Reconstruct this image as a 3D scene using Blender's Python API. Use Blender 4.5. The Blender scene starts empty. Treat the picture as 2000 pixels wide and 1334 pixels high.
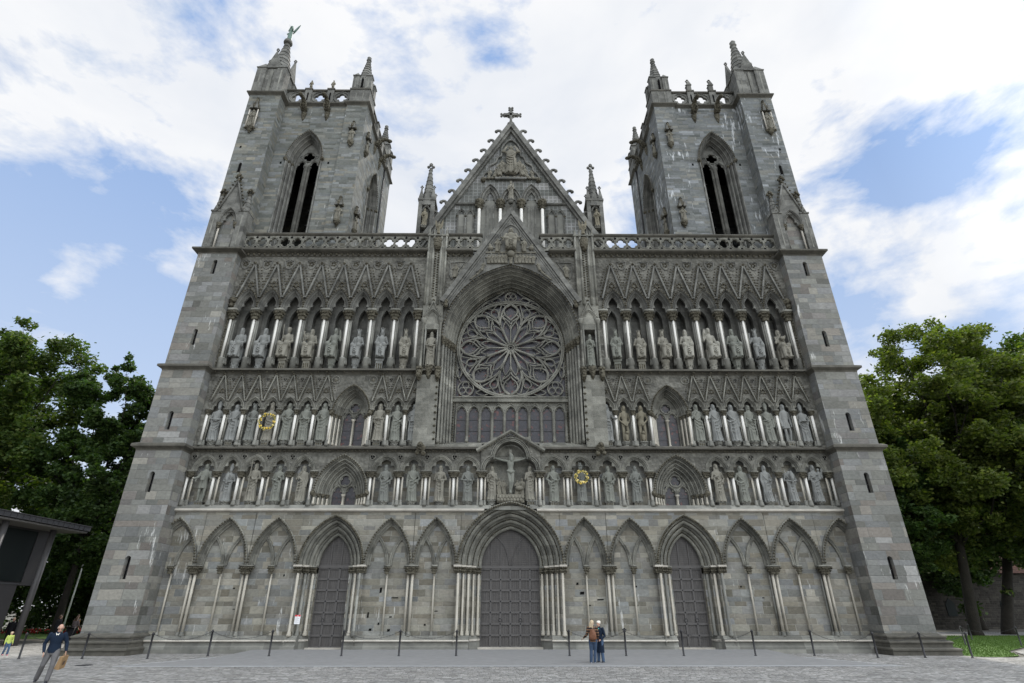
import bpy, math, random
import numpy as np
from math import sin, cos, pi, sqrt, atan2, acos, radians as rad
from mathutils import Vector, Matrix
random.seed(7)
scene = bpy.context.scene
COL = scene.collection

# ------------------------------------------------------------------ mesh builder
class M:
    """collects faces; xf maps a local point to a world point"""
    def __init__(s, xf=None):
        s.v = []; s.f = []; s.m = []; s.s = []; s.xf = xf; s.mats = []
    def mi(s, mat):
        if mat not in s.mats: s.mats.append(mat)
        return s.mats.index(mat)
    def add(s, vs, fs, mat, smooth=False):
        b = len(s.v)
        if s.xf: vs = [s.xf(p) for p in vs]
        s.v += [tuple(p) for p in vs]
        k = s.mi(mat)
        for f in fs:
            s.f.append(tuple(i + b for i in f)); s.m.append(k); s.s.append(smooth)
    def box(s, x0, x1, y0, y1, z0, z1, mat):
        vs = [(x, y, z) for z in (z0, z1) for y in (y0, y1) for x in (x0, x1)]
        s.add(vs, [(0,2,3,1),(4,5,7,6),(0,1,5,4),(2,6,7,3),(0,4,6,2),(1,3,7,5)], mat)
    def frust(s, b, t, mat):
        """b,t = (x0,x1,y0,y1,z)"""
        vs = [(x, y, q[4]) for q in (b, t) for y in (q[2], q[3]) for x in (q[0], q[1])]
        s.add(vs, [(0,2,3,1),(4,5,7,6),(0,1,5,4),(2,6,7,3),(0,4,6,2),(1,3,7,5)], mat)
    def quad(s, a, b, c, d, mat): s.add([a, b, c, d], [(0,1,2,3)], mat)
    def prism(s, pts, y0, y1, mat):
        n = len(pts)
        vs = [(x, y0, z) for x, z in pts] + [(x, y1, z) for x, z in pts]
        fs = [tuple(range(n)), tuple(range(2*n-1, n-1, -1))] + [(i, (i+1) % n, n+(i+1) % n, n+i) for i in range(n)]
        s.add(vs, fs, mat)
    def loft(s, rings, mat, closed=True, smooth=True, cap=True):
        n = len(rings[0]); vs = [p for r in rings for p in r]; fs = []
        for j in range(len(rings)-1):
            for i in range(n if closed else n-1):
                a = j*n+i; b = j*n+(i+1) % n
                fs.append((a, b, b+n, a+n))
        if cap:
            fs.append(tuple(range(n-1, -1, -1))); k = (len(rings)-1)*n; fs.append(tuple(range(k, k+n)))
        s.add(vs, fs, mat, smooth)
    def lathe(s, prof, c, n, mat, smooth=True, ph=0.0):
        s.loft([[(c[0]+r*cos(ph+2*pi*i/n), c[1]+r*sin(ph+2*pi*i/n), z) for i in range(n)] for r, z in prof], mat, True, smooth)
    def tube(s, pts, r, n, mat, smooth=True, closed=False):
        pts = [Vector(p) for p in pts]; rs = r if isinstance(r, (list, tuple)) else [r]*len(pts)
        rings = []; N = len(pts); up = None
        for i, p in enumerate(pts):
            if closed: t = pts[(i+1) % N]-pts[i-1]
            else: t = pts[min(i+1, N-1)]-pts[max(i-1, 0)]
            if t.length < 1e-9: t = Vector((0,0,1))
            t.normalize()
            if up is None: up = Vector((0,1,0)) if abs(t.y) < .9 else Vector((1,0,0))
            a = up-t*up.dot(t); a.normalize(); b = t.cross(a); up = a
            rings.append([tuple(p+(a*cos(2*pi*k/n)+b*sin(2*pi*k/n))*rs[i]) for k in range(n)])
        if closed: rings.append(rings[0])
        s.loft(rings, mat, True, smooth, cap=not closed)
    def octa(s, p, r, mat, sq=(1,1,1)):
        x, y, z = p; a, b, c = r*sq[0], r*sq[1], r*sq[2]
        s.add([(x+a,y,z),(x-a,y,z),(x,y+b,z),(x,y-b,z),(x,y,z+c),(x,y,z-c)],
              [(0,2,4),(2,1,4),(1,3,4),(3,0,4),(2,0,5),(1,2,5),(3,1,5),(0,3,5)], mat)
    def ball(s, p, r, mat, n=10, k=6, sq=(1,1,1)):
        rings = []
        for j in range(k+1):
            t = -pi/2+pi*j/k; t = max(-1.5, min(1.5, t))
            rings.append([(p[0]+r*sq[0]*cos(t)*cos(2*pi*i/n), p[1]+r*sq[1]*cos(t)*sin(2*pi*i/n), p[2]+r*sq[2]*sin(t)) for i in range(n)])
        s.loft(rings, mat)
    def hstring(s, x0, x1, prof, mat):
        n = len(prof)
        vs = [(x0, y, z) for y, z in prof]+[(x1, y, z) for y, z in prof]
        s.add(vs, [(i, (i+1) % n, n+(i+1) % n, n+i) for i in range(n)]+[tuple(range(n)), tuple(range(2*n-1, n-1, -1))], mat)
    def ring_string(s, x0, x1, y0, y1, prof, mat, sides='all'):
        """profile (out,z) run round a rectangle"""
        rings = []
        for o, z in prof:
            rings.append([(x0-o, y0-o, z), (x1+o, y0-o, z), (x1+o, y1+o, z), (x0-o, y1+o, z)])
        s.loft(rings, mat, True, False)

def arc(a, h, d=0.0, n=10):
    """pointed arch outline: left spring -> apex -> right spring, springing at z 0"""
    R = (a*a+h*h)/(2*a); c = a-R; Rp = R+d
    ph = acos(max(-1, min(1, -c/Rp)))
    right = [(c+Rp*cos(ph*i/n), Rp*sin(ph*i/n)) for i in range(n+1)]
    return [(-x, z) for x, z in right]+[(x, z) for x, z in right[-2::-1]]

def mould(m, cx, z0, a, h, prof, mat, n=10, legs=0.0, smooth=False, mats=None):
    cols = []
    for d, y in prof:
        p = [(cx+x, y, z0+z) for x, z in arc(a, h, d, n)]
        if legs: p = [(p[0][0], y, z0-legs)]+p+[(p[-1][0], y, z0-legs)]
        cols.append(p)
    k = len(cols[0])
    for j in range(len(cols)-1):
        vs = cols[j]+cols[j+1]
        m.add(vs, [(i, i+1, k+i+1, k+i) for i in range(k-1)], mats[j] if mats else mat, smooth)

def orders(d0, y0, d1, y1, n):
    """stepped and rolled archivolt section from inner back to outer front"""
    out = []; dd = (d1-d0)/n; dy = (y0-y1)/n
    for i in range(n):
        d = d0+i*dd; y = y0-i*dy
        out += [(d, y), (d, y-.45*dy)]
        r = min(dd, dy)*.3; cd, cy = d+r*.9, y-.45*dy-r*.9
        for k in range(5):
            t = pi*.75-pi*1.25*k/4+pi*.15
            out.append((cd-r*cos(t-.6)*1.0, cy-r*sin(t-.6)*.9+0))
        out += [(d+.62*dd, y-.7*dy), (d+.7*dd, y-1.0*dy)]
    out.append((d1, y1))
    return out
def steps(d0, y0, d1, y1, n):
    out = []; dd = (d1-d0)/n; dy = (y0-y1)/n
    for i in range(n): out += [(d0+i*dd, y0-i*dy), (d0+i*dd, y0-(i+1)*dy)]
    return out+[(d1, y1)]

def strip(m, x0, x1, pts, ztop, y, mat, soffit=0.0):
    """wall face above a polyline (sorted by x)"""
    P = [(x, z) for x, z in pts if x0-1e-6 <= x <= x1+1e-6]
    # clip
    full = pts
    def zat(x):
        for (xa, za), (xb, zb) in zip(full, full[1:]):
            if xa <= x <= xb: return za+(zb-za)*(x-xa)/max(1e-9, xb-xa)
        return None
    f = ztop if callable(ztop) else (lambda x: ztop)
    if not P or P[0][0] > x0+1e-4:
        z = zat(x0); P = [(x0, z if z is not None else full[0][1])]+([(P[0][0], full[0][1])] if z is None and P else [])+P
    if P[-1][0] < x1-1e-4:
        z = zat(x1); P = P+([(P[-1][0], full[-1][1])] if z is None else [])+[(x1, z if z is not None else full[-1][1])]
    n = len(P)
    vs = [(x, y, z) for x, z in P]+[(x, y, max(z, f(x))) for x, z in P]
    m.add(vs, [(i, i+1, n+i+1, n+i) for i in range(n-1)], mat)
    if soffit:
        vs = [(x, y, z) for x, z in P]+[(x, y+soffit, z) for x, z in P]
        m.add(vs, [(i, i+1, n+i+1, n+i) for i in range(n-1)], mat)

def archpts(cx, z0, a, h, d=0, n=10): return [(cx+x, z0+z) for x, z in arc(a, h, d, n)]

def cusps(m, cx, z0, a, h, y0, y1, mat, depth=.3, legs=0.0, pos=(50,130), wid=9, rim=.1, n=14):
    P = arc(a, h, 0, n); C = (0, h*.12)
    inner = []
    for x, z in P:
        t = math.degrees(atan2(z-C[1], x-C[0]))
        k = 1-rim-sum(depth*math.exp(-((t-q)/wid)**2) for q in pos)
        inner.append((C[0]+(x-C[0])*k, C[1]+(z-C[1])*k))
    if legs:
        P = [(P[0][0], -legs)]+P+[(P[-1][0], -legs)]; inner = [(inner[0][0], -legs)]+inner+[(inner[-1][0], -legs)]
    k = len(P)
    A = [(cx+x, y0, z0+z) for x, z in P]; B = [(cx+x, y0, z0+z) for x, z in inner]; D = [(cx+x, y1, z0+z) for x, z in inner]
    m.add(A+B+D, [(i, i+1, k+i+1, k+i) for i in range(k-1)]+[(k+i, k+i+1, 2*k+i+1, 2*k+i) for i in range(k-1)], mat)

def foil(m, cx, cz, y0, y1, R, fn, mat, n=40, outer=None, back=True, ph=0):
    """plate with a star shaped hole fn(theta)->r ; outer(theta)->r"""
    if outer is None: outer = lambda t: R
    A = []; B = []
    for i in range(n):
        t = 2*pi*i/n; ro = outer(t); ri = fn(t-ph)
        A.append((cx+ro*cos(t), cz+ro*sin(t))); B.append((cx+ri*cos(t), cz+ri*sin(t)))
    q = lambda L, y: [(x, y, z) for x, z in L]
    vs = q(A, y0)+q(B, y0)+q(B, y1)+q(A, y1)
    fs = []
    for i in range(n):
        j = (i+1) % n
        fs += [(i, j, n+j, n+i), (n+i, n+j, 2*n+j, 2*n+i)]
        if back: fs += [(2*n+i, 2*n+j, 3*n+j, 3*n+i), (3*n+i, 3*n+j, j, i)]
    m.add(vs, fs, mat)
def quatre(r): return lambda t: r*(.62+.38*abs(cos(2*t))**.7)
def trefo(r): return lambda t: r*(.55+.45*abs(cos(1.5*(t-pi/2)))**.7)
def rect(w, h): return lambda t: min(w/max(1e-6, abs(cos(t))), h/max(1e-6, abs(sin(t))))

def ribs(m, P, r, mat, y, n=5, N=6):
    """smooth tube through 2-D points (x,z)"""
    pts = []
    Q = [P[0]]+P+[P[-1]]
    for i in range(1, len(Q)-2):
        p0, p1, p2, p3 = Q[i-1], Q[i], Q[i+1], Q[i+2]
        for k in range(N):
            t = k/N
            f = lambda a, b, c, d: .5*((2*b)+(-a+c)*t+(2*a-5*b+4*c-d)*t*t+(-a+3*b-3*c+d)*t**3)
            pts.append((f(p0[0], p1[0], p2[0], p3[0]), y, f(p0[1], p1[1], p2[1], p3[1])))
    pts.append((P[-1][0], y, P[-1][1]))
    m.tube(pts, r, n, mat)

# ------------------------------------------------------------------ objects
def mesh_of(m, name):
    me = bpy.data.meshes.new(name)
    me.from_pydata(m.v, [], m.f)
    for k in m.mats: me.materials.append(k)
    me.polygons.foreach_set('material_index', m.m)
    me.polygons.foreach_set('use_smooth', m.s)
    me.update()
    return me
def obj(name, m, parent=None, loc=None, rz=0.0):
    me = mesh_of(m, name) if isinstance(m, M) else m
    o = bpy.data.objects.new(name, me); COL.objects.link(o)
    if loc: o.location = loc
    if rz: o.rotation_euler = (0, 0, rz)
    if parent:
        o.parent = parent
    return o
def empty(name, loc=(0,0,0), rz=0.0):
    o = bpy.data.objects.new(name, None); COL.objects.link(o); o.location = loc; o.rotation_euler = (0,0,rz); o.empty_display_size = .3
    return o
def tag(o, label=None, cat=None, group=None, kind=None):
    if label: o['label'] = label
    if cat: o['category'] = cat
    if group: o['group'] = group
    if kind: o['kind'] = kind
    return o

# ------------------------------------------------------------------ materials
class NT:
    def __init__(s, name):
        s.mat = bpy.data.materials.new(name); s.mat.use_nodes = True; s.t = s.mat.node_tree
        s.t.nodes.clear(); s.out = s.t.nodes.new('ShaderNodeOutputMaterial'); s.b = s.t.nodes.new('ShaderNodeBsdfPrincipled')
        s.t.links.new(s.b.outputs[0], s.out.inputs[0])
    def n(s, typ, **kw):
        k = s.t.nodes.new(typ)
        for a, b in kw.items(): setattr(k, a, b)
        return k
    def l(s, a, b): s.t.links.new(a, b)
    def put(s, sock, v):
        if hasattr(v, 'is_output') or isinstance(v, bpy.types.NodeSocket): s.l(v, sock)
        elif v is not None: sock.default_value = v
    def math(s, op, a, b=None, c=None, clamp=False):
        k = s.n('ShaderNodeMath', operation=op, use_clamp=clamp)
        s.put(k.inputs[0], a)
        if b is not None: s.put(k.inputs[1], b)
        if c is not None: s.put(k.inputs[2], c)
        return k.outputs[0]
    def mix(s, f, a, b, typ='MIX'):
        k = s.n('ShaderNodeMix', data_type='RGBA', blend_type=typ)
        s.put(k.inputs[0], f); s.put(k.inputs[6], a); s.put(k.inputs[7], b)
        return k.outputs[2]
    def fmix(s, f, a, b):
        k = s.n('ShaderNodeMix', data_type='FLOAT'); s.put(k.inputs[0], f); s.put(k.inputs[2], a); s.put(k.inputs[3], b); return k.outputs[0]
    def ramp(s, f, stops, interp='LINEAR'):
        k = s.n('ShaderNodeValToRGB'); r = k.color_ramp; r.interpolation = interp
        while len(r.elements) < len(stops): r.elements.new(.5)
        for e, (p, c) in zip(r.elements, stops):
            e.position = p; e.color = c if len(c) == 4 else (*c, 1)
        s.l(f, k.inputs[0]); return k.outputs[0]
    def noise(s, vec, scale, detail=3, rough=.55, dim='3D'):
        k = s.n('ShaderNodeTexNoise', noise_dimensions=dim); s.put(k.inputs['Vector'], vec)
        k.inputs['Scale'].default_value = scale; k.inputs['Detail'].default_value = detail; k.inputs['Roughness'].default_value = rough
        return k.outputs['Fac']
    def white(s, x, y=0.0):
        c = s.n('ShaderNodeCombineXYZ'); s.put(c.inputs[0], x); s.put(c.inputs[1], y)
        k = s.n('ShaderNodeTexWhiteNoise', noise_dimensions='2D'); s.l(c.outputs[0], k.inputs['Vector']); return k.outputs['Value']
    def scalev(s, vec, sc):
        k = s.n('ShaderNodeMapping'); s.l(vec, k.inputs[0]); k.inputs['Scale'].default_value = sc; return k.outputs[0]
    def bump(s, h, strength, dist):
        k = s.n('ShaderNodeBump'); s.l(h, k.inputs['Height']); k.inputs['Strength'].default_value = strength; k.inputs['Distance'].default_value = dist
        s.l(k.outputs[0], s.b.inputs['Normal'])
    def done(s, col=None, rough=.85, spec=.25):
        if col is not None: s.put(s.b.inputs['Base Color'], col)
        s.put(s.b.inputs['Roughness'], rough); s.b.inputs['Specular IOR Level'].default_value = spec
        return s.mat

def masonry(name, W, H, cols, mortar, streak=.0, streak_col=(.55,.55,.52), ground=False, mw=.012, grime=.35, bumpd=.02, tint=None, contrast=.25, seedu=0.0):
    t = NT(name)
    g = t.n('ShaderNodeNewGeometry'); pos = g.outputs['Position']
    sp = t.n('ShaderNodeSeparateXYZ'); t.l(pos, sp.inputs[0])
    if ground: u, v = sp.outputs[0], sp.outputs[1]
    else:
        sn = t.n('ShaderNodeSeparateXYZ'); t.l(g.outputs['True Normal'], sn.inputs[0])
        ax = t.math('GREATER_THAN', t.math('ABSOLUTE', sn.outputs[0]), .72)
        u = t.fmix(ax, sp.outputs[0], sp.outputs[1]); v = sp.outputs[2]
    wob = t.math('MULTIPLY', t.math('SUBTRACT', t.noise(pos, 1.2, 1), .5), .05)
    v = t.math('ADD', v, wob)
    zs = t.math('DIVIDE', v, H)
    zs = t.math('ADD', zs, t.math('MULTIPLY', t.math('SINE', t.math('MULTIPLY', zs, 2.37)), .17))
    row = t.math('FLOOR', zs); fz = t.math('SUBTRACT', zs, row)
    r1 = t.white(row, 3.3)
    us = t.math('ADD', t.math('MULTIPLY', t.math('DIVIDE', u, W), t.math('ADD', t.math('MULTIPLY', r1, .6), .7)), t.math('MULTIPLY_ADD', r1, 37.0, seedu))
    us = t.math('ADD', us, t.math('MULTIPLY', t.math('SINE', t.math('ADD', t.math('MULTIPLY', us, 1.93), t.math('MULTIPLY', r1, 6.))), .27))
    colm = t.math('FLOOR', us); fu = t.math('SUBTRACT', us, colm)
    rnd = t.white(colm, row); rnd2 = t.white(row, colm)
    n = len(cols)
    base = t.ramp(rnd, [((i)/(n-1), c) for i, c in enumerate(cols)])
    br = t.math('MULTIPLY_ADD', t.math('SUBTRACT', rnd2, .5), contrast*2, .86)
    fine = t.noise(t.scalev(pos, (1, 1, 1.6)), 5.0, 5, .65)
    br = t.math('MULTIPLY', br, t.math('MULTIPLY_ADD', t.math('SUBTRACT', fine, .5), .9, 1.0))
    big = t.noise(pos, .33, 4, .6)
    br = t.math('MULTIPLY', br, t.math('MULTIPLY_ADD', t.math('SUBTRACT', big, .5), grime*2, 1.0))
    c = t.mix(1.0, base, t.n('ShaderNodeCombineColor').outputs[0], 'MIX') if False else base
    vm = t.n('ShaderNodeVectorMath', operation='SCALE'); t.l(base, vm.inputs[0]); t.l(br, vm.inputs['Scale']); c = vm.outputs[0]
    # mortar
    du = t.math('MULTIPLY', t.math('MINIMUM', fu, t.math('SUBTRACT', 1.0, fu)), W)
    dz = t.math('MULTIPLY', t.math('MINIMUM', fz, t.math('SUBTRACT', 1.0, fz)), H)
    dm = t.math('MINIMUM', du, dz)
    mm = t.math('LESS_THAN', dm, mw)
    c = t.mix(t.math('MULTIPLY', mm, .6), c, (*mortar, 1))
    if streak:
        sv = t.scalev(pos, (3.2, 3.2, .55))
        a = t.noise(sv, 1.0, 5, .7)
        b = t.noise(pos, .28, 2)
        s1 = t.math('MULTIPLY', t.math('SUBTRACT', t.math('ADD', a, t.math('MULTIPLY', t.math('SUBTRACT', b, .5), .5)), .70-streak*.12), 14.0, clamp=True)
        c = t.mix(t.math('MULTIPLY', s1, .75), c, (*streak_col, 1))
    h = t.math('ADD', t.math('MULTIPLY', t.math('DIVIDE', t.math('MINIMUM', dm, mw*2.2), mw*2.2), 1.0), t.math('MULTIPLY', fine, .8))
    h = t.math('ADD', h, t.math('MULTIPLY', rnd2, .25))
    t.bump(h, .8, bumpd)
    return t.done(c, .88, .2)

def stone(name, c1, c2, scale=1.5, bs=.4, bd=.03, carve=0.0, rough=.88, streak=0.0, objrand=None, coords=None, joints=0.0, hollow_shade=0.0):
    t = NT(name)
    g = t.n('ShaderNodeNewGeometry'); pos = g.outputs['Position']
    if coords == 'object': pos = t.n('ShaderNodeTexCoord').outputs['Object']
    a = t.noise(pos, scale, 5, .65); b = t.noise(pos, scale*.22, 3)
    f = t.math('ADD', t.math('MULTIPLY', a, .6), t.math('MULTIPLY', b, .5))
    c = t.ramp(f, [(.32, c1), (.75, c2)])
    if joints:
        sp = t.n('ShaderNodeSeparateXYZ'); t.l(pos, sp.inputs[0])
        zz = t.math('DIVIDE', sp.outputs[2], joints); row = t.math('FLOOR', zz)
        r = t.white(row, t.math('FLOOR', t.math('MULTIPLY', sp.outputs[0], 1.1)))
        vm = t.n('ShaderNodeVectorMath', operation='SCALE'); t.l(c, vm.inputs[0]); t.l(t.math('MULTIPLY_ADD', r, .5, .75), vm.inputs['Scale']); c = vm.outputs[0]
    if objrand:
        oi = t.n('ShaderNodeObjectInfo'); cc = t.ramp(oi.outputs['Random'], objrand)
        c = t.mix(1.0, c, cc, 'MULTIPLY')
    if streak:
        s1 = t.math('MULTIPLY', t.math('SUBTRACT', t.noise(t.scalev(pos, (2.5, 2.5, .6)), 1.0, 4, .7), .72-streak*.1), 14.0, clamp=True)
        c = t.mix(t.math('MULTIPLY', s1, .7), c, (.6, .6, .57, 1))
    h = t.noise(pos, scale*6, 4, .6)
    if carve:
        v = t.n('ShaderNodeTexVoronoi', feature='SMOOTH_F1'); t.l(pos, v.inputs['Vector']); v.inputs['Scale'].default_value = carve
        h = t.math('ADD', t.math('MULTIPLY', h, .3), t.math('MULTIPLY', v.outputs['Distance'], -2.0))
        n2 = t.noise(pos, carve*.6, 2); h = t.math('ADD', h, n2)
        if hollow_shade: c = t.mix(t.math('MULTIPLY', t.math('SUBTRACT', v.outputs['Distance'], .35, clamp=True), hollow_shade*2.2, clamp=True), c, (.05, .047, .04, 1))  # painted shade: darkens the stone colour in the carved hollows
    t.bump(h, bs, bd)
    return t.done(c, rough, .2)

def plain(name, c, rough=.6, metal=0.0, spec=.4, var=.12, scale=6, bs=.15, bd=.01):
    t = NT(name); tc = t.n('ShaderNodeTexCoord').outputs['Object']
    a = t.noise(tc, scale, 4)
    vm = t.n('ShaderNodeVectorMath', operation='SCALE'); vm.inputs[0].default_value = c[:3]; t.l(t.math('MULTIPLY_ADD', t.math('SUBTRACT', a, .5), var*2, 1.0), vm.inputs['Scale'])
    t.b.inputs['Metallic'].default_value = metal
    if bs: t.bump(a, bs, bd)
    return t.done(vm.outputs[0], rough, spec)

ASH = masonry('ashlar_stone', .98, .42, [(0.134,0.133,0.119),(0.207,0.207,0.183),(0.173,0.178,0.169),(0.257,0.247,0.213),(0.178,0.160,0.141),(0.212,0.217,0.213),(0.153,0.156,0.141),(0.277,0.275,0.261)], (.15,.145,.13), streak=.3, mw=.009, contrast=.17)
WALL = masonry('coursed_wall_stone', .75, .30, [(0.160,0.151,0.120),(0.243,0.234,0.199),(0.199,0.207,0.199),(0.272,0.260,0.214),(0.180,0.164,0.127),(0.243,0.250,0.246),(0.214,0.197,0.157),(0.302,0.286,0.241)], (.34,.33,.29), streak=.45, mw=.008, contrast=.2)
TOW = masonry('tower_stone', .85, .24, [(0.118,0.123,0.109),(0.198,0.203,0.186),(0.143,0.152,0.139),(0.223,0.211,0.171),(0.163,0.174,0.165),(0.212,0.222,0.218),(0.129,0.133,0.117),(0.257,0.268,0.267)], (.13,.13,.115), streak=.08, streak_col=(.6,.6,.58), mw=.007, contrast=.16)
TOWR = masonry('streaked_tower_stone', .85, .24, [(0.111,0.121,0.114),(0.187,0.196,0.190),(0.141,0.151,0.147),(0.217,0.215,0.190),(0.157,0.167,0.163),(0.217,0.229,0.234),(0.131,0.138,0.130),(0.263,0.277,0.283)], (.13,.13,.12), streak=.75, streak_col=(.6,.62,.63), mw=.007, contrast=.16)
CARV = stone('carved_stone', (.062,.062,.054), (.255,.25,.215), 1.9, .8, .05, joints=.55)
CARU = stone('upper_carved_stone', (.053,.053,.048), (.208,.206,.186), 1.9, .8, .05, joints=.55, streak=.25)
FOL = stone('foliage_carving', (.045,.041,.03), (.135,.124,.092), 3., 1.0, .09, carve=7.)
DSTR = stone('weathered_string_stone', (.045,.043,.036), (.135,.128,.108), 2.0, .6, .03)
ORN = stone('ornament_wall_stone', (.062,.061,.053), (.195,.19,.165), 2.4, .8, .06, joints=.4, streak=.3, carve=5.5, hollow_shade=.45)
PALE = stone('pale_string_marble', (.28,.26,.22), (.52,.49,.43), 1.8, .3, .01)
MARB = stone('white_marble', (.50,.485,.44), (.72,.70,.65), 1.2, .15, .01, rough=.5)
MARO = stone('aged_marble', (.26,.24,.195), (.50,.47,.40), 1.3, .2, .01, rough=.6)
SLAT = stone('grey_shaft_stone', (.095,.096,.086), (.235,.232,.205), 1.4, .2, .01, joints=.9)
STAT = stone('statue_stone', (.22,.225,.21), (.36,.36,.335), 3.0, .35, .02, coords='object',
             objrand=[(0.,(.78,.84,.80)),(.25,(.70,.76,.75)),(.5,(.85,.90,.92)),(.7,(.9,.86,.74)),(.85,(.68,.70,.62)),(1.,(1.0,.94,.80))])
BRWN = stone('brown_statue_stone', (.13,.12,.09), (.24,.22,.17), 3.0, .35, .02, coords='object')
RELF = stone('relief_stone', (.10,.095,.076), (.215,.203,.165), 2.5, .5, .03)
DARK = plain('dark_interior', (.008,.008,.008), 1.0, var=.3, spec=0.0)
GREENB = plain('green_bronze', (.10,.16,.13), .6, var=.3)
def mk_glass():
    t = NT('leaded_glass'); g = t.n('ShaderNodeNewGeometry').outputs['Position']
    v = t.n('ShaderNodeTexVoronoi', feature='F1'); t.l(g, v.inputs['Vector']); v.inputs['Scale'].default_value = 5.5
    e = t.n('ShaderNodeTexVoronoi', feature='DISTANCE_TO_EDGE'); t.l(g, e.inputs['Vector']); e.inputs['Scale'].default_value = 5.5
    c = t.ramp(t.n('ShaderNodeSeparateColor').outputs[0], [(0,(0,0,0))]) if False else None
    sc = t.n('ShaderNodeSeparateColor'); t.l(v.outputs['Color'], sc.inputs[0])
    c = t.ramp(sc.outputs[0], [(.0,(.022,.021,.026)),(.45,(.042,.039,.046)),(.7,(.028,.028,.036)),(.88,(.05,.034,.036)),(.98,(.10,.035,.032))])
    c = t.mix(t.math('LESS_THAN', e.outputs['Distance'], .05), c, (.02,.02,.022,1))
    t.bump(t.noise(g, 9, 2), .3, .02)
    return t.done(c, .35, .4)
GLASS = mk_glass()
def mk_door():
    t = NT('painted_planks'); g = t.n('ShaderNodeNewGeometry').outputs['Position']
    sp = t.n('ShaderNodeSeparateXYZ'); t.l(g, sp.inputs[0])
    up = t.math('GREATER_THAN', sp.outputs[2], 4.3)
    u = t.math('DIVIDE', t.fmix(up, sp.outputs[0], sp.outputs[2]), .115)
    fr = t.math('SUBTRACT', u, t.math('FLOOR', u)); gap = t.math('LESS_THAN', fr, .13)
    n = t.noise(t.scalev(g, (8, 8, 1)), 1.5, 4)
    c = t.ramp(n, [(.3,(.060,.056,.053)),(.7,(.095,.089,.084))])
    c = t.mix(t.math('MULTIPLY', gap, .7), c, (.05,.046,.045,1))
    t.bump(t.math('SUBTRACT', 1.0, gap), .6, .01)
    return t.done(c, .6, .3)
DOOR = mk_door()
DOORF = plain('door_frame_paint', (.085,.080,.076), .6, var=.25, scale=3)
IRON = plain('dark_iron', (.03,.03,.032), .55, metal=.3)
# ================================================================== FIGURES : closed pieces fused by a voxel remesh into one skin
class Fig(M):
    def ell(s, c, r, mat=None, n=14, k=9):
        rings = []
        for j in range(k+1):
            t = -pi/2+pi*j/k; cc = max(.02, cos(t))
            rings.append([(c[0]+r[0]*cc*cos(2*pi*i/n), c[1]+r[1]*cc*sin(2*pi*i/n), c[2]+r[2]*sin(t)) for i in range(n)])
        s.loft(rings, None)
    def limb(s, pts, rs, n=10):
        # smooth path of spheres and frusta
        s.tube(pts, rs, n, None)
        for p, r in zip(pts, rs): s.ell(p, (r, r, r), n=10, k=6)
def fuse(jobs):
    """jobs: list of (Fig, voxel, smooth_iterations, name) -> meshes"""
    tmp = []
    for fg, vox, it, name in jobs:
        fg.mats = []; me = bpy.data.meshes.new(name); me.from_pydata(fg.v, [], fg.f)
        o = bpy.data.objects.new('tmp', me); COL.objects.link(o)
        r = o.modifiers.new('r', 'REMESH'); r.mode = 'VOXEL'; r.voxel_size = vox; r.use_smooth_shade = True
        if it: c = o.modifiers.new('s', 'SMOOTH'); c.factor = .5; c.iterations = it
        tmp.append(o)
    dg = bpy.context.evaluated_depsgraph_get(); out = []
    for o, (_, _, _, name) in zip(tmp, jobs):
        me = bpy.data.meshes.new_from_object(o.evaluated_get(dg)); me.name = name; out.append(me)
    for o in tmp:
        m_ = o.data; bpy.data.objects.remove(o); bpy.data.meshes.remove(m_)
    return out
ST = {k: stone('statue_stone_'+k, a, b, 3.5, .35, .02, coords='object') for k, (a, b) in dict(
    green=((.115,.12,.103), (.225,.23,.20)), blue=((.135,.14,.133), (.255,.26,.247)), tan=((.135,.129,.106), (.26,.248,.208)),
    brown=((.12,.11,.08), (.22,.20,.15)), pale=((.2,.195,.165), (.34,.33,.285)), dark=((.11,.115,.105), (.20,.205,.185))).items()}
def head(f, x, y, z, kind, R, turn=0.0):
    f.ell((x, y, z), (.096, .112, .134)); f.ell((x, y-.02, z-.06), (.068, .08, .08))
    dx, dy = sin(turn), -cos(turn)
    f.ell((x+dx*.1, y+dy*.1, z-.01), (.018, .022, .03)); f.ell((x+dx*.085, y+dy*.085, z+.035), (.06, .02, .014)); f.ell((x+dx*.08, y+dy*.085, z-.062), (.03, .018, .012))
    f.limb([(x, y+.01, z-.2), (x, y, z-.08)], [.062, .055])
    if 'beard' in kind:
        f.ell((x+dx*.07, y+dy*.07, z-.12), (.06, .045, .11))
    if 'hair' in kind or 'beard' in kind or 'crown' in kind:
        f.ell((x, y+.03, z+.03), (.105, .105, .115))
        for q in (-1, 1): f.ell((x+q*.085, y+.02, z-.07), (.035, .05, .12))
    if 'veil' in kind: 
        f.ell((x, y+.025, z+.02), (.112, .115, .14))
        for q in (-1, 1): f.ell((x+q*.10, y+.03, z-.17), (.05, .07, .17))
    if 'crown' in kind:
        f.lathe([(.02, z+.06), (.102, z+.062), (.115, z+.13), (.02, z+.132)], (x, y+.01), 12, None)
        for i in range(6): f.ell((x+.108*cos(i*pi/3+.5), y+.01+.108*sin(i*pi/3+.5), z+.165), (.026, .026, .055))
    if 'mitre' in kind:
        f.loft([[(x+.115*k*cos(2*pi*i/10), y+.09*k2*sin(2*pi*i/10), z+zz) for i in range(10)] for k, k2, zz in ((.85, 1, .05), (1, 1.05, .12), (.95, .8, .22), (.5, .4, .33), (.1, .1, .40))], None)
    if 'hat' in kind: f.lathe([(.02, z+.06), (.15, z+.065), (.15, z+.095), (.08, z+.13), (.04, z+.26), (.01, z+.28)], (x, y), 12, None)
    if 'helmet' in kind: f.ell((x, y+.01, z+.05), (.115, .12, .11))
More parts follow.
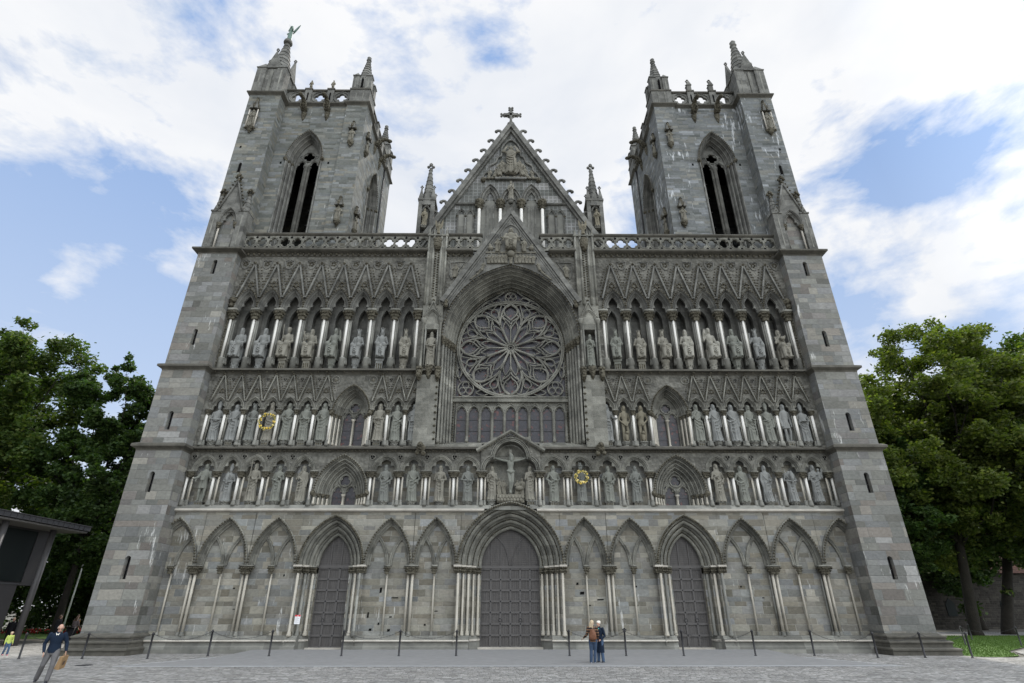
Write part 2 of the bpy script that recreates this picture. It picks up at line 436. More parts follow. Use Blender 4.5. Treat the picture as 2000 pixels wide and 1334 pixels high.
def arm(f, q, pose, sh, R, slv=.07, hand=True):
    x, y, z = sh
    P = {'down': [(q*.07, 0, -.3), (q*.06, -.06, -.58)], 'chest': [(q*.11, -.03, -.28), (-q*.08, -.2, -.22)], 'belly': [(q*.12, 0, -.30), (-q*.10, -.21, -.36)],
         'pray': [(q*.07, -.05, -.28), (-q*.17, -.24, -.12)], 'raise': [(q*.15, -.06, -.22), (q*.14, -.18, .10)], 'hip': [(q*.14, 0, -.28), (-q*.02, -.14, -.44)],
         'out': [(q*.1, -.06, -.26), (q*.2, -.24, -.34)], 'lap': [(q*.1, -.04, -.28), (-q*.02, -.3, -.44)], 'face': [(q*.1, -.08, -.27), (-q*.14, -.17, .05)], 'overhead': [(q*.14, -.02, .05), (q*.0, -.03, .32)],
         'fig': [(q*.09, 0, -.3), (-q*.14, -.16, -.58)]}[pose]
    e = (x+P[0][0], y+P[0][1], z+P[0][2]); h = (x+P[1][0], y+P[1][1], z+P[1][2])
    f.limb([(x, y, z), e, h], [slv*1.15, slv, slv*.72])
    d = Vector(h)-Vector(e); d.normalize(); hh = Vector(h)+d*.05
    f.ell(tuple(hh), (.036, .03, .045))
    sidev = d.cross(Vector((0, 0, 1))) if abs(d.z) < .8 else d.cross(Vector((0, 1, 0))); sidev.normalize()
    for k in range(4): a_ = hh+sidev*(k-1.5)*.02; f.limb([tuple(a_), tuple(a_+d*.06+Vector((0, -.012, 0)))], [.013, .011], 6)
    f.limb([tuple(hh-sidev*.02), tuple(hh-sidev*.055+d*.03)], [.014, .012], 6)
    if slv > .06 and pose not in ('down', 'fig', 'overhead'):
        mid = (Vector(e)+Vector(h))/2; f.ell((mid.x, mid.y+.01, mid.z-.09), (.05, .06, .13))
    return h
def statue_fig(sp, seed):
    R = random.Random(seed); f = Fig()
    kind, aR, aL, item = sp['head'], sp['arms'][0], sp['arms'][1], sp.get('item', '')
    body = sp.get('body', 'robe'); sway = R.uniform(-.05, .05); turn = sp.get('turn', R.uniform(-.5, .5))
    if body == 'seat':
        hz = .52
        prof = [(.5, .21, .17), (.62, .19, .15), (.8, .18, .14), (.98, .225, .15), (1.06, .20, .125), (1.12, .1, .09), (1.17, .06, .06)]
        n = 28
        f.loft([[(rx*cos(2*pi*i/n)*(1+.05*sin(7*2*pi*i/n+z*9)), ry*sin(2*pi*i/n), z) for i in range(n)] for z, rx, ry in prof], None)
        for q in (-1, 1):
            kx = q*(.15+R.uniform(0, .04)); f.limb([(q*.1, 0, .55), (kx, -.36, .58), (kx*.92, -.34, .3), (kx*.85, -.36, .06)], [.14, .125, .10, .09])
            f.ell((kx*.85, -.44, .03), (.055, .12, .04))
        # drapery falling between and over the knees
        rings = []
        for zz, w_, yf in ((.04, .24, -.36), (.2, .225, -.37), (.4, .215, -.40), (.55, .215, -.40), (.66, .2, -.28), (.7, .16, -.1)):
            ring = []
            for i in range(34):
                t = 2*pi*i/34; fo = 1+.09*sin(9*t+seed+zz*3)*(1.2-zz)
                ring.append((w_*cos(t)*fo, (yf/2)+(abs(yf)/2)*sin(t)*(1+.06*sin(11*t+zz*8)), zz))
            rings.append(ring)
        f.loft(rings, None)
        for k in range(4):
            zc = .52-.09*k; f.limb([(-.19+.02*k, -.40, zc+.07), (0, -.44-.01*k, zc-.05), (.19-.02*k, -.40, zc+.06)], [.022, .028, .022], 6)
        f.box(-.24, .24, -.02, .26, 0, .5, None)
        shz, hz = 1.05, 1.31
    else:
        n = 40; ph = R.uniform(0, 6); nf = R.choice([9, 11, 13])
        if body == 'robe':
            prof = [(0, .25, .2), (.06, .26, .21), (.35, .22, .185), (.7, .205, .165), (.95, .20, .15), (1.08, .175, .135), (1.25, .205, .14), (1.40, .235, .14), (1.46, .20, .12), (1.52, .10, .085), (1.58, .06, .06)]
            def fa(z): return .15*max(0, min(1, (1.15-z)/.6))
        elif body == 'tunic':
            prof = [(.62, .21, .17), (.8, .2, .155), (1.02, .165, .13), (1.25, .205, .14), (1.40, .235, .14), (1.46, .20, .12), (1.52, .10, .085), (1.58, .06, .06)]
            def fa(z): return .07 if z < 1 else 0
        else:
            prof = [(.82, .16, .12), (.95, .17, .125), (1.08, .14, .105), (1.25, .18, .125), (1.40, .20, .115), (1.46, .17, .10), (1.52, .09, .075), (1.58, .055, .055)]
            def fa(z): return 0
        rings = []
        for z, rx, ry in prof:
            cx = sway*sin(z*2.2)
            rings.append([(cx+rx*cos(2*pi*i/n)*(1+fa(z)*sin(nf*2*pi*i/n+ph+z*1.2)), ry*sin(2*pi*i/n)*(1+fa(z)*sin(nf*2*pi*i/n+ph+z*1.2)), z) for i in range(n)])
        f.loft(rings, None)
        if body == 'robe':
            q = R.choice([-1, 1])
            for k in range(4):                   # swags of the mantle
                z0 = 1.0-.15*k+R.uniform(-.02, .02); f.limb([(-q*.2, -.05, z0+.2+.03*k), (-q*.13, -.14, z0+.06), (-q*.02, -.18, z0-.03-.02*k), (q*.1, -.17, z0-.05), (q*.205, -.05, z0+.05)], [.014, .02, .024, .02, .014], 7)
            f.limb([(q*.2, -.05, 1.38), (q*.06, -.15, 1.12), (-q*.19, -.08, .98)], [.035, .035, .03], 7)
            for k in range(4): f.limb([(q*(.2-.02*k), -.07-.03*k, .95), (q*(.22-.02*k), -.1-.03*k, .45), (q*(.2-.03*k), -.1-.03*k, .06)], [.03, .026, .03], 6)
            for w_ in (-1, 1): f.ell((w_*.1, -.22, .02), (.045, .09, .03))
        else:
            for w_ in (-1, 1):
                kx = w_*.11+(.03 if w_ > 0 else 0)
                f.limb([(w_*.09, 0, .88), (kx, -.05, .48), (w_*.11, .0, .08)], [.095, .062, .045]); f.ell((kx*.97, .01, .33), (.06, .065, .12)); f.ell((w_*.12, -.07, .03), (.045, .12, .035))
            if sp.get('prop'): f.ell((0, -.1, .22), (.1, .1, .2)); f.ell((.02, -.16, .42), (.08, .09, .08))
            f.limb([(.0, .1, .0), (.02, .1, .6)], [.09, .07])
        shz, hz = 1.40, 1.70
    cx = sway*sin(shz*2.2) if body != 'seat' else 0
    h1 = arm(f, -1, aR, (cx-.2, 0, shz), R, .05 if body == 'nude' else .068); h2 = arm(f, 1, aL, (cx+.2, 0, shz), R, .05 if body == 'nude' else .068)
    if kind != 'none': head(f, cx, -.01, hz, kind, R, turn)
    H = Vector(h1); G = Vector(h2); mid = (H+G)/2
    if item == 'book': f.box(mid.x-.09, mid.x+.09, mid.y-.07, mid.y, mid.z-.09, mid.z+.14, None)
    if item == 'tablet': f.box(mid.x-.14, mid.x+.14, mid.y-.06, mid.y, mid.z-.16, mid.z+.2, None)
    if item == 'staff': f.tube([(H.x, H.y-.03, .04), (H.x, H.y-.03, 1.95 if body != 'seat' else 1.4)], .022, 8, None); 
    if item == 'crozier': f.tube([(H.x, H.y-.03, .04), (H.x, H.y-.03, 1.8), (H.x+.05, H.y-.03, 1.93), (H.x+.14, H.y-.03, 1.9), (H.x+.12, H.y-.03, 1.8)], .022, 8, None)
    if item == 'cross': f.tube([(H.x, H.y-.03, .04), (H.x, H.y-.03, 2.0)], .022, 8, None); f.box(H.x-.14, H.x+.14, H.y-.05, H.y-.01, 1.78, 1.83, None)
    if item == 'sword': f.limb([(H.x+.04, H.y-.02, H.z+.14), (H.x+.16, H.y-.03, H.z-.5)], [.022, .016], 8); f.limb([(H.x-.02, H.y-.03, H.z+.04), (H.x+.14, H.y-.03, H.z+.08)], [.016, .016], 6)
    if item == 'sceptre': f.limb([(H.x, H.y-.04, H.z-.1), (H.x-.12, H.y-.04, H.z+.42)], [.02, .02], 8)
    if item == 'sceptre2': f.limb([(H.x+.1, H.y-.04, H.z-.3), (H.x-.02, H.y-.04, H.z+.36)], [.02, .02], 8); f.ell((H.x-.03, H.y-.04, H.z+.38), (.04, .04, .04))
    if item == 'harp':
        c = mid; pts = [(c.x-.1, c.y-.06, c.z-.12), (c.x+.12, c.y-.06, c.z+.02), (c.x+.1, c.y-.06, c.z+.26), (c.x-.05, c.y-.06, c.z+.24), (c.x-.1, c.y-.06, c.z-.12)]; f.limb(pts, [.025]*5, 6)
        for k in range(3): f.limb([(c.x-.05+.05*k, c.y-.05, c.z-.06+.03*k), (c.x-.04+.05*k, c.y-.05, c.z+.22)], [.01, .01], 5)
    if item == 'wheel':
        for r_ in (.13, .06): f.tube([(mid.x+r_*cos(2*pi*i/16), mid.y-.06, mid.z+.08+r_*sin(2*pi*i/16)) for i in range(17)], .022, 6, None)
        for i in range(4): f.limb([(mid.x, mid.y-.06, mid.z+.08), (mid.x+.13*cos(i*pi/2), mid.y-.06, mid.z+.08+.13*sin(i*pi/2))], [.015, .015], 5)
    if item == 'globe': f.ell((mid.x, mid.y-.04, mid.z+.05), (.09, .09, .09))
    if item == 'head': head(f, mid.x, mid.y-.06, mid.z+.12, 'mitre', R)
    if item == 'child': f.limb([(cx+.2, -.1, 1.15), (cx+.22, -.1, 1.42)], [.10, .08]); f.ell((cx+.22, -.11, 1.57), (.062, .062, .075)); f.limb([(cx+.2, -.14, 1.35), (cx+.05, -.2, 1.3)], [.035, .03])
    if item == 'animal': f.ell((mid.x, mid.y-.06, mid.z+.06), (.14, .08, .09)); f.ell((mid.x+.12, mid.y-.08, mid.z+.14), (.05, .05, .05))
    if item == 'platter': f.ell((mid.x, mid.y-.06, mid.z), (.17, .1, .03)); f.ell((mid.x, mid.y-.07, mid.z+.06), (.08, .06, .06))
    if item == 'spear': f.limb([(-.05, -.27, .02), (-.2, -.22, 1.5)], [.02, .02], 8)
    if item == 'building': f.box(mid.x-.1, mid.x+.1, mid.y-.12, mid.y, mid.z-.02, mid.z+.16, None); f.limb([(mid.x, mid.y-.06, mid.z+.14), (mid.x, mid.y-.06, mid.z+.3)], [.06, .01], 6)
    if item == 'rod': f.limb([(H.x-.02, H.y-.05, H.z-.5), (H.x, H.y-.05, H.z+.1)], [.018, .018], 6)
    if item == 'tiara': 
        for k in range(3): f.lathe([(.02, hz+.08+.07*k), (.11-.02*k, hz+.085+.07*k), (.12-.025*k, hz+.14+.07*k), (.02, hz+.145+.07*k)], (cx, 0), 10, None)
    return f
RF = {}
def relief_fig(m, x, z, h, y, lean=0.0, mat=RELF, arms=None):
    n_ = len(m.f); key = (arms, n_ % 5)
    if key not in RF:
        ar = {'up': ('overhead', 'overhead'), 'out': ('out', 'out')}.get(arms, [('belly', 'chest'), ('pray', 'hip'), ('chest', 'down'), ('hip', 'belly'), ('face', 'belly')][n_ % 5])
        RF[key] = statue_fig(dict(head='hair', arms=ar, body='seat' if arms == 'out' else 'robe'), n_ % 97)
    f = RF[key]; k = h/(1.45 if arms == 'out' else 1.85); kx = k*1.15
    m.add([(x+p[0]*kx+lean*p[2]*k, y+p[1]*k*.8, z+p[2]*k) for p in f.v], f.f, mat, True)
EXPO = 0.75
SKYBLOBS = [((-0.663, 0.665, 0.343), 9, -0.26), ((-0.623, 0.556, 0.55), 7, -0.1), ((-0.507, 0.622, 0.596), 5, -0.24), ((-0.558, 0.737, 0.381), 6, -0.26), ((0.517, 0.744, 0.424), 7, -0.22), ((0.593, 0.564, 0.575), 5, -0.34), ((0.671, 0.657, 0.343), 5, -0.12), ((-0.038, 0.595, 0.803), 3, -0.16), ((-0.614, 0.665, 0.425), 3.5, 0.46), ((-0.635, 0.549, 0.543), 5, 0.12), ((-0.571, 0.554, 0.606), 4, 0.12), ((0.594, 0.637, 0.491), 4, 0.38), ((-0.488, 0.486, 0.725), 14, 0.14), ((0.208, 0.593, 0.778), 12, 0.16), ((0.535, 0.466, 0.705), 8, 0.28), ((0.548, 0.694, 0.467), 3, 0.15), ((-0.547, 0.743, 0.384), 2, 0.2), ((-0.341, 0.772, 0.536), 12, 0.12), ((0.657, 0.584, 0.476), 6, 0.2), ((-0.146, 0.73, 0.668), 6, 0.12), ((-0.646, 0.595, 0.478), 5, -0.14), ((0.004, 0.708, 0.706), 14, 0.1)]
# ================================================================== CATHEDRAL
root = empty('cathedral', (0, 0, 0))
tag(root, 'grey stone gothic cathedral west front with two square towers and a round rose window', 'cathedral')
def mir(s): return (lambda p: (s*p[0], p[1], p[2])) if s < 0 else None
mirL = lambda p: (-p[0], p[1], p[2])

# ---- shared column / capital meshes (built round x = 0, y = 0)
def capital(w, d, z0, z1, mat=FOL, seed=0, leaf=.055):
    m = M(); R = random.Random(seed)
    h = z1-z0
    # round neck flaring into a rectangular bell, then abacus
    def ring(hw, hd, z, n=16):
        return [(hw*cos(2*pi*i/n)/max(abs(cos(2*pi*i/n)), abs(sin(2*pi*i/n)))**.55, hd*sin(2*pi*i/n)/max(abs(cos(2*pi*i/n)), abs(sin(2*pi*i/n)))**.55, z) for i in range(n)]
    m.loft([ring(w*.62, d*.62, z0), ring(w*.66, d*.66, z0+h*.06), ring(w*.6, d*.6, z0+h*.1), ring(w*.66, d*.66, z0+h*.45), ring(w*.88, d*.88, z0+h*.78), ring(w*.8, d*.8, z0+h*.82)], mat)
    m.loft([ring(w, d, z0+h*.83), ring(w*1.05, d*1.05, z0+h*.88), ring(w*1.05, d*1.05, z1)], CARV)
    n = max(8, int(2*(w+d)*2/(leaf*2.4)))
    for lv, (k, zz) in enumerate(((.76, .38), (.96, .66))):
        for i in range(n):
            t = 2*pi*(i+.5*lv)/n; q = max(abs(cos(t)), abs(sin(t)))**.55
            m.octa((w*k*cos(t)/q, d*k*sin(t)/q, z0+h*zz+R.uniform(-.03, .03)*h), leaf*R.uniform(.8, 1.35), mat)
    return mesh_of(m, 'capital')
def shafts(L, zb0, zb1, z1, socle=None):
    m = M()
    for dx, dy, r, mat in L:
        m.lathe([(r*1.75, zb0), (r*1.75, zb0+(zb1-zb0)*.35), (r*1.5, zb0+(zb1-zb0)*.45), (r*1.65, zb0+(zb1-zb0)*.6), (r*1.2, zb0+(zb1-zb0)*.75), (r*1.35, zb0+(zb1-zb0)*.9), (r, zb1)], (dx, dy), 12, SLAT)
        m.lathe([(r, zb1), (r, z1)], (dx, dy), 12, mat)
    if socle: m.box(*socle, SLAT)
    return mesh_of(m, 'column')
def put_col(name, shaft_me, cap_me, x, y=0.0, dz=0.0):
    o = obj(name, shaft_me, root, (x, y, dz))
    obj('capital', cap_me, o)
    return o

# ================================================================== LEVEL A : ground arcade
ZS = 4.34
m = M(); P = M()
bays = [(-20.1, 1.5), (-17.08, 1.5), (-14.1, 1.45), (-7.28, 1.43), (-4.5, 1.32)]
def edges(c, hw): return c-hw, c+hw
# back wall behind the arcade, in pieces between the doors
for s in (-1, 1):
    m.xf = mir(s)
    for x0, x1 in ((-21.5, -12.45), (-8.85, -3.0)):
        m.quad((x0, .36, -.2), (x1, .36, -.2), (x1, .36, 7.5), (x0, .36, 7.5), WALL)
    # wall face above the arches
    for c, hw in bays:
        ap = archpts(c, ZS, hw-.34, 2.30, .34, 12)
        strip(m, c-hw, c+hw if c != -4.5 else -3.0, ap, 7.42, 0.0, WALL)
    strip(m, -12.66, -8.7, archpts(-10.65, ZS, .97, 1.75, 1.0, 12), 7.42, 0.0, WALL)
m.xf = None
strip(m, -3.02, 3.02, archpts(0, ZS, 1.75, 2.2, 1.42, 16), 7.42, 0.0, WALL)
# holes and missing blocks in the old masonry
R = random.Random(3)
obj('arcade_wall', m, root)
m = M()
for x, z, w, h in ((-7.6, 3.0, .13, .3), (-6.75, 2.6, .42, .06), (-8.0, .95, .17, .13), (-6.95, .92, .17, .13), (-7.55, 1.25, .1, .12), (-6.9, 1.6, .16, .07), (3.95, 3.35, .14, .14), (4.2, 2.85, .26, .16), (5.25, 2.5, .4, .07), (4.6, 2.2, .16, .06), (7.4, 3.2, .12, .1), (-8.2, 1.7, .1, .3), (-4.9, 1.2, .12, .1), (-13.4, 3.8, .1, .12), (14.8, 2.6, .14, .06), (13.6, 3.2, .1, .1), (18.6, 1.5, .1, .12), (-4.3, 1.9, .2, .05), (6.5, 1.0, .1, .08), (-16.2, 3.1, .12, .08), (-15.9, 2.0, .3, .04)):
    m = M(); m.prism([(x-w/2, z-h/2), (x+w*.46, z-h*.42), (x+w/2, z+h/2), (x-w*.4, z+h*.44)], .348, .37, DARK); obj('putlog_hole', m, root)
# plinth
pl = [(.4, -.2), (-.32, -.2), (-.32, .12), (-.24, .2), (-.24, .34), (-.20, .36), (-.20, .5), (-.12, .54), (-.12, .58), (-.06, .62), (-.06, .66), (.4, .66)]
pw = [(-.19, .355), (-.33, .365), (-.36, .41), (-.33, .455), (-.19, .465)]
for s in (-1, 1):
    m = M(mir(s))
    for x0, x1 in ((-20.55, -11.95), (-9.35, -2.35)):
        m.hstring(x0, x1, pl, SLAT); m.hstring(x0+.004, x1+.02, pw, PALE)
    obj('plinth', m, root)
# arches of the arcade
def arcade_arch(c, hw, hood=True):
    m = M(); a = hw-.34
    mould(m, c, ZS, a, 2.30, orders(0, .355, .24, .06, 2)+[(.25, -.02)], CARV, 12)
    mould(m, c, ZS, a, 2.30, [(.25, -.02), (.25, -.12), (.31, -.15), (.355, -.10), (.355, .01)], CARV, 12)
    for x, z in arc(a, 2.30, .28, 19)[1:-1]:
        m.octa((c+x, -.15, ZS+z), .075, FOL)
    return m
me_arch = {}
for s in (-1, 1):
    for c, hw in bays:
        k = hw
        if k not in me_arch: me_arch[k] = mesh_of(arcade_arch(0, hw), 'arcade_arch')
        o = obj('arcade_arch', me_arch[k], root, (s*c, 0, 0))
        subs = (-1, 1) if c != -20.1 else (1,)
        for q in subs:
            kk = ('s', hw)
            if kk not in me_arch:
                mm = M(); w = hw/2
                mould(mm, 0, ZS, w-.22, 1.42, [(0, .357), (0, .30), (.03, .25), (.07, .235), (.10, .26), (.12, .22), (.17, .20), (.2, .25), (.2, .357)], CARV, 10)
                me_arch[kk] = mesh_of(mm, 'blind_arch')
            obj('blind_arch', me_arch[kk], o, (s*q*(hw/2-.02), 0, 0) if c != -20.1 else (s*(hw/2), 0, 0))
# shafts between the arches
cap3 = capital(.43, .26, 3.86, ZS, seed=1); cap1 = capital(.19, .15, 3.86, ZS, seed=2, leaf=.04)
sh3 = shafts([(-.17, .13, .072, MARO), (0, .22, .06, SLAT), (.1, .04, .078, MARO)], .62, .86, 3.9, (-.3, .3, .1, .35, .6, .66))
sh3b = shafts([(.17, .13, .072, MARO), (0, .22, .06, SLAT), (-.1, .04, .078, MARO), (-.22, .2, .05, SLAT)], .62, .86, 3.9, (-.3, .3, .1, .35, .6, .66))
sh1 = shafts([(0, .24, .055, MARO)], .62, .86, 3.9)
for s in (-1, 1):
    for x in (-18.58, -15.55, -5.85): put_col('arcade_column', sh3 if s > 0 else sh3b, cap3, s*x, .0)
    for x in (-20.0, -17.08, -14.1, -7.28, -4.5): put_col('arcade_shaft', sh1, cap1, s*x, .0, 0)
# ---- portals
def portal(cx, a, h, D, yin, n, nsh, oc, wood_h):
    """a,h: inner opening ; D radial width ; yin depth ; n orders"""
    m = M()
    mould(m, cx, ZS, a, h, orders(0, yin, D-.12, .02, n), CARV, 16)
    for k in range(n):                       # carved bands between the rolls
        d = (D-.12)*(k+.55)/n; y = yin-(yin-.02)*(k+.62)/n
        for x, z in arc(a, h, d, 26)[::1]:
            if oc: m.octa((cx+x, y-.04, ZS+z), .085, FOL, (1, .8, 1))
    mould(m, cx, ZS, a, h, [(D-.12, .02), (D-.12, -.16), (D-.04, -.22), (D+.03, -.16), (D+.03, .02)], CARV, 16)
    for x, z in arc(a, h, D-.06, 34)[1:-1]: m.octa((cx+x, -.21, ZS+z), .09, FOL)
    # stepped jambs
    js = steps(0, yin, D, .0, nsh)
    for q in (-1, 1):
        ring = [(cx+q*(a+d), y) for d, y in js]
        k = len(ring)
        m.add([(x, y, .6) for x, y in ring]+[(x, y, ZS) for x, y in ring], [(i, i+1, k+i+1, k+i) for i in range(k-1)], WALL)
        # plinth of the jamb
        rp = [(cx+q*(a+.0), yin)]+[(cx+q*(a+D*t), yin*(1-t)-.26) for t in (0.12, 1.0)]+[(cx+q*(a+D), .3)]
        for (za, zb, o, mt) in ((-.2, .34, .06, SLAT), (.36, .46, .14, PALE), (.46, .64, .02, SLAT)):
            rr = [(x, y-o) for x, y in rp]
            m.add([(x, y, za) for x, y in rr]+[(x, y, zb) for x, y in rr], [(0,1,5,4),(1,2,6,5),(2,3,7,6),(4,5,6,7),(0,1,2,3)], mt)
    po = obj('portal_arch', m, root)
    for q in (-1, 1):
        for k in range(nsh):
            x = cx+q*(a+D*(k+.5)/nsh); y = yin*(1-(k+1)/nsh)-.09
            r = .075 if (k % 2 == 0 or nsh < 5) else .06
            sm = M(); mt = MARO if (k+(q > 0)) % 2 == 0 or nsh > 4 else SLAT
            sm.lathe([(r*1.8, .62), (r*1.8, .72), (r*1.4, .78), (r*1.5, .84), (r, .9), (r, 3.9)], (x, y), 12, mt)
            obj('shaft', sm, po)
        # capital band running up the steps
        cm = M()
        for k in range(nsh):
            x0 = cx+q*(a+D*k/nsh-.02); x1 = cx+q*(a+D*(k+1)/nsh+.04); y = yin*(1-(k+1)/nsh)-.02
            if k == nsh-1: x1 += q*.1
            xa, xb = min(x0, x1), max(x0, x1)
            cm.box(xa, xb, y-.24, y+.32, ZS-.09, ZS+.004*k, PALE if k else CARV)
            cm.box(xa+.02, xb-.02, y-.15, y+.3, ZS-.42, ZS-.09, FOL)
            for i in range(4):
                for zz in (.15, .29): cm.ball((xa+(xb-xa)*(i+.5)/4, y-.17, ZS-zz), .065, FOL, 6, 4)
        obj('capital_band', cm, po)
    # wooden infill
    dm = M(); yd = yin+.03
    ap = archpts(cx, ZS, a+.03, h, 0, 16)
    n_ = len(ap)
    dm.add([(x, yd, z) for x, z in ap]+[(x, yd, ZS-.02) for x, z in ap], [(i, i+1, n_+i+1, n_+i) for i in range(n_-1)], DOOR)
    dm.box(cx-a-.03, cx+a+.03, yd-.1, yd+.02, ZS-.1, ZS+.05, DOORF)
    if wood_h:
        for q in (-1, 1):
            for f in (.33, .66): dm.box(cx+q*a*f-.025, cx+q*a*f+.025, yd-.05, yd, ZS+.05, ZS+h*(.86 if f < .5 else .62), DOORF)
            ribs(dm, [(cx+q*.06, ZS+.05), (cx+q*.22, ZS+.8), (cx+q*.5, ZS+1.35), (cx+q*.86, ZS+1.75)], .035, DOORF, yd-.02)
    else:
        for f in (-.33, .33): dm.box(cx+a*f-.03, cx+a*f+.03, yd-.05, yd, ZS+.05, ZS+h*.84, DOORF)
    door = obj('door', dm, root)
    lf = M(); rows = 7; z0, z1 = .03, ZS-.12
    lf.box(cx-a-.03, cx+a+.03, yd, yd+.04, z0, z1, DOOR)
    colsn = 6 if wood_h else 3
    for i in range(colsn+1):
        x = cx-a+2*a*i/colsn; w = .055
        lf.box(max(cx-a-.02, x-w), min(cx+a+.02, x+w), yd-.06, yd, z0, z1, DOORF)
    for j in range(rows+1):
        z = z0+(z1-z0)*j/rows
        lf.box(cx-a-.02, cx+a+.02, yd-.064, yd-.001, max(z0, z-.055), min(z1+.02, z+.055), DOORF)
        for i in range(colsn+1):
            x = cx-a+2*a*i/colsn
            if 0 < i < colsn: lf.octa((x, yd-.07, z), .055, IRON, (1, .5, 1))
    leaf = obj('door_leaf', lf, door)
    for q in (-1, 1):
        hm = M(); pts = [(cx+q*a*.34+.085*cos(2*pi*i/14), yd-.07, 1.42+.085*sin(2*pi*i/14)) for i in range(14)]
        hm.tube(pts, .014, 6, IRON, closed=True); hm.octa((cx+q*a*.34, yd-.06, 1.5), .03, IRON)
        obj('door_ring', hm, door)
    st = M(); st.box(cx-a-.12, cx+a+.12, yin-.35, yin+.1, -.15, .03, PALE); obj('threshold', st, root)
portal(0.0, 1.78, 2.2, 1.42, 1.45, 4, 5, True, True)
for s in (-1, 1): portal(s*10.62, .97, 1.75, 1.0, 1.0, 3, 3, s > 0, False)
# ---- white string course and ledge over the arcade
for s in (-1, 1):
    m = M(mir(s))
    m.hstring(-20.56, -1.62, [(.3, 7.36), (-.02, 7.36), (-.14, 7.40), (-.20, 7.44), (-.20, 7.53), (-.14, 7.56), (.3, 7.56)], PALE)
    m.hstring(-20.56, -1.2, [(.7, 7.5), (-.14, 7.56), (.0, 7.72), (.04, 7.8), (.7, 7.8)], SLAT)
    obj('string_course', m, root)

# ================================================================== LEVEL B : lower gallery
ZB = 9.9
m = M()
# niche back wall, spandrels
for s in (-1, 1):
    m.xf = mir(s)
    for x0, x1 in ((-20.56, -12.3), (-9.0, -1.2)):
        m.quad((x0, .56, 7.7), (x1, .56, 7.7), (x1, .56, 11.3), (x0, .56, 11.3), WALL)
m.xf = None
m.quad((-1.3, .62, 7.5), (1.3, .62, 7.5), (1.3, .62, 12.3), (-1.3, .62, 12.3), CARV)
BB = [(-20.25, -18.60), (-18.60, -17.05), (-17.05, -15.5), (-15.5, -13.98), (-13.98, -12.42), (-8.86, -7.08), (-7.08, -5.36), (-5.36, -3.6), (-3.6, -1.84)]
for s in (-1, 1):
    m.xf = mir(s)
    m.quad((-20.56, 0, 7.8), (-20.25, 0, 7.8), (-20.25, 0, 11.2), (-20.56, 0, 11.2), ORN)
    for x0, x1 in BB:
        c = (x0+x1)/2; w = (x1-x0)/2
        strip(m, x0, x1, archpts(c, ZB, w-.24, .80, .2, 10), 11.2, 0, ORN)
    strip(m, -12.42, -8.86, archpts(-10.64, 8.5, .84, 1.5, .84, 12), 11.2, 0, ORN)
m.xf = None
obj('lower_gallery_wall', m, root)
gal_me = {}
def gal_arch(w, z, rise, kind):
    key = (round(w, 2), z, kind)
    if key in gal_me: return gal_me[key]
    m = M(); a = w-.24
    mould(m, 0, z, a, rise, [(0, .22), (0, .10), (.035, .05), (.07, .06), (.09, .01), (.13, -.04), (.17, -.02), (.2, -.06), (.235, -.05), (.235, .003)], CARV, 9)
    cusps(m, 0, z, a, rise, .12, .24, CARV, .3, pos=(42, 138), wid=11, rim=.07)
    gal_me[key] = mesh_of(m, 'gallery_arch'); return gal_me[key]
def heart(m, x, z, y, r, mat=CARV, dk=DARK):
    for i in range(3):
        t = pi/2+pi+i*2*pi/3
        px, pz = x+r*.5*cos(t), z+r*.5*sin(t)
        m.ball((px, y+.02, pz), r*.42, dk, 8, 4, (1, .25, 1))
    pts = [(x+r*(1.0+.12*cos(3*t))*cos(t), y-.01, z+r*(1.0+.1*cos(3*t))*sin(t)) for t in [2*pi*i/18 for i in range(18)]]
    m.tube(pts, r*.13, 5, mat, closed=True)
for s in (-1, 1):
    for x0, x1 in BB:
        o = obj('gallery_arch', gal_arch((x1-x0)/2, ZB, .80, 'B'), root, (s*(x0+x1)/2, 0, 0))
    for x0, x1 in BB:
        hm = M(); heart(hm, 0, 0, -.015, .17); obj('trefoil_panel', hm, root, (s*x0, 0, 10.78))
capB = capital(.36, .2, 9.48, ZB, seed=4, leaf=.045); capBs = capital(.26, .17, 9.48, ZB, seed=5, leaf=.045)
shB = {1: shafts([(-.13, .05, .085, MARB), (.02, .19, .06, SLAT), (.16, .11, .058, MARO)], 7.74, 8.12, 9.52),
       2: shafts([(-.22, .11, .052, MARO), (0, .04, .082, MARB), (.12, .2, .05, SLAT), (.23, .11, .055, MARO)], 7.74, 8.12, 9.52)}
shBm = shafts([(.13, .05, .085, MARB), (-.02, .19, .06, SLAT), (-.16, .11, .058, MARO)], 7.74, 8.12, 9.52)
for s in (-1, 1):
    for x in (-20.25, -18.60, -17.05, -15.5, -13.98, -12.42): put_col('gallery_column', shB[1] if s > 0 else shBm, capBs, s*x)
    for x in (-8.86, -7.08, -5.36, -3.6, -1.84): put_col('gallery_column', shB[2], capB, s*x)
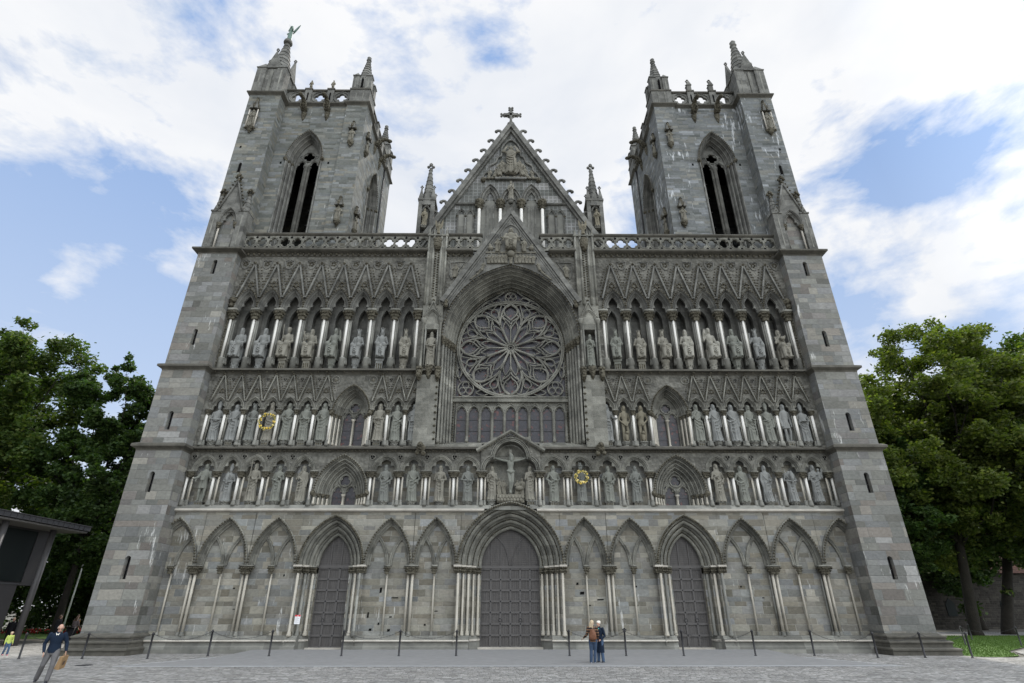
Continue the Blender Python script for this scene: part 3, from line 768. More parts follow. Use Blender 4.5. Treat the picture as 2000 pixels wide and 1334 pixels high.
# ---- windows of the lower and middle gallery
def window(cx, zs, a, h, D, yin, zbot, light_spring, name, n=3, hood=True, jamb=True, xf=None, parent=None, mat=CARV, shaft=MARO, foil_fn=trefo, dark=False, leg=None):
    m = M(xf)
    leg = zs-zbot if leg is None else leg
    mould(m, cx, zs, a, h, orders(0, yin, D-.1, .02, n), mat, 12)
    if hood:
        mould(m, cx, zs, a, h, [(D-.1, .02), (D-.1, -.12), (D-.03, -.17), (D+.04, -.12), (D+.04, .01)], mat, 12)
        for x, z in arc(a, h, D-.04, 20)[1:-1]: m.octa((cx+x, -.16, zs+z), .085, FOL)
        for q in (-1, 1): m.ball((cx+q*(a+D), -.12, zs), .17, FOL, 8, 5)
    js = steps(0, yin, D, .0, n)
    for q in (-1, 1):
        k = len(js)
        m.add([(cx+q*(a+d), y, zs-leg) for d, y in js]+[(cx+q*(a+d), y, zs) for d, y in js], [(i, i+1, k+i+1, k+i) for i in range(k-1)], mat)
        if jamb:
            for j in range(n):
                x = cx+q*(a+D*(j+.5)/n); y = yin*(1-(j+1)/n)-.065; r = .052
                m.lathe([(r*1.8, zs-leg), (r*1.5, zs-leg+.12), (r, zs-leg+.2), (r, zs-.2)], (x, y), 8, shaft)
                m.lathe([(r, zs-.24), (r*1.5, zs-.2), (r*2.6, zs-.05), (r*2.6, zs)], (x, y), 8, FOL, False)
    wo = obj(name, m, parent or root)
    # tracery : two lights and a foiled circle
    t = M(xf); yt = yin-.04
    lw = a/2; ls = light_spring; lh = lw*1.55
    apx = zs+h
    for q in (-1, 1):
        c = cx+q*lw
        mould(t, c, ls, lw-.10, lh-.12, [(0, yt+.12), (0, yt+.0), (.03, yt-.05), (.08, yt-.05), (.1, yt+.0), (.1, yt+.12)], mat, 8, legs=ls-zbot)
        cusps(t, c, ls, lw-.10, lh-.12, yt+.03, yt+.1, mat, .28, pos=(45, 135), wid=11, rim=.06)
    if dark:
        for dx in (-.17, .17): t.lathe([(.11, zbot), (.11, ls-.1), (.2, ls)], (cx+dx, yt-.0), 10, shaft)
        t.lathe([(.13, zbot), (.13, ls-.15), (.3, ls)], (cx, yt-.12), 10, shaft)
    t.lathe([(.12, zbot), (.09, zbot+.15), (.065, zbot+.2), (.065, ls-.15), (.1, ls-.12), (.16, ls)], (cx, yt-.06), 10, shaft)
    cr = a*(.44 if not dark else .5); cz = min(apx-cr*1.35, ls+lh+cr*.62)
    t.tube([(cx+cr*cos(2*pi*i/28), yt-.03, cz+cr*sin(2*pi*i/28)) for i in range(28)], .055, 6, mat, closed=True)
    foil(t, cx, cz, yt, yt+.08, cr, foil_fn(cr*.92), mat)
    # web between the circle, the lights and the arch
    A = arc(a, h, 0, 12)
    for q in (-1, 1):
        ribs(t, [(cx+q*(a-.04), ls-.1+.2), (cx+q*a*.97, (zs+ls)/2+.25), (cx+q*a*.9, zs+h*.42)], .05, mat, yt)
        ribs(t, [(cx, ls+.05), (cx+q*lw*.35, ls+lh*.75), (cx+q*cr*.9, cz-cr*.55)], .045, mat, yt)
        ribs(t, [(cx+q*a*.93, ls+lh*.35), (cx+q*lw*1.25, ls+lh*.98), (cx+q*cr*1.02, cz+.1)], .045, mat, yt)
    # pierced head plate : everything between the arch, the circle and the two lights
    Rm = (a*a+h*h)/(2*a); cm = a-Rm; lw2 = lw-.04; lh2 = lh-.02; Rl = (lw2*lw2+lh2*lh2)/(2*lw2); cl = lw2-Rl
    def solid(x, z):
        ax = abs(x)
        if z < zs: 
            if ax > a: return False
        elif (ax-cm)**2+(z-zs)**2 > Rm*Rm: return False
        bx_ = abs(ax-lw)
        if z < ls: return bx_ > lw2
        return (bx_-cl)**2+(z-ls)**2 > Rl*Rl
    def reach(th):
        r_ = cr*.99
        while r_ < 3 and solid(r_*cos(th), cz+r_*sin(th)): r_ += .02
        return r_
    foil(t, cx, cz, yt+.0, yt+.1, cr, lambda q_: cr*.98, mat, n=56, outer=reach)
    if dark or a > .9:
        for q in (-1, 1): foil(t, cx+q*a*.62, cz+.02, yt-.02, yt+.0, .1, trefo(.12), DARK, n=24, outer=lambda q_: .13)
    obj('tracery', t, wo)
    g = M(xf); yg = yin+.06
    ap = [(cx+x, zs+z) for x, z in A]
    ap = [(ap[0][0], zbot)]+ap+[(ap[-1][0], zbot)]
    k = len(ap)
    gm = GLASS
    if dark:
        z = zbot+1.2; gi = 0
        while z < ls+.4:
            g.box(cx+.1, cx+a, yin+1.5, yin+1.9, z-.03, z+.03, IRON); z += 1.6
    else: g.add([(x, yg, z) for x, z in ap]+[(x, yg, zbot) for x, z in ap], [(i, i+1, k+i+1, k+i) for i in range(k-1)], gm)
    if not dark:
        z = zbot+.55
        while z < ls+lh*.6:
            g.box(cx-a, cx+a, yg-.02, yg-.005, z-.012, z+.012, IRON); z += .62
    obj('louvre_boards' if dark else 'glass', g, wo)
    return wo
for s in (-1, 1):
    window(s*10.64, 8.5, .84, 1.5, .84, .85, 7.82, 8.55, 'gallery_window', n=4)
# ---- crucifixion niche and porch gable
def tref_line(n=10):
    L = []
    for i in range(n+1):
        t = i/n*pi/2; L.append((-1.62+.62*(1-cos(t))*.95, 9.9+.62*sin(t)*1.15))
    L2 = [(-1.05+0*0, 10.62)]
    for i in range(13):
        t = pi-pi*i/12; L2.append((1.02*cos(t), 10.66+1.12*sin(t)))
    return L+L2+[(1.05, 10.62)]+[(-x, z) for x, z in L[::-1]]
m = M(); TL = tref_line()
gz = lambda x: 12.25-abs(x)*.56
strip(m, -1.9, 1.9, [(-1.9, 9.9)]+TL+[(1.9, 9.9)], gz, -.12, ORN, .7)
for k, (off, yy) in enumerate(((.05, -.16), (.14, -.18), (.25, -.2))):
    pts = []
    for x, z in TL:
        cx_, cz_ = (0, 10.66) if z > 10.6 and abs(x) < 1.1 else (math.copysign(1.02, x), 9.9)
        d = Vector((x-cx_, z-cz_)); d = d.normalized() if d.length > 1e-6 else Vector((0, 1))
        pts.append((x+d.x*off, yy, z+d.y*off))
    m.tube(pts, .045, 5, CARV)
for q in (-1, 1):
    P0, P1 = (q*2.15, 11.05), (0, 12.35)
    d = Vector((P1[0]-P0[0], P1[1]-P0[1])).normalized(); nrm = Vector((-d.y*q, d.x*q)) if q > 0 else Vector((-d.y, d.x))
    up = Vector((q*abs(d.y), abs(d.x)))
    pr = [(0, 0), (0, .12)]
    a0, a1 = Vector(P0), Vector(P1)
    vs = []
    for b in (a0, a1):
        for o, y in ((-.02, -.1), (-.02, -.3), (.06, -.42), (.15, -.42), (.18, .1)):
            w = b+up*o; vs.append((w.x if b is a0 else 0+up.x*0, y, (b+Vector((0, o*1.15))).y))
    m.add(vs, [(i, (i+1) % 5, 5+(i+1) % 5, 5+i) for i in range(5)]+[(0,1,2,3,4),(9,8,7,6,5)], CARV)
    for i in range(14):
        t = (i+.5)/14; w = a0.lerp(a1, t); m.octa((w.x, -.34, w.y-.06), .06, FOL)
obj('porch_gable', m, root)
m = M(); m.box(-1.3, 1.3, -.1, .62, 7.5, 7.72, SLAT); obj('ledge', m, root)
# string 2 with foliage underside
for s in (-1, 1):
    m = M(mir(s))
    m.hstring(-20.56, -2.05, [(.3, 11.08), (0, 11.08), (-.05, 11.12), (-.10, 11.22), (-.36, 11.24), (-.38, 11.34), (-.2, 11.38), (.08, 11.55), (.6, 11.55), (.6, 11.2)], DSTR)
    x = -20.4
    while x < -2.1: m.octa((x, -.15, 11.15), .07, FOL); x += .2
    obj('string_course', m, root)

# ================================================================== LEVEL C : middle gallery
ZC = 14.0
m = M()
CB = [(-20.12+1.173*i, -20.12+1.173*(i+1)) for i in range(7)]+[(-9.33+1.155*i, -9.33+1.155*(i+1)) for i in range(3)]
for s in (-1, 1):
    m = M(mir(s))
    for x0, x1 in ((-20.56, -11.8), (-9.4, -5.0)):
        m.quad((x0, .6, 11.5), (x1, .6, 11.5), (x1, .6, 15.3), (x0, .6, 15.3), SLAT)
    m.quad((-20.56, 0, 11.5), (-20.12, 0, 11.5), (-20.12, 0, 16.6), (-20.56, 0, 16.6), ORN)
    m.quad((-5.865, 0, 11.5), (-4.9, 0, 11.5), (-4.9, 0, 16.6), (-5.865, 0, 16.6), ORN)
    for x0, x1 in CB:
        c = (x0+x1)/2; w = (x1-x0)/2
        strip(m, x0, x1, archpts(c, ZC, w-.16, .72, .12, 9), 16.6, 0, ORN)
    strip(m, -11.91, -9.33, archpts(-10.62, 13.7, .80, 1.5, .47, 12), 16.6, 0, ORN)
    obj('middle_gallery_wall', m, root)
def gable(w, z0, zt, bw, y, nb, mat=CARV, bead=.045, back=True):
    """crocketed steep gable of sloping bars round x 0"""
    m = M()
    for q in (-1, 1):
        a0, a1 = Vector((q*w, z0)), Vector((q*.02, zt)); d = (a1-a0).normalized(); nn = Vector((d.y, -d.x))*(1 if q > 0 else -1)
        A = [(a0+nn*t).to_tuple() for t in (-bw, bw)]; B = [(a1+nn*t).to_tuple() for t in (-bw, bw)]
        vs = [(A[0][0], .01, A[0][1]), (A[0][0], y, A[0][1]), (A[1][0], y, A[1][1]), (A[1][0], .01, A[1][1]),
              (B[0][0], .01, B[0][1]), (B[0][0], y, B[0][1]), (B[1][0], y, B[1][1]), (B[1][0], .01, B[1][1])]
        m.add(vs, [(0,1,5,4),(1,2,6,5),(2,3,7,6),(4,5,6,7)], mat)
        for i in range(nb):
            t = (i+.6)/nb; p = a0.lerp(a1, t)
            p2 = p+nn*(bw+bead*1.5); m.octa((p2.x, y*.8, p2.y), bead*1.35, FOL)
            p4 = p+nn*(bw+bead*4.6)
            if t > .3 and p4.y < zt-.1: m.octa((p4.x, -.02, p4.y), bead*1.05, FOL)
            if t < .6: p3 = p-nn*(bw+bead*1.5); m.octa((p3.x, y*.6, p3.y), bead*1.1, FOL)
    m.octa((0, y-.02, zt+bead), bead*2.2, FOL)
    zc_ = z0+(zt-z0)*.40; r_ = w*.22
    for i in range(6):
        t = pi/2+i*pi/3; m.ball((r_*cos(t), -.03, zc_+r_*sin(t)), r_*(.42 if i % 2 else .55), FOL, 6, 4)
    for q in (-1, 1): ribs(m, [(q*w*.34, zc_-r_*1.3), (q*w*.2, zc_+r_*.9), (0, zc_+r_*2.1)], .022, mat, -.03, 4, 3)
    return mesh_of(m, 'gable')
me_c = {}
for s in (-1, 1):
    for k, (x0, x1) in enumerate(CB):
        w = (x1-x0)/2; key = round(w, 3)
        if key not in me_c:
            mm = M(); a = w-.16
            mould(mm, 0, ZC, a, .72, [(0, .25), (0, .08), (.03, .03), (.06, .05), (.08, -.02), (.12, -.07), (.15, -.05), (.16, .003)], CARV, 9)
            cusps(mm, 0, ZC, a, .72, .1, .22, CARV, .24, pos=(40, 140), wid=12, rim=.06)
            me_c[key] = (mesh_of(mm, 'niche_arch'), gable(w-.03, 14.55, 16.42, .036, -.15, 12, CARV, .045))
        a = obj('niche_arch', me_c[key][0], root, (s*(x0+x1)/2, 0, 0))
        obj('gable', me_c[key][1], a)
    hm = None
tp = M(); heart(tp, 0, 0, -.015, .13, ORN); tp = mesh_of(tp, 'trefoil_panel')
rp_ = M(); rp_.tube([(.27*cos(2*pi*i/20), -.02, .27*sin(2*pi*i/20)) for i in range(20)], .04, 6, CARV, closed=True); rp_.octa((0, -.02, 0), .14, RELF); rp_ = mesh_of(rp_, 'roundel')
for s in (-1, 1):
    for x in [b[0] for b in CB[1:7]]+[b[0] for b in CB[8:]]: obj('trefoil_panel', tp, root, (s*x, 0, 16.12))
    for x in (-11.95, -9.4): obj('roundel', rp_, root, (s*x, 0, 16.1))
capC = capital(.19, .16, 13.6, ZC, seed=6, leaf=.04)
shC = shafts([(-.02, -.0, .085, MARB), (.12, .1, .06, CARV), (-.14, .1, .05, CARV)], 11.5, 11.9, 13.62)
for s in (-1, 1):
    for x in [-20.12+1.173*i for i in range(8)]+[-9.33+1.155*i for i in range(4)]: put_col('niche_column', shC, capC, s*x)
    window(s*10.62, 13.7, .80, 1.5, .47, .85, 11.6, 13.5, 'gallery_window', n=3, foil_fn=quatre, shaft=MARO)
for s in (-1, 1):
    m = M(mir(s))
    m.hstring(-20.56, -4.9, [(.3, 16.5), (0, 16.5), (-.05, 16.58), (-.12, 16.66), (-.40, 16.68), (-.40, 16.8), (-.2, 16.86), (.05, 16.95), (1.2, 16.95), (1.2, 16.6)], DSTR)
    x = -20.2
    while x < -5: m.octa((x, -.24, 16.62), .085, FOL); x += 1.173/2
    obj('string_course', m, root)

# ================================================================== LEVEL D : upper gallery
ZD = 21.6
XD = [-20.15+1.68*i for i in range(9)]        # -20.15 .. -6.71
for s in (-1, 1):
    m = M(mir(s))
    for x0, x1 in zip(XD, XD[1:]):
        c = (x0+x1)/2; w = (x1-x0)/2
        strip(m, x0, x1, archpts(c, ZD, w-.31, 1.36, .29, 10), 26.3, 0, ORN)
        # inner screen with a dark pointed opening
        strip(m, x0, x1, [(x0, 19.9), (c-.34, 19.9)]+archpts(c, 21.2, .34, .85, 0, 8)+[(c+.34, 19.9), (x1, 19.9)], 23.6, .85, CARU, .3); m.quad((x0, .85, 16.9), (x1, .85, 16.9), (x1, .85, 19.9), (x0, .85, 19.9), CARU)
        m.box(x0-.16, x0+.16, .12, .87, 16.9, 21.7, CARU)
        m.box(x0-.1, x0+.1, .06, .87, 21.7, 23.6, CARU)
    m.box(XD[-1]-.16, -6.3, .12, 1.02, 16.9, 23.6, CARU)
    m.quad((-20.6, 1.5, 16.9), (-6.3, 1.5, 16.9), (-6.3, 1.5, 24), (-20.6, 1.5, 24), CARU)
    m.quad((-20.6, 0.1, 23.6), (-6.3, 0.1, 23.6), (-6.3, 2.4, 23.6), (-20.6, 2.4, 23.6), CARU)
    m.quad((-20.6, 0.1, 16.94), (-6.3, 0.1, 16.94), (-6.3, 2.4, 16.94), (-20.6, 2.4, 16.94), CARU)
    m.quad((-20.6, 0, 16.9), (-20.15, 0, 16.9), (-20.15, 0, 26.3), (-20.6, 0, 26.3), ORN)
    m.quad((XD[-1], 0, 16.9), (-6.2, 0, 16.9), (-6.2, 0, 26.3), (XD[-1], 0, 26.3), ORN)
    obj('upper_gallery_wall', m, root)
mm = M(); a = .53
mould(mm, 0, ZD, a, 1.36, [(0, .45), (0, .16), (.05, .08), (.08, .12), (.12, .0), (.17, -.06), (.21, .0), (.25, -.12), (.29, -.16), (.32, -.1), (.325, .003)], CARU, 10)
cusps(mm, 0, ZD, a, 1.36, .2, .36, CARU, .34, pos=(38, 142), wid=12, rim=.08)
for x, z in arc(a, 1.36, .31, 11)[1:-1]: mm.octa((x, -.17, ZD+z), .085, FOL)
archD = mesh_of(mm, 'canopy_arch'); gabD = gable(.80, 22.55, 25.45, .058, -.18, 12, CARU, .065)
sp_ = M(); pts = [(-.33, .3), (-.12, .2), (0, .27), (.12, .2), (.33, .3), (.33, -.02), (.16, -.38), (0, -.46), (-.16, -.38), (-.33, -.02)]
sp_.tube([(x, -.03, z) for x, z in pts], .035, 5, CARU, closed=True)
for i in range(5): sp_.octa((.14*cos(i*1.26), -.02, .14*sin(i*1.26)), .09, FOL)
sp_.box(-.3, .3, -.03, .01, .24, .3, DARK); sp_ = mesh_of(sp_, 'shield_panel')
capD = capital(.36, .27, 20.75, ZD, seed=8, leaf=.075)
shD = shafts([(0, -.03, .085, MARB), (-.13, .07, .07, SLAT), (.14, .07, .07, SLAT), (.2, .2, .06, SLAT), (-.2, .2, .06, SLAT)], 17.3, 17.78, 20.8)
kn = M(); kn.lathe([(.2, 16.9), (.2, 17.66), (.22, 17.7), (.2, 17.76), (.13, 17.8)], (0, .02), 14, SLAT)
for i in range(12): kn.octa((.27*cos(i*.52), .04+.27*sin(i*.52), 17.5), .01, SLAT)
kn = mesh_of(kn, 'pedestal')
for s in (-1, 1):
    for x0, x1 in zip(XD, XD[1:]):
        a_ = obj('canopy_arch', archD, root, (s*(x0+x1)/2, 0, 0)); obj('gable', gabD, a_)
    for i, x in enumerate(XD):
        o = put_col('upper_column', shD, capD, s*x); obj('pedestal', kn, o)
        if i < 8: obj('shield_panel', sp_, root, (s*(x), 0, 25.55) if i else (s*(x+.05), 0, 25.55))
    # foliage trail up the jamb by the buttress
    fm = M(mir(s))
    for i in range(22): fm.octa((-20.38, -.03, 17.2+i*.2), .13, FOL, (.7, .7, 1))
    fm.ball((-20.3, -.12, 22.3), .28, FOL, 8, 6); fm.ball((-20.35, -.12, 21.9), .2, FOL, 8, 6)
    obj('foliage_trail', fm, root)
# cornice
for x0, x1 in ((-20.6, -6.3), (6.3, 20.6), (-4.95, -2.9), (2.9, 4.95)):
    m = M()
    m.hstring(x0, x1, [(.3, 26.2), (0, 26.2), (-.08, 26.26), (-.1, 26.46), (-.42, 26.54), (-.5, 26.6), (-.5, 26.74), (-.3, 26.82), (.6, 26.86), (.6, 26.4)], DSTR)
    x = x0+.15
    while x < x1-.1:
        m.ball((x, -.14, 26.36), .1, FOL, 6, 4); m.octa((x+.2, -.2, 26.44), .06, FOL); x += .42
    obj('cornice', m, root)
# balustrade : pierced panels
def bal_cell(w):
    m = M(); zc = 27.55; h = .62
    foil(m, 0, zc, -.04, .16, 1, lambda t: .40*(.70+.30*abs(cos(2*t))**.6)*(1.0 if sin(t) < 0 else 1.06), CARV, n=32, outer=rect(w/2, h))
    m.tube([(.40*cos(2*pi*i/24), -.05, zc+(.44 if sin(2*pi*i/24) < 0 else .50)*sin(2*pi*i/24)) for i in range(24)], .035, 5, CARV, closed=True)
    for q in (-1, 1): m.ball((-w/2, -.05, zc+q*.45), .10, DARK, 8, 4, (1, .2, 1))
    return mesh_of(m, 'pierced_panel')
for s in (-1, 1):
    m = M(mir(s))
    for x0, x1 in ((-20.6, -6.35), (-4.95, -2.2)):
        m.hstring(x0, x1, [(.1, 26.80), (-.12, 26.80), (-.12, 26.9), (-.07, 26.94), (.1, 26.94)], CARV)
        m.hstring(x0, x1, [(.12, 28.16), (-.08, 28.16), (-.16, 28.22), (-.2, 28.28), (-.2, 28.36), (-.1, 28.42), (.12, 28.42), (.2, 28.34), (.2, 28.22)], DSTR)
    bo = obj('balustrade', m, root)
    n = 16; w = (20.6-6.35)/n; me = bal_cell(w)
    for i in range(n): obj('pierced_panel', me, bo, (s*(-20.6+w*(i+.5)), 0, 0))
    for i in range(3): obj('pierced_panel', me, bo, (s*(-4.93+w*(i+.5)), 0, 0))
# gallery roof, body of the church behind
m = M()
for s in (-1, 1):
    m.xf = mir(s); m.box(-20.55, -5.0, .65, 10.6, 24.2, 26.75, CARU)
m.xf = None
m.box(-23.2, 23.2, 2.6, 10.6, -.2, 24.2, CARU); m.box(-5.0, 5.0, 2.6, 10.6, 24.3, 26.7, CARU)
obj('body_wall', m, root)

# ================================================================== central buttresses and great window
for s in (-1, 1):
    m = M(mir(s))
    m.box(-6.35, -4.9, -.28, 1.0, 11.4, 16.4, CARV)
    m.box(-6.35, -4.9, -.28, 1.0, 19.9, 28.0, CARV)
    m.box(-6.35, -4.9, .5, 1.0, 16.4, 19.9, CARU)
    for x in (-6.28, -5.9, -5.32, -4.95):
        m.lathe([(.085, 21.9), (.085, 27.9)], (x, -.34), 10, CARV)
        m.lathe([(.085, 27.9), (.13, 28.0), (.13, 28.1), (.09, 28.12), (.10, 28.2), (.0, 28.9)], (x, -.34), 8, CARV)
    for x in (-6.22, -5.0):
        m.lathe([(.11, 16.9), (.09, 17.1), (.085, 17.2), (.085, 20.3), (.12, 20.34), (.19, 20.6), (.19, 20.7)], (x, -.36), 10, CARV)
        m.lathe([(.07, 17.1), (.07, 20.3)], (x+(.17 if x < -6 else -.17), -.22), 8, SLAT)
    i = 0
    while 22.6+i*.22 < 27.6:
        z = 22.6+i*.22
        m.octa((-5.72, -.32, z), .085, FOL); m.octa((-5.5, -.32, z+.11), .085, FOL); i += 1
    for z in [11.9+.45*k for k in range(11)]: m.octa((-5.0, -.3, z), .11, FOL)
    # canopy of the niche
    mould(m, -5.61, 20.7, .36, .62, [(0, .2), (0, -.3), (.05, -.36), (.09, -.33), (.13, -.4), (.19, -.38), (.22, -.25)], CARV, 8)
    strip(m, -6.2, -5.02, archpts(-5.61, 20.7, .36, .62, .18, 8), lambda x: 22.1-abs(x+5.61)*2.2 if 22.1-abs(x+5.61)*2.2 > 20.7 else 20.7, -.33, CARV)
    for q in (-1, 1):
        for k in range(7):
            t = k/6; m.octa((-5.61+q*.62*(1-t), -.37, 20.85+1.3*t), .065, FOL)
        ribs(m, [(-5.61+q*.64, 20.75), (-5.61+q*.3, 21.45), (-5.61, 22.15)], .05, CARV, -.38, N=2)
    m.octa((-5.61, -.36, 22.25), .12, FOL)
    # band of statue canopy at the head
    m.lathe([(.12, 26.6), (.3, 26.95), (.34, 27.2), (.3, 27.25), (.36, 27.6), (.32, 27.65)], (-5.61, -.4), 10, FOL)
    m.box(-6.42, -4.82, -.42, 1.0, 27.98, 28.12, CARV)
    bo = obj('central_buttress', m, root)
    for x in (-6.25, -4.98):
        c = M(mir(s)); c.ball((x, -.5, 16.45), .26, FOL, 10, 7, (.8, 1.1, 1)); c.ball((x, -.7, 16.2), .16, FOL, 8, 6, (1, 1, 1.3)); c.ball((x+.1, -.62, 16.75), .1, FOL, 6, 5); c.ball((x-.1, -.62, 16.75), .1, FOL, 6, 5)
        c.lathe([(.08, 15.95), (.16, 16.1), (.2, 16.4), (.24, 16.8), (.26, 16.9)], (x, -.36), 10, FOL)
        obj('carved_beast', c, bo)
    c = M(mir(s)); c.lathe([(.05, 16.1), (.14, 16.3), (.22, 16.6), (.3, 16.85), (.3, 16.97), (.02, 17.0)], (-5.61, -.3), 12, FOL); obj('corbel', c, bo)
    c = M(mir(s)); c.ball((-5.75, -.42, 11.25), .34, FOL, 10, 7, (.9, 1.2, .9)); c.ball((-5.75, -.72, 11.4), .2, FOL, 8, 6); c.ball((-5.55, -.55, 10.9), .17, FOL, 8, 6); c.ball((-5.95, -.5, 10.95), .16, FOL, 8, 6)
    obj('carved_beast', c, bo)
# great arch
A4, H4, ZR = 4.05, 5.1, 19.35
m = M()
YI = 1.6
mould(m, 0, ZR, A4, H4, [(-.02, YI)]+orders(0, YI, .74, -.05, 5), CARV, 22)
mould(m, 0, ZR, A4, H4, [(.74, -.05), (.74, -.3), (.80, -.36), (.86, -.3), (.86, .0)], CARU, 22)
for x, z in arc(A4, H4, .80, 34): m.octa((x, -.36, ZR+z), .10, FOL)
for x, z in arc(A4, H4, -.1, 44)[1:-1]: m.octa((x, YI-.04, ZR+z), .075, FOL)
js = steps(0, YI, .78, -.05, 5)
for q in (-1, 1):
    k = len(js)
    m.add([(q*(A4+d), y, 11.4) for d, y in js]+[(q*(A4+d), y, ZR) for d, y in js], [(i, i+1, k+i+1, k+i) for i in range(k-1)], CARV)
    for j in range(5):
        x = q*(A4+.78*(j+.5)/5); y = YI-(YI+.05)*(j+1)/5-.085
        m.lathe([(.1, 11.7), (.1, 11.95), (.075, 12.05), (.075, 18.75)], (x, y), 10, CARV)
        m.lathe([(.08, 18.72), (.11, 18.8), (.15, 19.05), (.19, 19.22), (.19, 19.33)], (x, y), 8, FOL)
        for t in range(6): m.octa((x+.15*cos(t), y-.1+.05*sin(t), 18.95+.12*(t % 2)), .05, FOL)
    z = 11.95
    while z < 19.3: m.octa((q*(A4-.07), YI-.05, z), .07, FOL); z += .2
obj('great_arch', m, root)
m = M()
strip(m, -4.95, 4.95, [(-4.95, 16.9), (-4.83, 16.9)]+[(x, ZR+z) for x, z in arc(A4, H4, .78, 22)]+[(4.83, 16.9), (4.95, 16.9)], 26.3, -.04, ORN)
# slope of the sill
for q in (-1, 1): m.add([(q*4.95, -.06, 11.45), (q*1.88, -.06, 11.45), (q*1.88, -.04, 11.6), (q*4.95, -.04, 11.6), (q*1.88, YI, 12.2), (q*4.3, YI, 12.2)], [(0,1,2,3),(3,2,4,5)], CARV)
m.quad((-1.9, .66, 11.86), (1.9, .66, 11.86), (1.9, YI, 12.2), (-1.9, YI, 12.2), CARV)
m.quad((-4.3, YI-.001, 12.2), (4.3, YI-.001, 12.2), (4.3, YI+.2, 12.2), (-4.3, YI+.2, 12.2), CARV)
for q in (-1, 1):                             # carved panels either side of the gablet
    pts = [(q*4.6, 25.7), (q*3.5, 25.75), (q*3.95, 25.0), (q*4.45, 24.2), (q*4.6, 24.6)]
    m.tube([(x, -.08, z) for x, z in pts], .05, 5, CARU, closed=True)
    relief_fig(m, q*4.2, 24.35, 1.2, -.08, lean=-.05*q)
    m.ball((q*4.72, -.35, 22.1), .24, FOL, 8, 6); m.ball((q*4.72, -.4, 21.8), .18, FOL, 8, 6)
obj('great_window_wall', m, root)
# rose
rose = M(); RC = ZR; RR = 3.80; YT = YI+.05
# plate frame between arch and ring
mould(rose, 0, ZR, A4, H4, [(0, YT), (-.16, YT), (-.16, YT+.25)], CARV, 22)
rose.box(-A4, A4, YT-.12, YT+.2, 15.08, 15.5, CARV); rose.box(-A4, A4, YT-.2, YT-.1, 15.40, 15.48, CARV); rose.box(-A4, A4, YT-.17, YT-.1, 15.1, 15.16, CARV)
for q in (-1, 1): rose.box(q*A4-.14, q*A4+.14, YT, YT+.25, 12.2, ZR, CARV)
roseo = obj('rose_window', rose, root)
t = M()
circ = lambda r, n=72: [(r*cos(2*pi*i/n), r*sin(2*pi*i/n)) for i in range(n)]
t.tube([(x, YT, RC+z) for x, z in circ(RR)], .10, 6, CARV, closed=True)
t.tube([(x, YT-.06, RC+z) for x, z in circ(RR+.13)], .06, 6, CARV, closed=True)
t.tube([(x, YT, RC+z) for x, z in circ(.28, 20)], .07, 6, CARV, closed=True)
t.tube([(x, YT, RC+z) for x, z in circ(.14, 12)], .04, 5, CARV, closed=True)
def pol(r, a): return (RR*r*cos(a), RC+RR*r*sin(a))
for k in range(8):
    a = k*pi/4+pi/2; b = a+pi/8
    D = rad(1)
    ribs(t, [pol(.09, a), pol(.5, a)], .06, CARV, YT)               # minor spoke
    ribs(t, [pol(.08, b), pol(.5, b)], .10, CARV, YT)              # major spoke
    # small ovals round the hub
    for c_ in (a, b):
        t.tube([(RR*.115*cos(c_)+.075*cos(2*pi*i/10)*1.0, YT, RC+RR*.115*sin(c_)+.075*sin(2*pi*i/10)) for i in range(10)], .025, 4, CARV, closed=True)
    for q in (-1, 1):
        # main branch from major spoke to the tip of the petal
        ribs(t, [pol(.5, b), pol(.62, b-q*3*D), pol(.74, b-q*8.0*D), pol(.86, b-q*13*D), pol(.93, b-q*17*D), pol(.975, b-q*22.5*D)], .082, CARV, YT)
        # second parallel branch
        ribs(t, [pol(.5, b), pol(.64, b-q*1.5*D), pol(.76, b-q*5*D), pol(.86, b-q*8*D), pol(.955, b-q*11*D)], .055, CARV, YT)
        # teardrop of the petal
        ribs(t, [pol(.6, a), pol(.65, a+q*3*D), pol(.72, a+q*8*D), pol(.80, a+q*9.5*D), pol(.88, a+q*7.5*D), pol(.965, a)], .066, CARV, YT)
        # forks from the minor spoke
        ribs(t, [pol(.5, a), pol(.57, a+q*3*D), pol(.64, a+q*9*D), pol(.70, a+q*13.5*D), pol(.78, a+q*14.0*D)], .06, CARV, YT)
        # light heads between spokes
        ribs(t, [pol(.34, a+q*20*D), pol(.42, a+q*19.2*D), pol(.50, a+q*16*D), pol(.57, a+q*11*D), pol(.61, a+q*10.5*D)], .046, CARV, YT)
        ribs(t, [pol(.40, a+q*1.2*D), pol(.47, a+q*3*D), pol(.53, a+q*7*D), pol(.60, a+q*10.5*D)], .046, CARV, YT)
        ribs(t, [pol(.61, a+q*10.5*D), pol(.68, a+q*13*D), pol(.74, a+q*10.5*D)], .052, CARV, YT)
        # small teardrop on the major axis
        ribs(t, [pol(.70, b), pol(.75, b+q*3.2*D), pol(.82, b+q*4.8*D), pol(.88, b+q*3.8*D), pol(.915, b)], .06, CARV, YT)
        ribs(t, [pol(.915, b), pol(.95, b+q*3*D), pol(.985, b+q*6*D)], .046, CARV, YT)
        ribs(t, [pol(.93, a+q*6*D), pol(.96, a+q*9*D), pol(.985, a+q*13*D)], .046, CARV, YT)
        for rr, aa in ((.80, 5.8), (.74, 5.6)): x, z = pol(rr, a+q*aa*D); t.octa((x, YT, z), .07, CARV)
        for rr, aa in ((.47, 16), (.49, 5)): x, z = pol(rr, a+q*aa*D); t.octa((x, YT, z), .06, CARV)
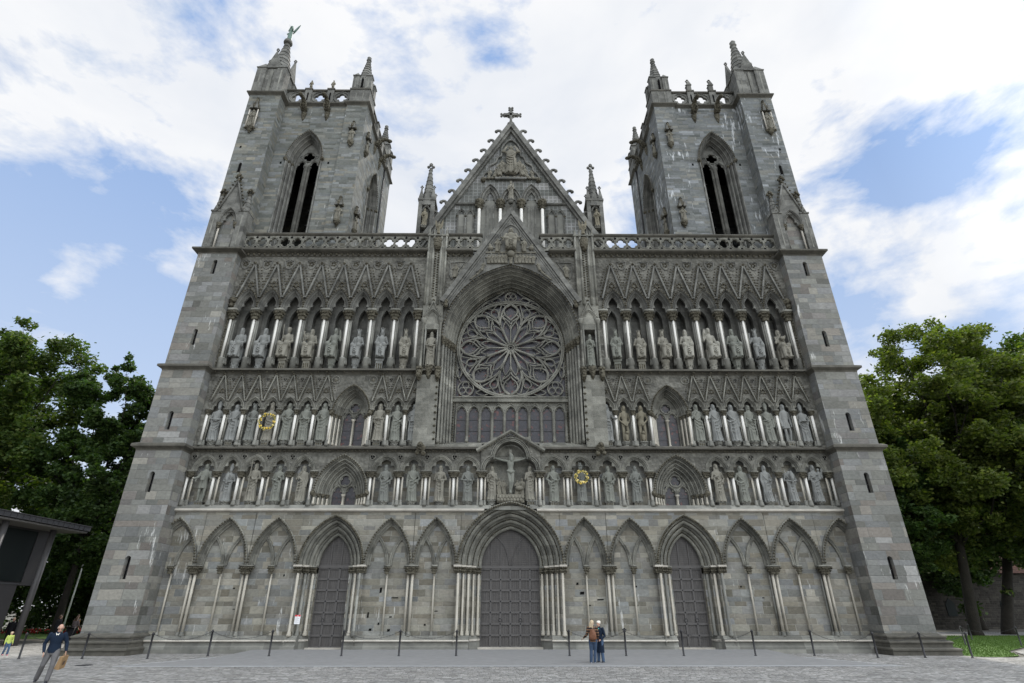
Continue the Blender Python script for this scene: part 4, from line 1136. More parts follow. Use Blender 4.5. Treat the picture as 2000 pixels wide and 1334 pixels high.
def trio(cx, cz, r, up=1):
    t.tube([(cx+r*cos(2*pi*i/20), YT, cz+r*sin(2*pi*i/20)) for i in range(20)], .05, 5, CARV, closed=True)
    for i in range(3):
        a = pi/2*up+i*2*pi/3; x, z = cx+r*.5*cos(a), cz+r*.5*sin(a)
        t.tube([(x+r*.4*cos(2*pi*j/14), YT, z+r*.4*sin(2*pi*j/14)) for j in range(14)], .04, 5, CARV, closed=True)
trio(0, RC+4.28, .44, -1)
for q in (-1, 1):
    trio(q*3.2, 16.12, .56)
    for (x, z, w, h, r) in ((q*2.0, 15.82, .5, .22, .3*q), (q*3.72, 17.35, .2, .45, .2*q)):
        ribs(t, [(x-w, z-h*0+0), (x, z+h), (x+w, z), (x, z-h), (x-w, z)], .052, CARV, YT) if w > h else ribs(t, [(x, z-h), (x+w, z), (x, z+h), (x-w, z), (x, z-h)], .052, CARV, YT)
    ribs(t, [(q*.75, RC+4.0), (q*1.0, RC+4.25), (q*1.5, RC+3.95), (q*1.0, RC+3.78), (q*.75, RC+4.0)], .052, CARV, YT)
    ribs(t, [(q*1.55, RC+3.75), (q*1.9, RC+3.75), (q*2.2, RC+3.4), (q*1.8, RC+3.45), (q*1.55, RC+3.75)], .046, CARV, YT)
    ribs(t, [(q*.5, RC+4.75), (q*1.2, RC+4.25), (q*2.0, RC+3.75), (q*2.9, RC+2.8)], .052, CARV, YT)
    ribs(t, [(q*2.6, 16.4), (q*2.2, 16.1), (q*1.2, 15.75)], .046, CARV, YT)
    ribs(t, [(q*3.55, 16.6), (q*3.75, 17.0), (q*3.9, 18.2)], .046, CARV, YT)
obj('tracery', t, roseo)
g = M(); ap = [(x, ZR+z) for x, z in arc(A4+.1, H4, 0, 16)]; k = len(ap)
g.add([(x, YT+.22, z) for x, z in ap]+[(x, YT+.22, 15.2) for x, z in ap], [(i, i+1, k+i+1, k+i) for i in range(k-1)], GLASS)
obj('glass', g, roseo)
lw = 7.74/9
lm = M(); a = lw/2-.115
mould(lm, 0, 14.35, a, .42, [(0, YT+.15), (0, YT+.02), (.03, YT-.06), (.08, YT-.06), (.11, YT), (.115, YT+.1)], CARV, 8, legs=2.1)
cusps(lm, 0, 14.35, a, .42, YT+.06, YT+.13, CARV, .2, pos=(40, 140), wid=12, rim=.06)
strip(lm, -lw/2, lw/2, archpts(0, 14.35, a, .42, .1, 8), 15.1, YT+.04, CARV)
for q in (-1, 1): ribs(lm, [(q*(lw/2-.02), 14.45), (q*lw*.22, 14.85), (0, 15.05)], .035, CARV, YT-.02)
lm.lathe([(.12, 12.2), (.12, 12.35), (.08, 12.45), (.07, 14.3), (.11, 14.4)], (lw/2, YT-.06), 8, CARV)
lm = mesh_of(lm, 'lancet_window')
gm = M(); gm.quad((-a-.02, YT+.17, 12.2), (a+.02, YT+.17, 12.2), (a+.02, YT+.17, 14.9), (-a-.02, YT+.17, 14.9), GLASS)
for z in (13.05, 13.85): gm.box(-a, a, YT+.14, YT+.165, z-.015, z+.015, IRON)
gm = mesh_of(gm, 'glass')
for i in range(9): obj('glass', gm, obj('lancet_window', lm, root, (-3.87+lw*(i+.5), 0, 0)))
# gablet over the great arch
gt = lambda x: 30.35-abs(x)*1.66
m = M(); AO = [(x, ZR+z) for x, z in arc(A4, H4, .86, 22)]
lo = [p for p in AO if abs(p[0]) <= 4.55]
strip(m, lo[0][0], lo[-1][0], lo, gt, -.42, CARU, .5)
bx = 5.0
m.prism([(-2.7, 25.6), (2.7, 25.6), (0, 30.1)], .1, .2, CARU)
for q in (-1, 1):
    for (o, y0, y1, w) in ((0, -.6, .2, .17), (-.26, -.5, -.4, .07), (-.42, -.46, -.4, .05)):
        d = Vector((-1, 1.66)).normalized(); nn = Vector((1.66, 1)).normalized()
        A0 = Vector((bx, 30.35-bx*1.66))+nn*o; A1 = Vector((0, 30.35+o/nn.y*1.0))
        vs = []
        for b, top in ((A0, 0), (A1, 1)):
            for k in (-w, w):
                p = b+nn*k if not top else Vector((0, b.y+k/nn.y))
                for y in (y0, y1): vs.append((q*p.x, y, p.y))
        m.add(vs, [(0,1,3,2),(4,6,7,5),(0,4,5,1),(2,3,7,6),(0,2,6,4),(1,5,7,3)], CARU)
# foiled frame
fp = [(-2.55, 24.6), (-2.25, 25.0), (-1.95, 25.3), (-2.0, 25.9), (-1.5, 26.05), (-1.55, 26.7), (-1.1, 26.85), (-1.05, 27.4), (-.8, 27.6), (-.72, 28.2), (-.45, 28.7), (0, 28.98)]
fr = fp+[(-x, z) for x, z in fp[-2::-1]]
ribs(m, fr, .06, CARU, -.45, N=4)
obj('gablet', m, root)
m = M()
relief_fig(m, 0, 26.45, 2.2, -.5, arms='out'); m.ball((0, -.55, 26.2), .3, RELF, 8, 5)
for q in (-1, 1):
    relief_fig(m, q*1.0, 26.4, 1.25, -.48); m.ball((q*1.55, -.48, 26.75), .22, RELF, 8, 6); m.ball((q*1.6, -.5, 27.0), .12, RELF, 8, 6)
    for k in range(6): relief_fig(m, q*(.38+k*.26), 25.38-abs(k-2)*.01, .92-.02*k, -.48, lean=.1*q*(k % 2)*.6 if q > 0 else 0)
    relief_fig(m, q*2.2, 24.75, .8, -.46, lean=-.3*q); relief_fig(m, q*2.55, 24.35, .65, -.46, lean=-.8*q); relief_fig(m, q*3.0, 23.95, .55, -.46, lean=-1.0*q)
relief_fig(m, 0, 25.3, .85, -.5)
m.box(-1.9, 1.9, -.5, -.42, 26.32, 26.42, RELF)
obj('carved_relief', m, root)

# ================================================================== main gable
GY = 1.8
DIA = None
def mk_dia():
    t = NT('diaper_stone'); g = t.n('ShaderNodeNewGeometry').outputs['Position']; sp = t.n('ShaderNodeSeparateXYZ'); t.l(g, sp.inputs[0])
    def cell(o, s_):
        v = t.math('DIVIDE', o, s_); f = t.math('SUBTRACT', v, t.math('FLOOR', v)); return t.math('FLOOR', v), t.math('MINIMUM', f, t.math('SUBTRACT', 1.0, f))
    cu, fu = cell(sp.outputs[0], .36); cv, fv = cell(sp.outputs[2], .36)
    d = t.math('MINIMUM', fu, fv); mm = t.math('LESS_THAN', d, .12)
    row = t.math('FLOOR', t.math('DIVIDE', sp.outputs[2], .72)); r = t.white(row, t.math('FLOOR', t.math('DIVIDE', sp.outputs[0], 1.08)))
    c = t.ramp(r, [(0,(.12,.125,.115)),(.3,(.15,.155,.145)),(.6,(.2,.205,.195)),(.85,(.24,.24,.235)),(1,(.3,.3,.29))])
    c = t.mix(mm, t.mix(1.0, c, (.62,.62,.6,1), 'MULTIPLY'), c)
    n = t.noise(g, 2, 5); vm = t.n('ShaderNodeVectorMath', operation='SCALE'); t.l(c, vm.inputs[0]); t.l(t.math('MULTIPLY_ADD', n, .9, .55), vm.inputs['Scale'])
    t.bump(t.math('ADD', t.math('MULTIPLY', mm, 1.0), n), .9, .06)
    return t.done(vm.outputs[0], .88, .2)
DIA = mk_dia()
ga = 42.0; gs = 1.79
top = lambda x: ga-abs(x)*gs
m = M()
m.prism([(-7.9, ga-7.9*gs), (7.9, ga-7.9*gs), (0, ga)], GY+.02, GY+1.0, DIA)
m.box(-6.9, 6.9, GY+.0, GY+.06, 26.7, 32.95, DIA) if False else None
for q in (-1, 1):
    nn = Vector((gs, 1)).normalized()
    for (o, y0, y1, w) in ((.0, GY-.45, GY+1.0, .2), (-.3, GY-.25, GY+.1, .09)):
        A0 = Vector((8.0, ga-8.0*gs))+nn*o
        vs = []
        for b, tp_ in ((A0, 0), (Vector((0, ga+o/nn.y)), 1)):
            for k in (-w, w):
                p = b+nn*k if not tp_ else Vector((0, b.y+k/nn.y))
                for y in (y0, y1): vs.append((q*p.x, y, p.y))
        m.add(vs, [(0,1,3,2),(4,6,7,5),(0,4,5,1),(2,3,7,6),(0,2,6,4),(1,5,7,3)], CARU)
m.hstring(-4.9, -2.7, [(GY+.1, 32.75), (GY-.15, 32.8), (GY-.22, 32.92), (GY-.1, 33.0), (GY+.1, 33.0)], CARU)
m.hstring(2.7, 4.9, [(GY+.1, 32.75), (GY-.15, 32.8), (GY-.22, 32.92), (GY-.1, 33.0), (GY+.1, 33.0)], CARU)
go = obj('main_gable', m, root)
cr = M()   # one hook crocket
ck = [(-.15, -.15), (.10, .1), (.25, .30), (.32, .48), (.40, .60), (.60, .62), (.76, .54), (.78, .42), (.68, .36)]
cr.tube([(x, 0, z) for x, z in ck], [.24, .21, .18, .15, .13, .14, .15, .15, .1], 8, CARU)
cr.ball((.80, 0, .48), .17, CARU, 8, 6)
cr = mesh_of(cr, 'crocket')
for s in (-1, 1):
    for i in range(11):
        x = .55+i*.66; o = obj('crocket', cr, go, (s*(x+.1), GY+.2, ga-x*gs+.12))
        o.scale = (s*.88, .88, .88)
c = M()
c.box(-.12, .12, GY+.05, GY+.35, ga, ga+2.5, CARU); c.box(-.65, .65, GY+.05, GY+.35, ga+1.55, ga+1.8, CARU)
c.lathe([(.34, ga+.35), (.36, ga+.5), (.2, ga+.6)], (0, GY+.2), 10, CARU)
for dx, dz in ((.75, 0), (-.75, 0), (0, .8)):
    for ex, ez in ((0, 0), (.14, .14), (-.14, .14), (.14, -.14), (-.14, -.14)): c.ball((dx+ex, GY+.2, ga+1.67+dz+ez), .12, CARU, 8, 5)
c.tube([(.38*cos(2*pi*i/16), GY+.2, ga+1.67+.38*sin(2*pi*i/16)) for i in range(16)], .06, 5, CARU, closed=True)
obj('cross', c, go)
# arcade of three in the gable
m = M()
for cx, h in ((-1.76, 1.7), (0, 1.5), (1.76, 1.7)):
    m.quad((cx-.8, GY+.01, 26.8), (cx+.8, GY+.01, 26.8), (cx+.8, GY+.01, 33.3), (cx-.8, GY+.01, 33.3), SLAT)
    ap = archpts(cx, 33.0, .62, 1.0, 0, 8)
    for k in (-.3, 0, .3): m.box(cx+k-.05, cx+k+.05, GY-.08, GY+.02, 26.8, 32.7, CARU)
    mould(m, cx, 33.0, .46, h-.45, [(0, GY+.0), (0, GY-.12), (.08, GY-.2), (.12, GY-.16), (.16, GY-.3), (.26, GY-.36), (.32, GY-.28), (.38, GY-.42), (.44, GY-.36), (.44, GY)], CARU, 9)
    cusps(m, cx, 33.0, .46, h-.45, GY-.12, GY, CARU, .28, pos=(38, 142), wid=11)
gar = obj('gable_arcade', m, go)
for x in (-2.64, -.88, .88, 2.64):
    c = M(); c.lathe([(.13, 26.8), (.13, 32.1)], (x, GY-.35), 12, MARB)
    c.lathe([(.14, 32.1), (.2, 32.2), (.24, 32.5), (.38, 32.85), (.4, 33.0)], (x, GY-.3), 10, FOL)
    for i in range(14): c.octa((x+.33*cos(i*.9), GY-.3+.33*sin(i*.9), 32.45+.3*(i % 2)), .1, FOL)
    obj('column', c, gar)
for cx in (-3.78, 3.78):
    m = M()
    for q in (-1, 1):
        m.box(cx+q*.36-.24, cx+q*.36+.24, GY-.01, GY+.03, 26.8, 31.8, SLAT)
        mould(m, cx+q*.36, 31.6, .24, .55, [(0, GY+.03), (0, GY-.08), (.05, GY-.14), (.1, GY-.1), (.12, GY-.16), (.12, GY)], CARU, 7, legs=4.8)
        m.octa((cx+q*.72, GY-.12, 31.55), .14, FOL)
    m.octa((cx, GY-.12, 31.55), .14, FOL); m.lathe([(.06, 26.8), (.06, 31.4)], (cx, GY-.12), 8, CARU)
    obj('blind_lancets', m, go)
m = M()   # relief of the gable
relief_fig(m, 0, 36.1, 3.3, GY-.2, arms='up')
for q in (-1, 1):
    relief_fig(m, q*1.05, 35.95, 1.7, GY-.12, lean=-.15*q); relief_fig(m, q*.62, 36.3, 1.5, GY-.1, lean=.1*q); relief_fig(m, q*1.45, 35.8, 1.3, GY-.1, lean=-.35*q)
    relief_fig(m, q*1.95, 35.7, .95, GY-.1, lean=-.2*q)
    for k in range(7): m.ball((q*(.3+k*.33), GY-.1, 35.8-.02*k), .2, RELF, 7, 5, (1, .7, .6))
    m.ball((q*2.4, GY-.1, 35.5), .24, FOL, 8, 6)
fp = [(-2.55, 35.4), (-2.35, 36.1), (-2.0, 36.5), (-1.85, 37.1), (-1.35, 37.5), (-1.15, 38.1), (-.85, 38.3), (-.8, 39.2), (-.5, 39.8), (0, 40.2)]
ribs(m, fp+[(-x, z) for x, z in fp[-2::-1]], .09, CARU, GY-.1, N=4)
m.box(-1.35, 1.35, GY-.3, GY, 35.5, 35.68, CARU)
obj('carved_relief', m, go)
# nave roof behind
m = M(); m.prism([(-6.6, 30), (6.6, 30), (0, 41.2)], GY+1.0, GY+40, SLAT); m.box(-6.6, 6.6, GY+1, GY+40, 20, 30, CARU); obj('nave_roof', m, root)
# ---- pinnacles beside the gable
def spire(m, x, y, z0, z1, r, n, bands, mat, ph=pi/8, tip=.12, ledge=.04):
    h = z1-z0
    for i in range(bands):
        a, b = i/bands, (i+1)/bands
        ra, rb = r*(1-a)+tip*a, r*(1-b)+tip*b
        m.lathe([(ra+ledge, z0+h*a), (ra+ledge*.6, z0+h*a+.03), (rb, z0+h*b)], (x, y), n, mat, False, ph)
def finial(m, x, y, z, s, mat=CARU):
    m.lathe([(.1*s, z), (.2*s, z+.08*s), (.1*s, z+.15*s), (.1*s, z+.35*s)], (x, y), 8, mat)
    for i in range(4): m.ball((x+.22*s*cos(i*pi/2), y+.22*s*sin(i*pi/2), z+.5*s), .14*s, mat, 7, 5)
    m.ball((x, y, z+.78*s), .17*s, mat, 7, 5)
for s in (-1, 1):
    m = M(mir(s)); x, y = -7.1, 2.2
    for dx in (-.52, .52):
        for dy in (-.52, .52): m.box(x+dx-.16, x+dx+.16, y+dy-.16, y+dy+.16, 26.8, 33.1, CARU)
    m.box(x-.5, x+.5, y-.3, y+.5, 26.8, 33.2, CARU)
    m.box(x-.75, x+.75, y-.75, y+.75, 33.1, 33.3, CARU)
    for dx in (-.52, .52):
        for dy in (-.52, .52):
            m.lathe([(.24, 33.3), (.24, 33.5), (.05, 34.5)], (x+dx, y+dy), 4, CARU, False, pi/4); finial(m, x+dx, y+dy, 34.4, .45)
    mould(m, x, 32.0, .24, .5, [(0, y-.35), (0, y-.6), (.06, y-.68), (.12, y-.6), (.12, y-.4)], CARU, 7)
    m.prism([(x-.42, 32.6), (x+.42, 32.6), (x, 34.4)], y-.72, y-.5, CARU)
    spire(m, x, y, 33.3, 37.0, .55, 8, 8, CARU); finial(m, x, y, 36.9, 1.0)
    obj('pinnacle', m, root)

# ================================================================== outer buttresses
for s in (-1, 1):
    m = M(mir(s)); X0, X1 = -23.45, -20.55
    tiers = ((-.2, 11.25, -1.0), (11.25, 16.75, -.85), (16.75, 26.3, -.75))
    slits = (4.15, 9.0, 12.95, 19.0, 24.8)
    for z0, z1, y in tiers:
        sl = [q for q in slits if z0 < q < z1]
        xs0, xs1 = -22.16, -21.84
        m.quad((X0, y, z0), (xs0, y, z0), (xs0, y, z1), (X0, y, z1), ASH)
        m.quad((xs1, y, z0), (X1, y, z0), (X1, y, z1), (xs1, y, z1), ASH)
        zc = z0
        for q in sl:
            m.quad((xs0, y, zc), (xs1, y, zc), (xs1, y, q-.62), (xs0, y, q-.62), ASH)
            strip(m, xs0, xs1, archpts(-22.0, q+.45, .16, .17, 0, 5), q+.7, y, ASH)
            zc = q+.7
        m.quad((xs0, y, zc), (xs1, y, zc), (xs1, y, z1), (xs0, y, z1), ASH)
        m.quad((X1, y, z0), (X1, 2.4, z0), (X1, 2.4, z1), (X1, y, z1), ASH)
        m.quad((X0, y, z0), (X0, 10.6, z0), (X0, 10.6, z1), (X0, y, z1), ASH)
        if y > -1: m.quad((X0, y-.2, z0), (X1, y-.2, z0), (X1, y, z0+.25), (X0, y, z0+.25), ASH)
    m.quad((X0, -1.0, 26.3), (X1, -1.0, 26.3), (X1, 2.4, 26.3), (X0, 2.4, 26.3), ASH)
    bo = obj('buttress', m, root)
    for z0, z1, y in tiers:
        for q in slits:
            if z0 < q < z1:
                w = M(mir(s)); ap = archpts(-22.0, q+.45, .16, .17, 0, 5); ap = [(ap[0][0], q-.62)]+ap+[(ap[-1][0], q-.62)]; k = len(ap)
                w.add([(x, y, z) for x, z in ap]+[(x+(-22-x)*.2, y+.24, z) for x, z in ap], [(i, (i+1) % k, k+(i+1) % k, k+i) for i in range(k)], ASH)
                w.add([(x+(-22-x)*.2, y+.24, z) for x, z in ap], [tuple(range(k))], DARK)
                w.box(-22.012, -21.988, y+.2, y+.235, q-.6, q+.5, IRON)
                w.box(-22.12, -21.88, y+.2, y+.235, q-.1, q-.07, IRON)
                obj('slit_window', w, bo)
    for z, y, o in ((11.25, -1.0, .26), (16.75, -.85, .26), (26.3, -.75, .36)):
        w = M(mir(s)); w.ring_string(X0, X1, y, 2.6, [(0, z-.32), (.03, z-.22), (o*.6, z-.14), (o, z-.08), (o, z+.06), (o*.8, z+.1), (0, z+.2)], DSTR); obj('string_course', w, bo)
    w = M(mir(s)); w.ring_string(X0, X1, -1.0, 2.4, [(.32, -.3), (.9, -.3)] and [(.95, -.3), (.95, .0), (1.02, .03), (1.02, .10), (.92, .14), (.60, .17), (.60, .33), (.68, .36), (.68, .43), (.56, .47), (.36, .49), (.36, .60), (.44, .62), (.44, .69), (.30, .73), (.12, .77), (0, .82)], DSTR)
    # the base spreads forward more than sideways
    w.v = [((p[0] if False else (max(min(abs(p[0]), 23.45), 20.55)+(abs(p[0])-max(min(abs(p[0]), 23.45), 20.55))*.4)*(1 if p[0] > 0 else -1)), p[1], p[2]) for p in w.v]
    obj('plinth', w, bo)
    # gabled niche on top
    m = M(mir(s)); y = -.72; zb, zt = 26.5, 30.0
    m.box(-23.4, -22.75, y, .2, zb, zt, CARU); m.box(-21.25, -20.57, y, .2, zb, zt, CARU)
    m.quad((-22.75, y+.4, zb), (-21.25, y+.4, zb), (-21.25, y+.4, 30.5), (-22.75, y+.4, 30.5), ASH)
    m.box(-22.76, -21.24, y+.0, y+.4, zb, zb+.1, CARU)
    strip(m, -22.76, -21.24, archpts(-22, 28.95, .52, 1.15, .2, 9), lambda x: 33.0-abs(x+22)*3.1, y+.02, CARU)
    m.prism([(-22.9, 30.0), (-21.1, 30.0), (-22, 33.0)], y+.1, .2, CARU)
    mould(m, -22, 28.95, .52, 1.15, [(0, y+.4), (0, y+.2), (.06, y+.12), (.1, y+.15), (.13, y+.02), (.2, y-.06), (.25, y+.02)], CARU, 9)
    cusps(m, -22, 28.95, .52, 1.15, y+.2, y+.34, CARU, .3, pos=(38, 142), wid=10)
    for q in (-1, 1):
        m.lathe([(.07, zb), (.07, 28.6)], (-22+q*.62, y+.18), 8, PALE if q < 0 else CARU)
        m.lathe([(.08, 28.45), (.14, 28.6), (.2, 28.85), (.2, 28.95)], (-22+q*.64, y+.12), 8, FOL)
        a0, a1 = Vector((q*.98, 30.0)), Vector((0, 33.1)); 
        m.tube([(-22+a0.x, y-.04, a0.y), (-22+a1.x, y-.04, a1.y)], .075, 6, CARU)
        for k in range(9): p = a0.lerp(a1, (k+.5)/9); m.octa((-22+p.x+q*.17, y-.02, p.y+.06), .105, FOL)
        x = -22+q*1.08
        m.box(x-.38, x+.38, y-.06, .26, zt, zt+.12, CARU)
        m.box(x-.05, x+.05, y-.02, y+.02, zb+.3, zt-.4, SLAT)
        m.prism([(x-.2, zt+.12), (x+.2, zt+.12), (x, zt+.8)], y-.06, y+.3, CARU)
        spire(m, x, y+.28, zt+.12, zt+1.75, .34, 8, 4, CARU, tip=.1); finial(m, x, y+.28, zt+1.7, .85, FOL)
    finial(m, -22, y, 33.0, .9, FOL)
    obj('gabled_niche', m, bo)

# ================================================================== towers
def tower(s):
    TM = TOW if s > 0 else TOWR
    m = M(mir(s)); Z0, Z1 = 24.0, 43.7; YF = .9; YB = 11.0; X0, X1 = -23.4, -13.3
    # front wall with the belfry opening
    BX = -17.9; BA, BH, BZ, BD, BY = 1.1, 2.7, 37.0, .5, .95
    full = lambda c, zs: [(c-BA-BD, Z0)]+archpts(c, zs, BA, BH, BD, 12)+[(c+BA+BD, Z0)]
    strip(m, X0, X1, [(X0, Z0), (BX-BA-BD, Z0)]+full(BX, BZ)+[(X1, Z0)], Z1, YF, TM)
    # side wall facing the gable, same opening
    side = lambda p: ((mir(s) or (lambda q: q))((X1-p[1], 6.2+p[0], p[2])))
    ms = M(side)
    strip(ms, YF-6.2, YB-6.2, [(YF-6.2, Z0), (-BA-BD, Z0)]+full(0, BZ)+[(YB-6.2, Z0)], Z1, 0.0, TM)
    m.quad((X0, YF, Z0), (X0, YB, Z0), (X0, YB, Z1), (X0, YF, Z1), TM)
    m.quad((X0, YB, Z0), (X1, YB, Z0), (X1, YB, Z1), (X0, YB, Z1), TM)
    m.box(X0+.05, X1-.05, YF+.05, YB-.05, Z1-.3, Z1+.1, TM)
    # corner buttresses
    m.box(-23.42, -20.64, -.3, YF+.4, Z0, Z1, TM)
    m.box(-15.0, -13.12, YF-.16, YF+1.9, Z0, Z1, TM)
    m.box(-15.0, -13.12, YB-1.9, YB+.16, Z0, Z1, TM)
    # little vent holes, slit
    for x, z in ((-19.85, 36.6), (-15.75, 36.6), (-22.9, 37.2)): m.box(x-.08, x+.08, (YF if x > -20.6 else -.3)-.004, (YF if x > -20.6 else -.3)+.05, z-.12, z+.12, DARK)
    to = obj('tower', m, root); obj('side_wall', ms, to)
    w = M(mir(s)); w.box(-22.6, -22.38, -.304, -.25, 34.4, 35.4, DARK); w.tube([(-22.63, -.3, 34.3), (-22.63, -.3, 35.3), (-22.49, -.3, 35.55), (-22.35, -.3, 35.3), (-22.35, -.3, 34.3)], .03, 5, TM); obj('slit_window', w, to)
    mm_ = mir(s) or (lambda q: q)
    for xf, c in ((lambda p: mm_((p[0], p[1]+YF, p[2])), BX), (side, 0)):
        window(c, BZ, BA, BH, BD, BY, 24.2, 36.9, 'belfry_window', n=3, hood=True, jamb=True, xf=xf, parent=to, mat=CARU, shaft=CARU, foil_fn=quatre, dark=True)
    # string course following the corner buttresses
    o = [(0, -.3), (.04, -.22), (.16, -.12), (.24, -.05), (.24, .06), (.16, .1), (0, .16)]
    def str_box(x0, x1, y0, y1, z, k=1.0):
        w.ring_string(x0, x1, y0, y1, [(a*k, z+b*k) for a, b in o], DSTR)
    w = M(mir(s))
    str_box(-23.42, -20.6, -.3, YF+.6, Z1); str_box(X0, X1, YF, YB, Z1); str_box(-15.0, -13.12, YF-.16, YF+1.9, Z1+.005); str_box(-15.0, -13.12, YB-1.9, YB+.16, Z1+.005)
    obj('string_course', w, to)
    # parapet
    w = M(mir(s)); zp0, zp1 = 43.85, 45.5
    def panel(xf, c, half):
        mm = M(lambda p: (mir(s) or (lambda q: q))(xf(p)))
        foil(mm, c, 44.65, .0, .22, 1, quatre(.50), CARU, n=40, outer=rect(half, .8))
        mm.tube([(c+.68*cos(2*pi*i/28), -.02, 44.65+.68*sin(2*pi*i/28)) for i in range(28)], .06, 5, CARU, closed=True)
        for a in (-1, 1):
            for b in (-1, 1): mm.octa((c+a*(half-.14), -.01, 44.65+b*.62), .07, DARK)
        return mm
    front = lambda p: (p[0], p[1]+YF+.05, p[2]); sidef = lambda p: (X1-.05-p[1], p[0], p[2])
    pp = obj('parapet', w, to) if False else None
    fx = (-19.85, -17.75, -15.72); sy = (3.9, 6.0, 8.1)
    for c in fx: obj('parapet_panel', panel(front, c, 1.06), to)
    for c in sy: obj('parapet_panel', panel(sidef, c, 1.06), to)
    w.box(-20.95, -14.9, YF-.08, YF+.3, zp1-.06, zp1+.1, DSTR)
    w.box(X1-.3, X1+.08, 2.7, 9.2, zp1-.06, zp1+.1, DSTR)
    for x in (-18.8, -16.74):
        w.box(x-.3, x+.3, YF-.14, YF+.32, 43.86, zp1+.0, CARU); w.box(x-.36, x+.36, YF-.2, YF+.36, zp1+.02, zp1+.16, DSTR)
        w.prism([(x-.07, 44.1), (x+.07, 44.1), (x+.07, 45.0), (x, 45.15), (x-.07, 45.0)], YF-.145, YF-.13, DARK)
    for y in (4.95, 7.05):
        w.box(X1-.32, X1+.14, y-.3, y+.3, 43.86, zp1, CARU); w.box(X1-.36, X1+.2, y-.36, y+.36, zp1+.02, zp1+.16, DSTR)
    if s < 0:
        for x in (-18.8, -16.74):
            w.box(x-.2, x+.2, YF-.1, YF+.28, zp1+.16, zp1+.95, CARU); w.prism([(x-.26, zp1+.9), (x+.26, zp1+.9), (x, zp1+1.5)], YF-.16, YF+.3, CARU); finial(w, x, YF+.1, zp1+1.35, .55); w.octa((x-.22, YF, zp1+1.0), .1, CARU); w.octa((x+.22, YF, zp1+1.0), .1, CARU)
    obj('parapet', w, to)
    # big corner pinnacle
    w = M(mir(s)); cx, cy = -22.05, 1.0
    def turret(cx, cy, hw, z0, z1, zt, bands, gab, tipr):
        b = hw*.34
        w.box(cx-hw+.08, cx+hw-.08, cy-hw+.08, cy+hw-.08, z0, z1+.05, CARU)
        for a in (-1, 1):
            for c in (-1, 1):
                x, y = cx+a*(hw-b*.8), cy+c*(hw-b*.8)
                w.box(x-b, x+b, y-b, y+b, z0, z1, CARU)
                w.box(x-b-.06, x+b+.06, y-b-.06, y+b+.06, z1, z1+.1, CARU)
                w.frust((x-b-.02, x+b+.02, y-b-.02, y+b+.02, z1+.1), (x-.02, x+.02, y-.02, y+.02, z1+.1+b*2.2), CARU)
                w.prism([(x-.07, z0+.2), (x+.07, z0+.2), (x+.07, z1-.4), (x, z1-.2), (x-.07, z1-.4)], y-b-.01, y-b+.02, SLAT)
        w.prism([(cx-.13*hw/1.2, z0+.1), (cx+.13*hw/1.2, z0+.1), (cx+.13*hw/1.2, z1-.35), (cx, z1-.1), (cx-.13*hw/1.2, z1-.35)], cy-hw-.0, cy-hw+.09, DARK if hw < 1 else SLAT)
        if gab:
            for (dx, dy) in ((0, -1), (1, 0), (0, 1), (-1, 0)):
                if dy: w.prism([(cx-hw*.55, z1+.1), (cx+hw*.55, z1+.1), (cx, z1+hw*1.9)], cy+dy*hw*.95-.1, cy+dy*hw*.95+.1, CARU)
                else: w.add([(cx+dx*hw*.95+e, cy+a, z) for e in (-.1, .1) for a, z in ((-hw*.55, z1+.1), (hw*.55, z1+.1), (0, z1+hw*1.9))], [(0,1,2),(3,5,4),(0,3,4,1),(1,4,5,2),(2,5,3,0)], CARU)
                finial(w, cx+dx*hw*.95, cy+dy*hw*.95, z1+hw*1.85, .5)
        spire(w, cx, cy, z1+.1, zt, hw*.82, 8, bands, CARU, tip=tipr, ledge=.05)
    turret(cx, cy, 1.28, 43.85, 47.0, 52.2, 9, True, .2)
    if s > 0: w.lathe([(.22, 52.1), (.42, 52.25), (.42, 52.4), (.3, 52.45), (.36, 52.6)], (cx, cy), 12, CARU)
    else: w.lathe([(.2, 52.1), (.34, 52.25), (.2, 52.4), (.3, 52.7), (.1, 53.0), (0.02, 53.1)], (cx, cy), 10, CARU)
    obj('pinnacle', w, to)
    for (px, py, extra) in ((-14.0, 1.65, 0), (-14.0, 10.2, 0), (-22.6, 10.2, 0)):
        w = M(mir(s))
        w.box(px-.92, px+.92, py-.92, py+.92, 43.85, 45.55, CARU); w.box(px-.98, px+.98, py-.98, py+.98, 45.5, 45.66, DSTR)
        for a in (-.32, .32): w.box(px+a-.04, px+a+.04, py-.95, py-.9, 43.9, 45.4, SLAT)
        turret(px, py, .82, 45.66, 47.4, 50.6, 8, False, .14)
        w.lathe([(.14, 50.5), (.26, 50.65), (.14, 50.8), (.22, 51.0), (.05, 51.2)], (px, py), 8, CARU)
        obj('pinnacle', w, to)
    # gargoyles
    def gargoyle(xf, c):
        g = M(lambda p: (mir(s) or (lambda q: q))(xf((p[0]+c, p[1], p[2]))))
        g.tube([(0, .1, 42.6), (0, -.25, 43.0), (0, -.6, 43.45), (0, -1.0, 43.6), (0, -1.35, 43.45)], [.2, .26, .22, .17, .15], 8, FOL)
        g.ball((0, -1.45, 43.35), .2, FOL, 8, 6, (1, 1.3, .9))
        for q in (-1, 1): g.tube([(q*.16, -.5, 43.4), (q*.26, -.62, 43.0), (q*.12, -.35, 42.5)], [.08, .07, .06], 5, FOL)
        g.lathe([(.04, 41.6), (.14, 41.9), (.22, 42.2), (.26, 42.5), (.2, 42.6)], (0, -.05), 8, FOL)
        obj('gargoyle', g, to)
    for c in (-18.8, -16.7): gargoyle(front, c)
    for c in (4.95, 7.05): gargoyle(sidef, c)
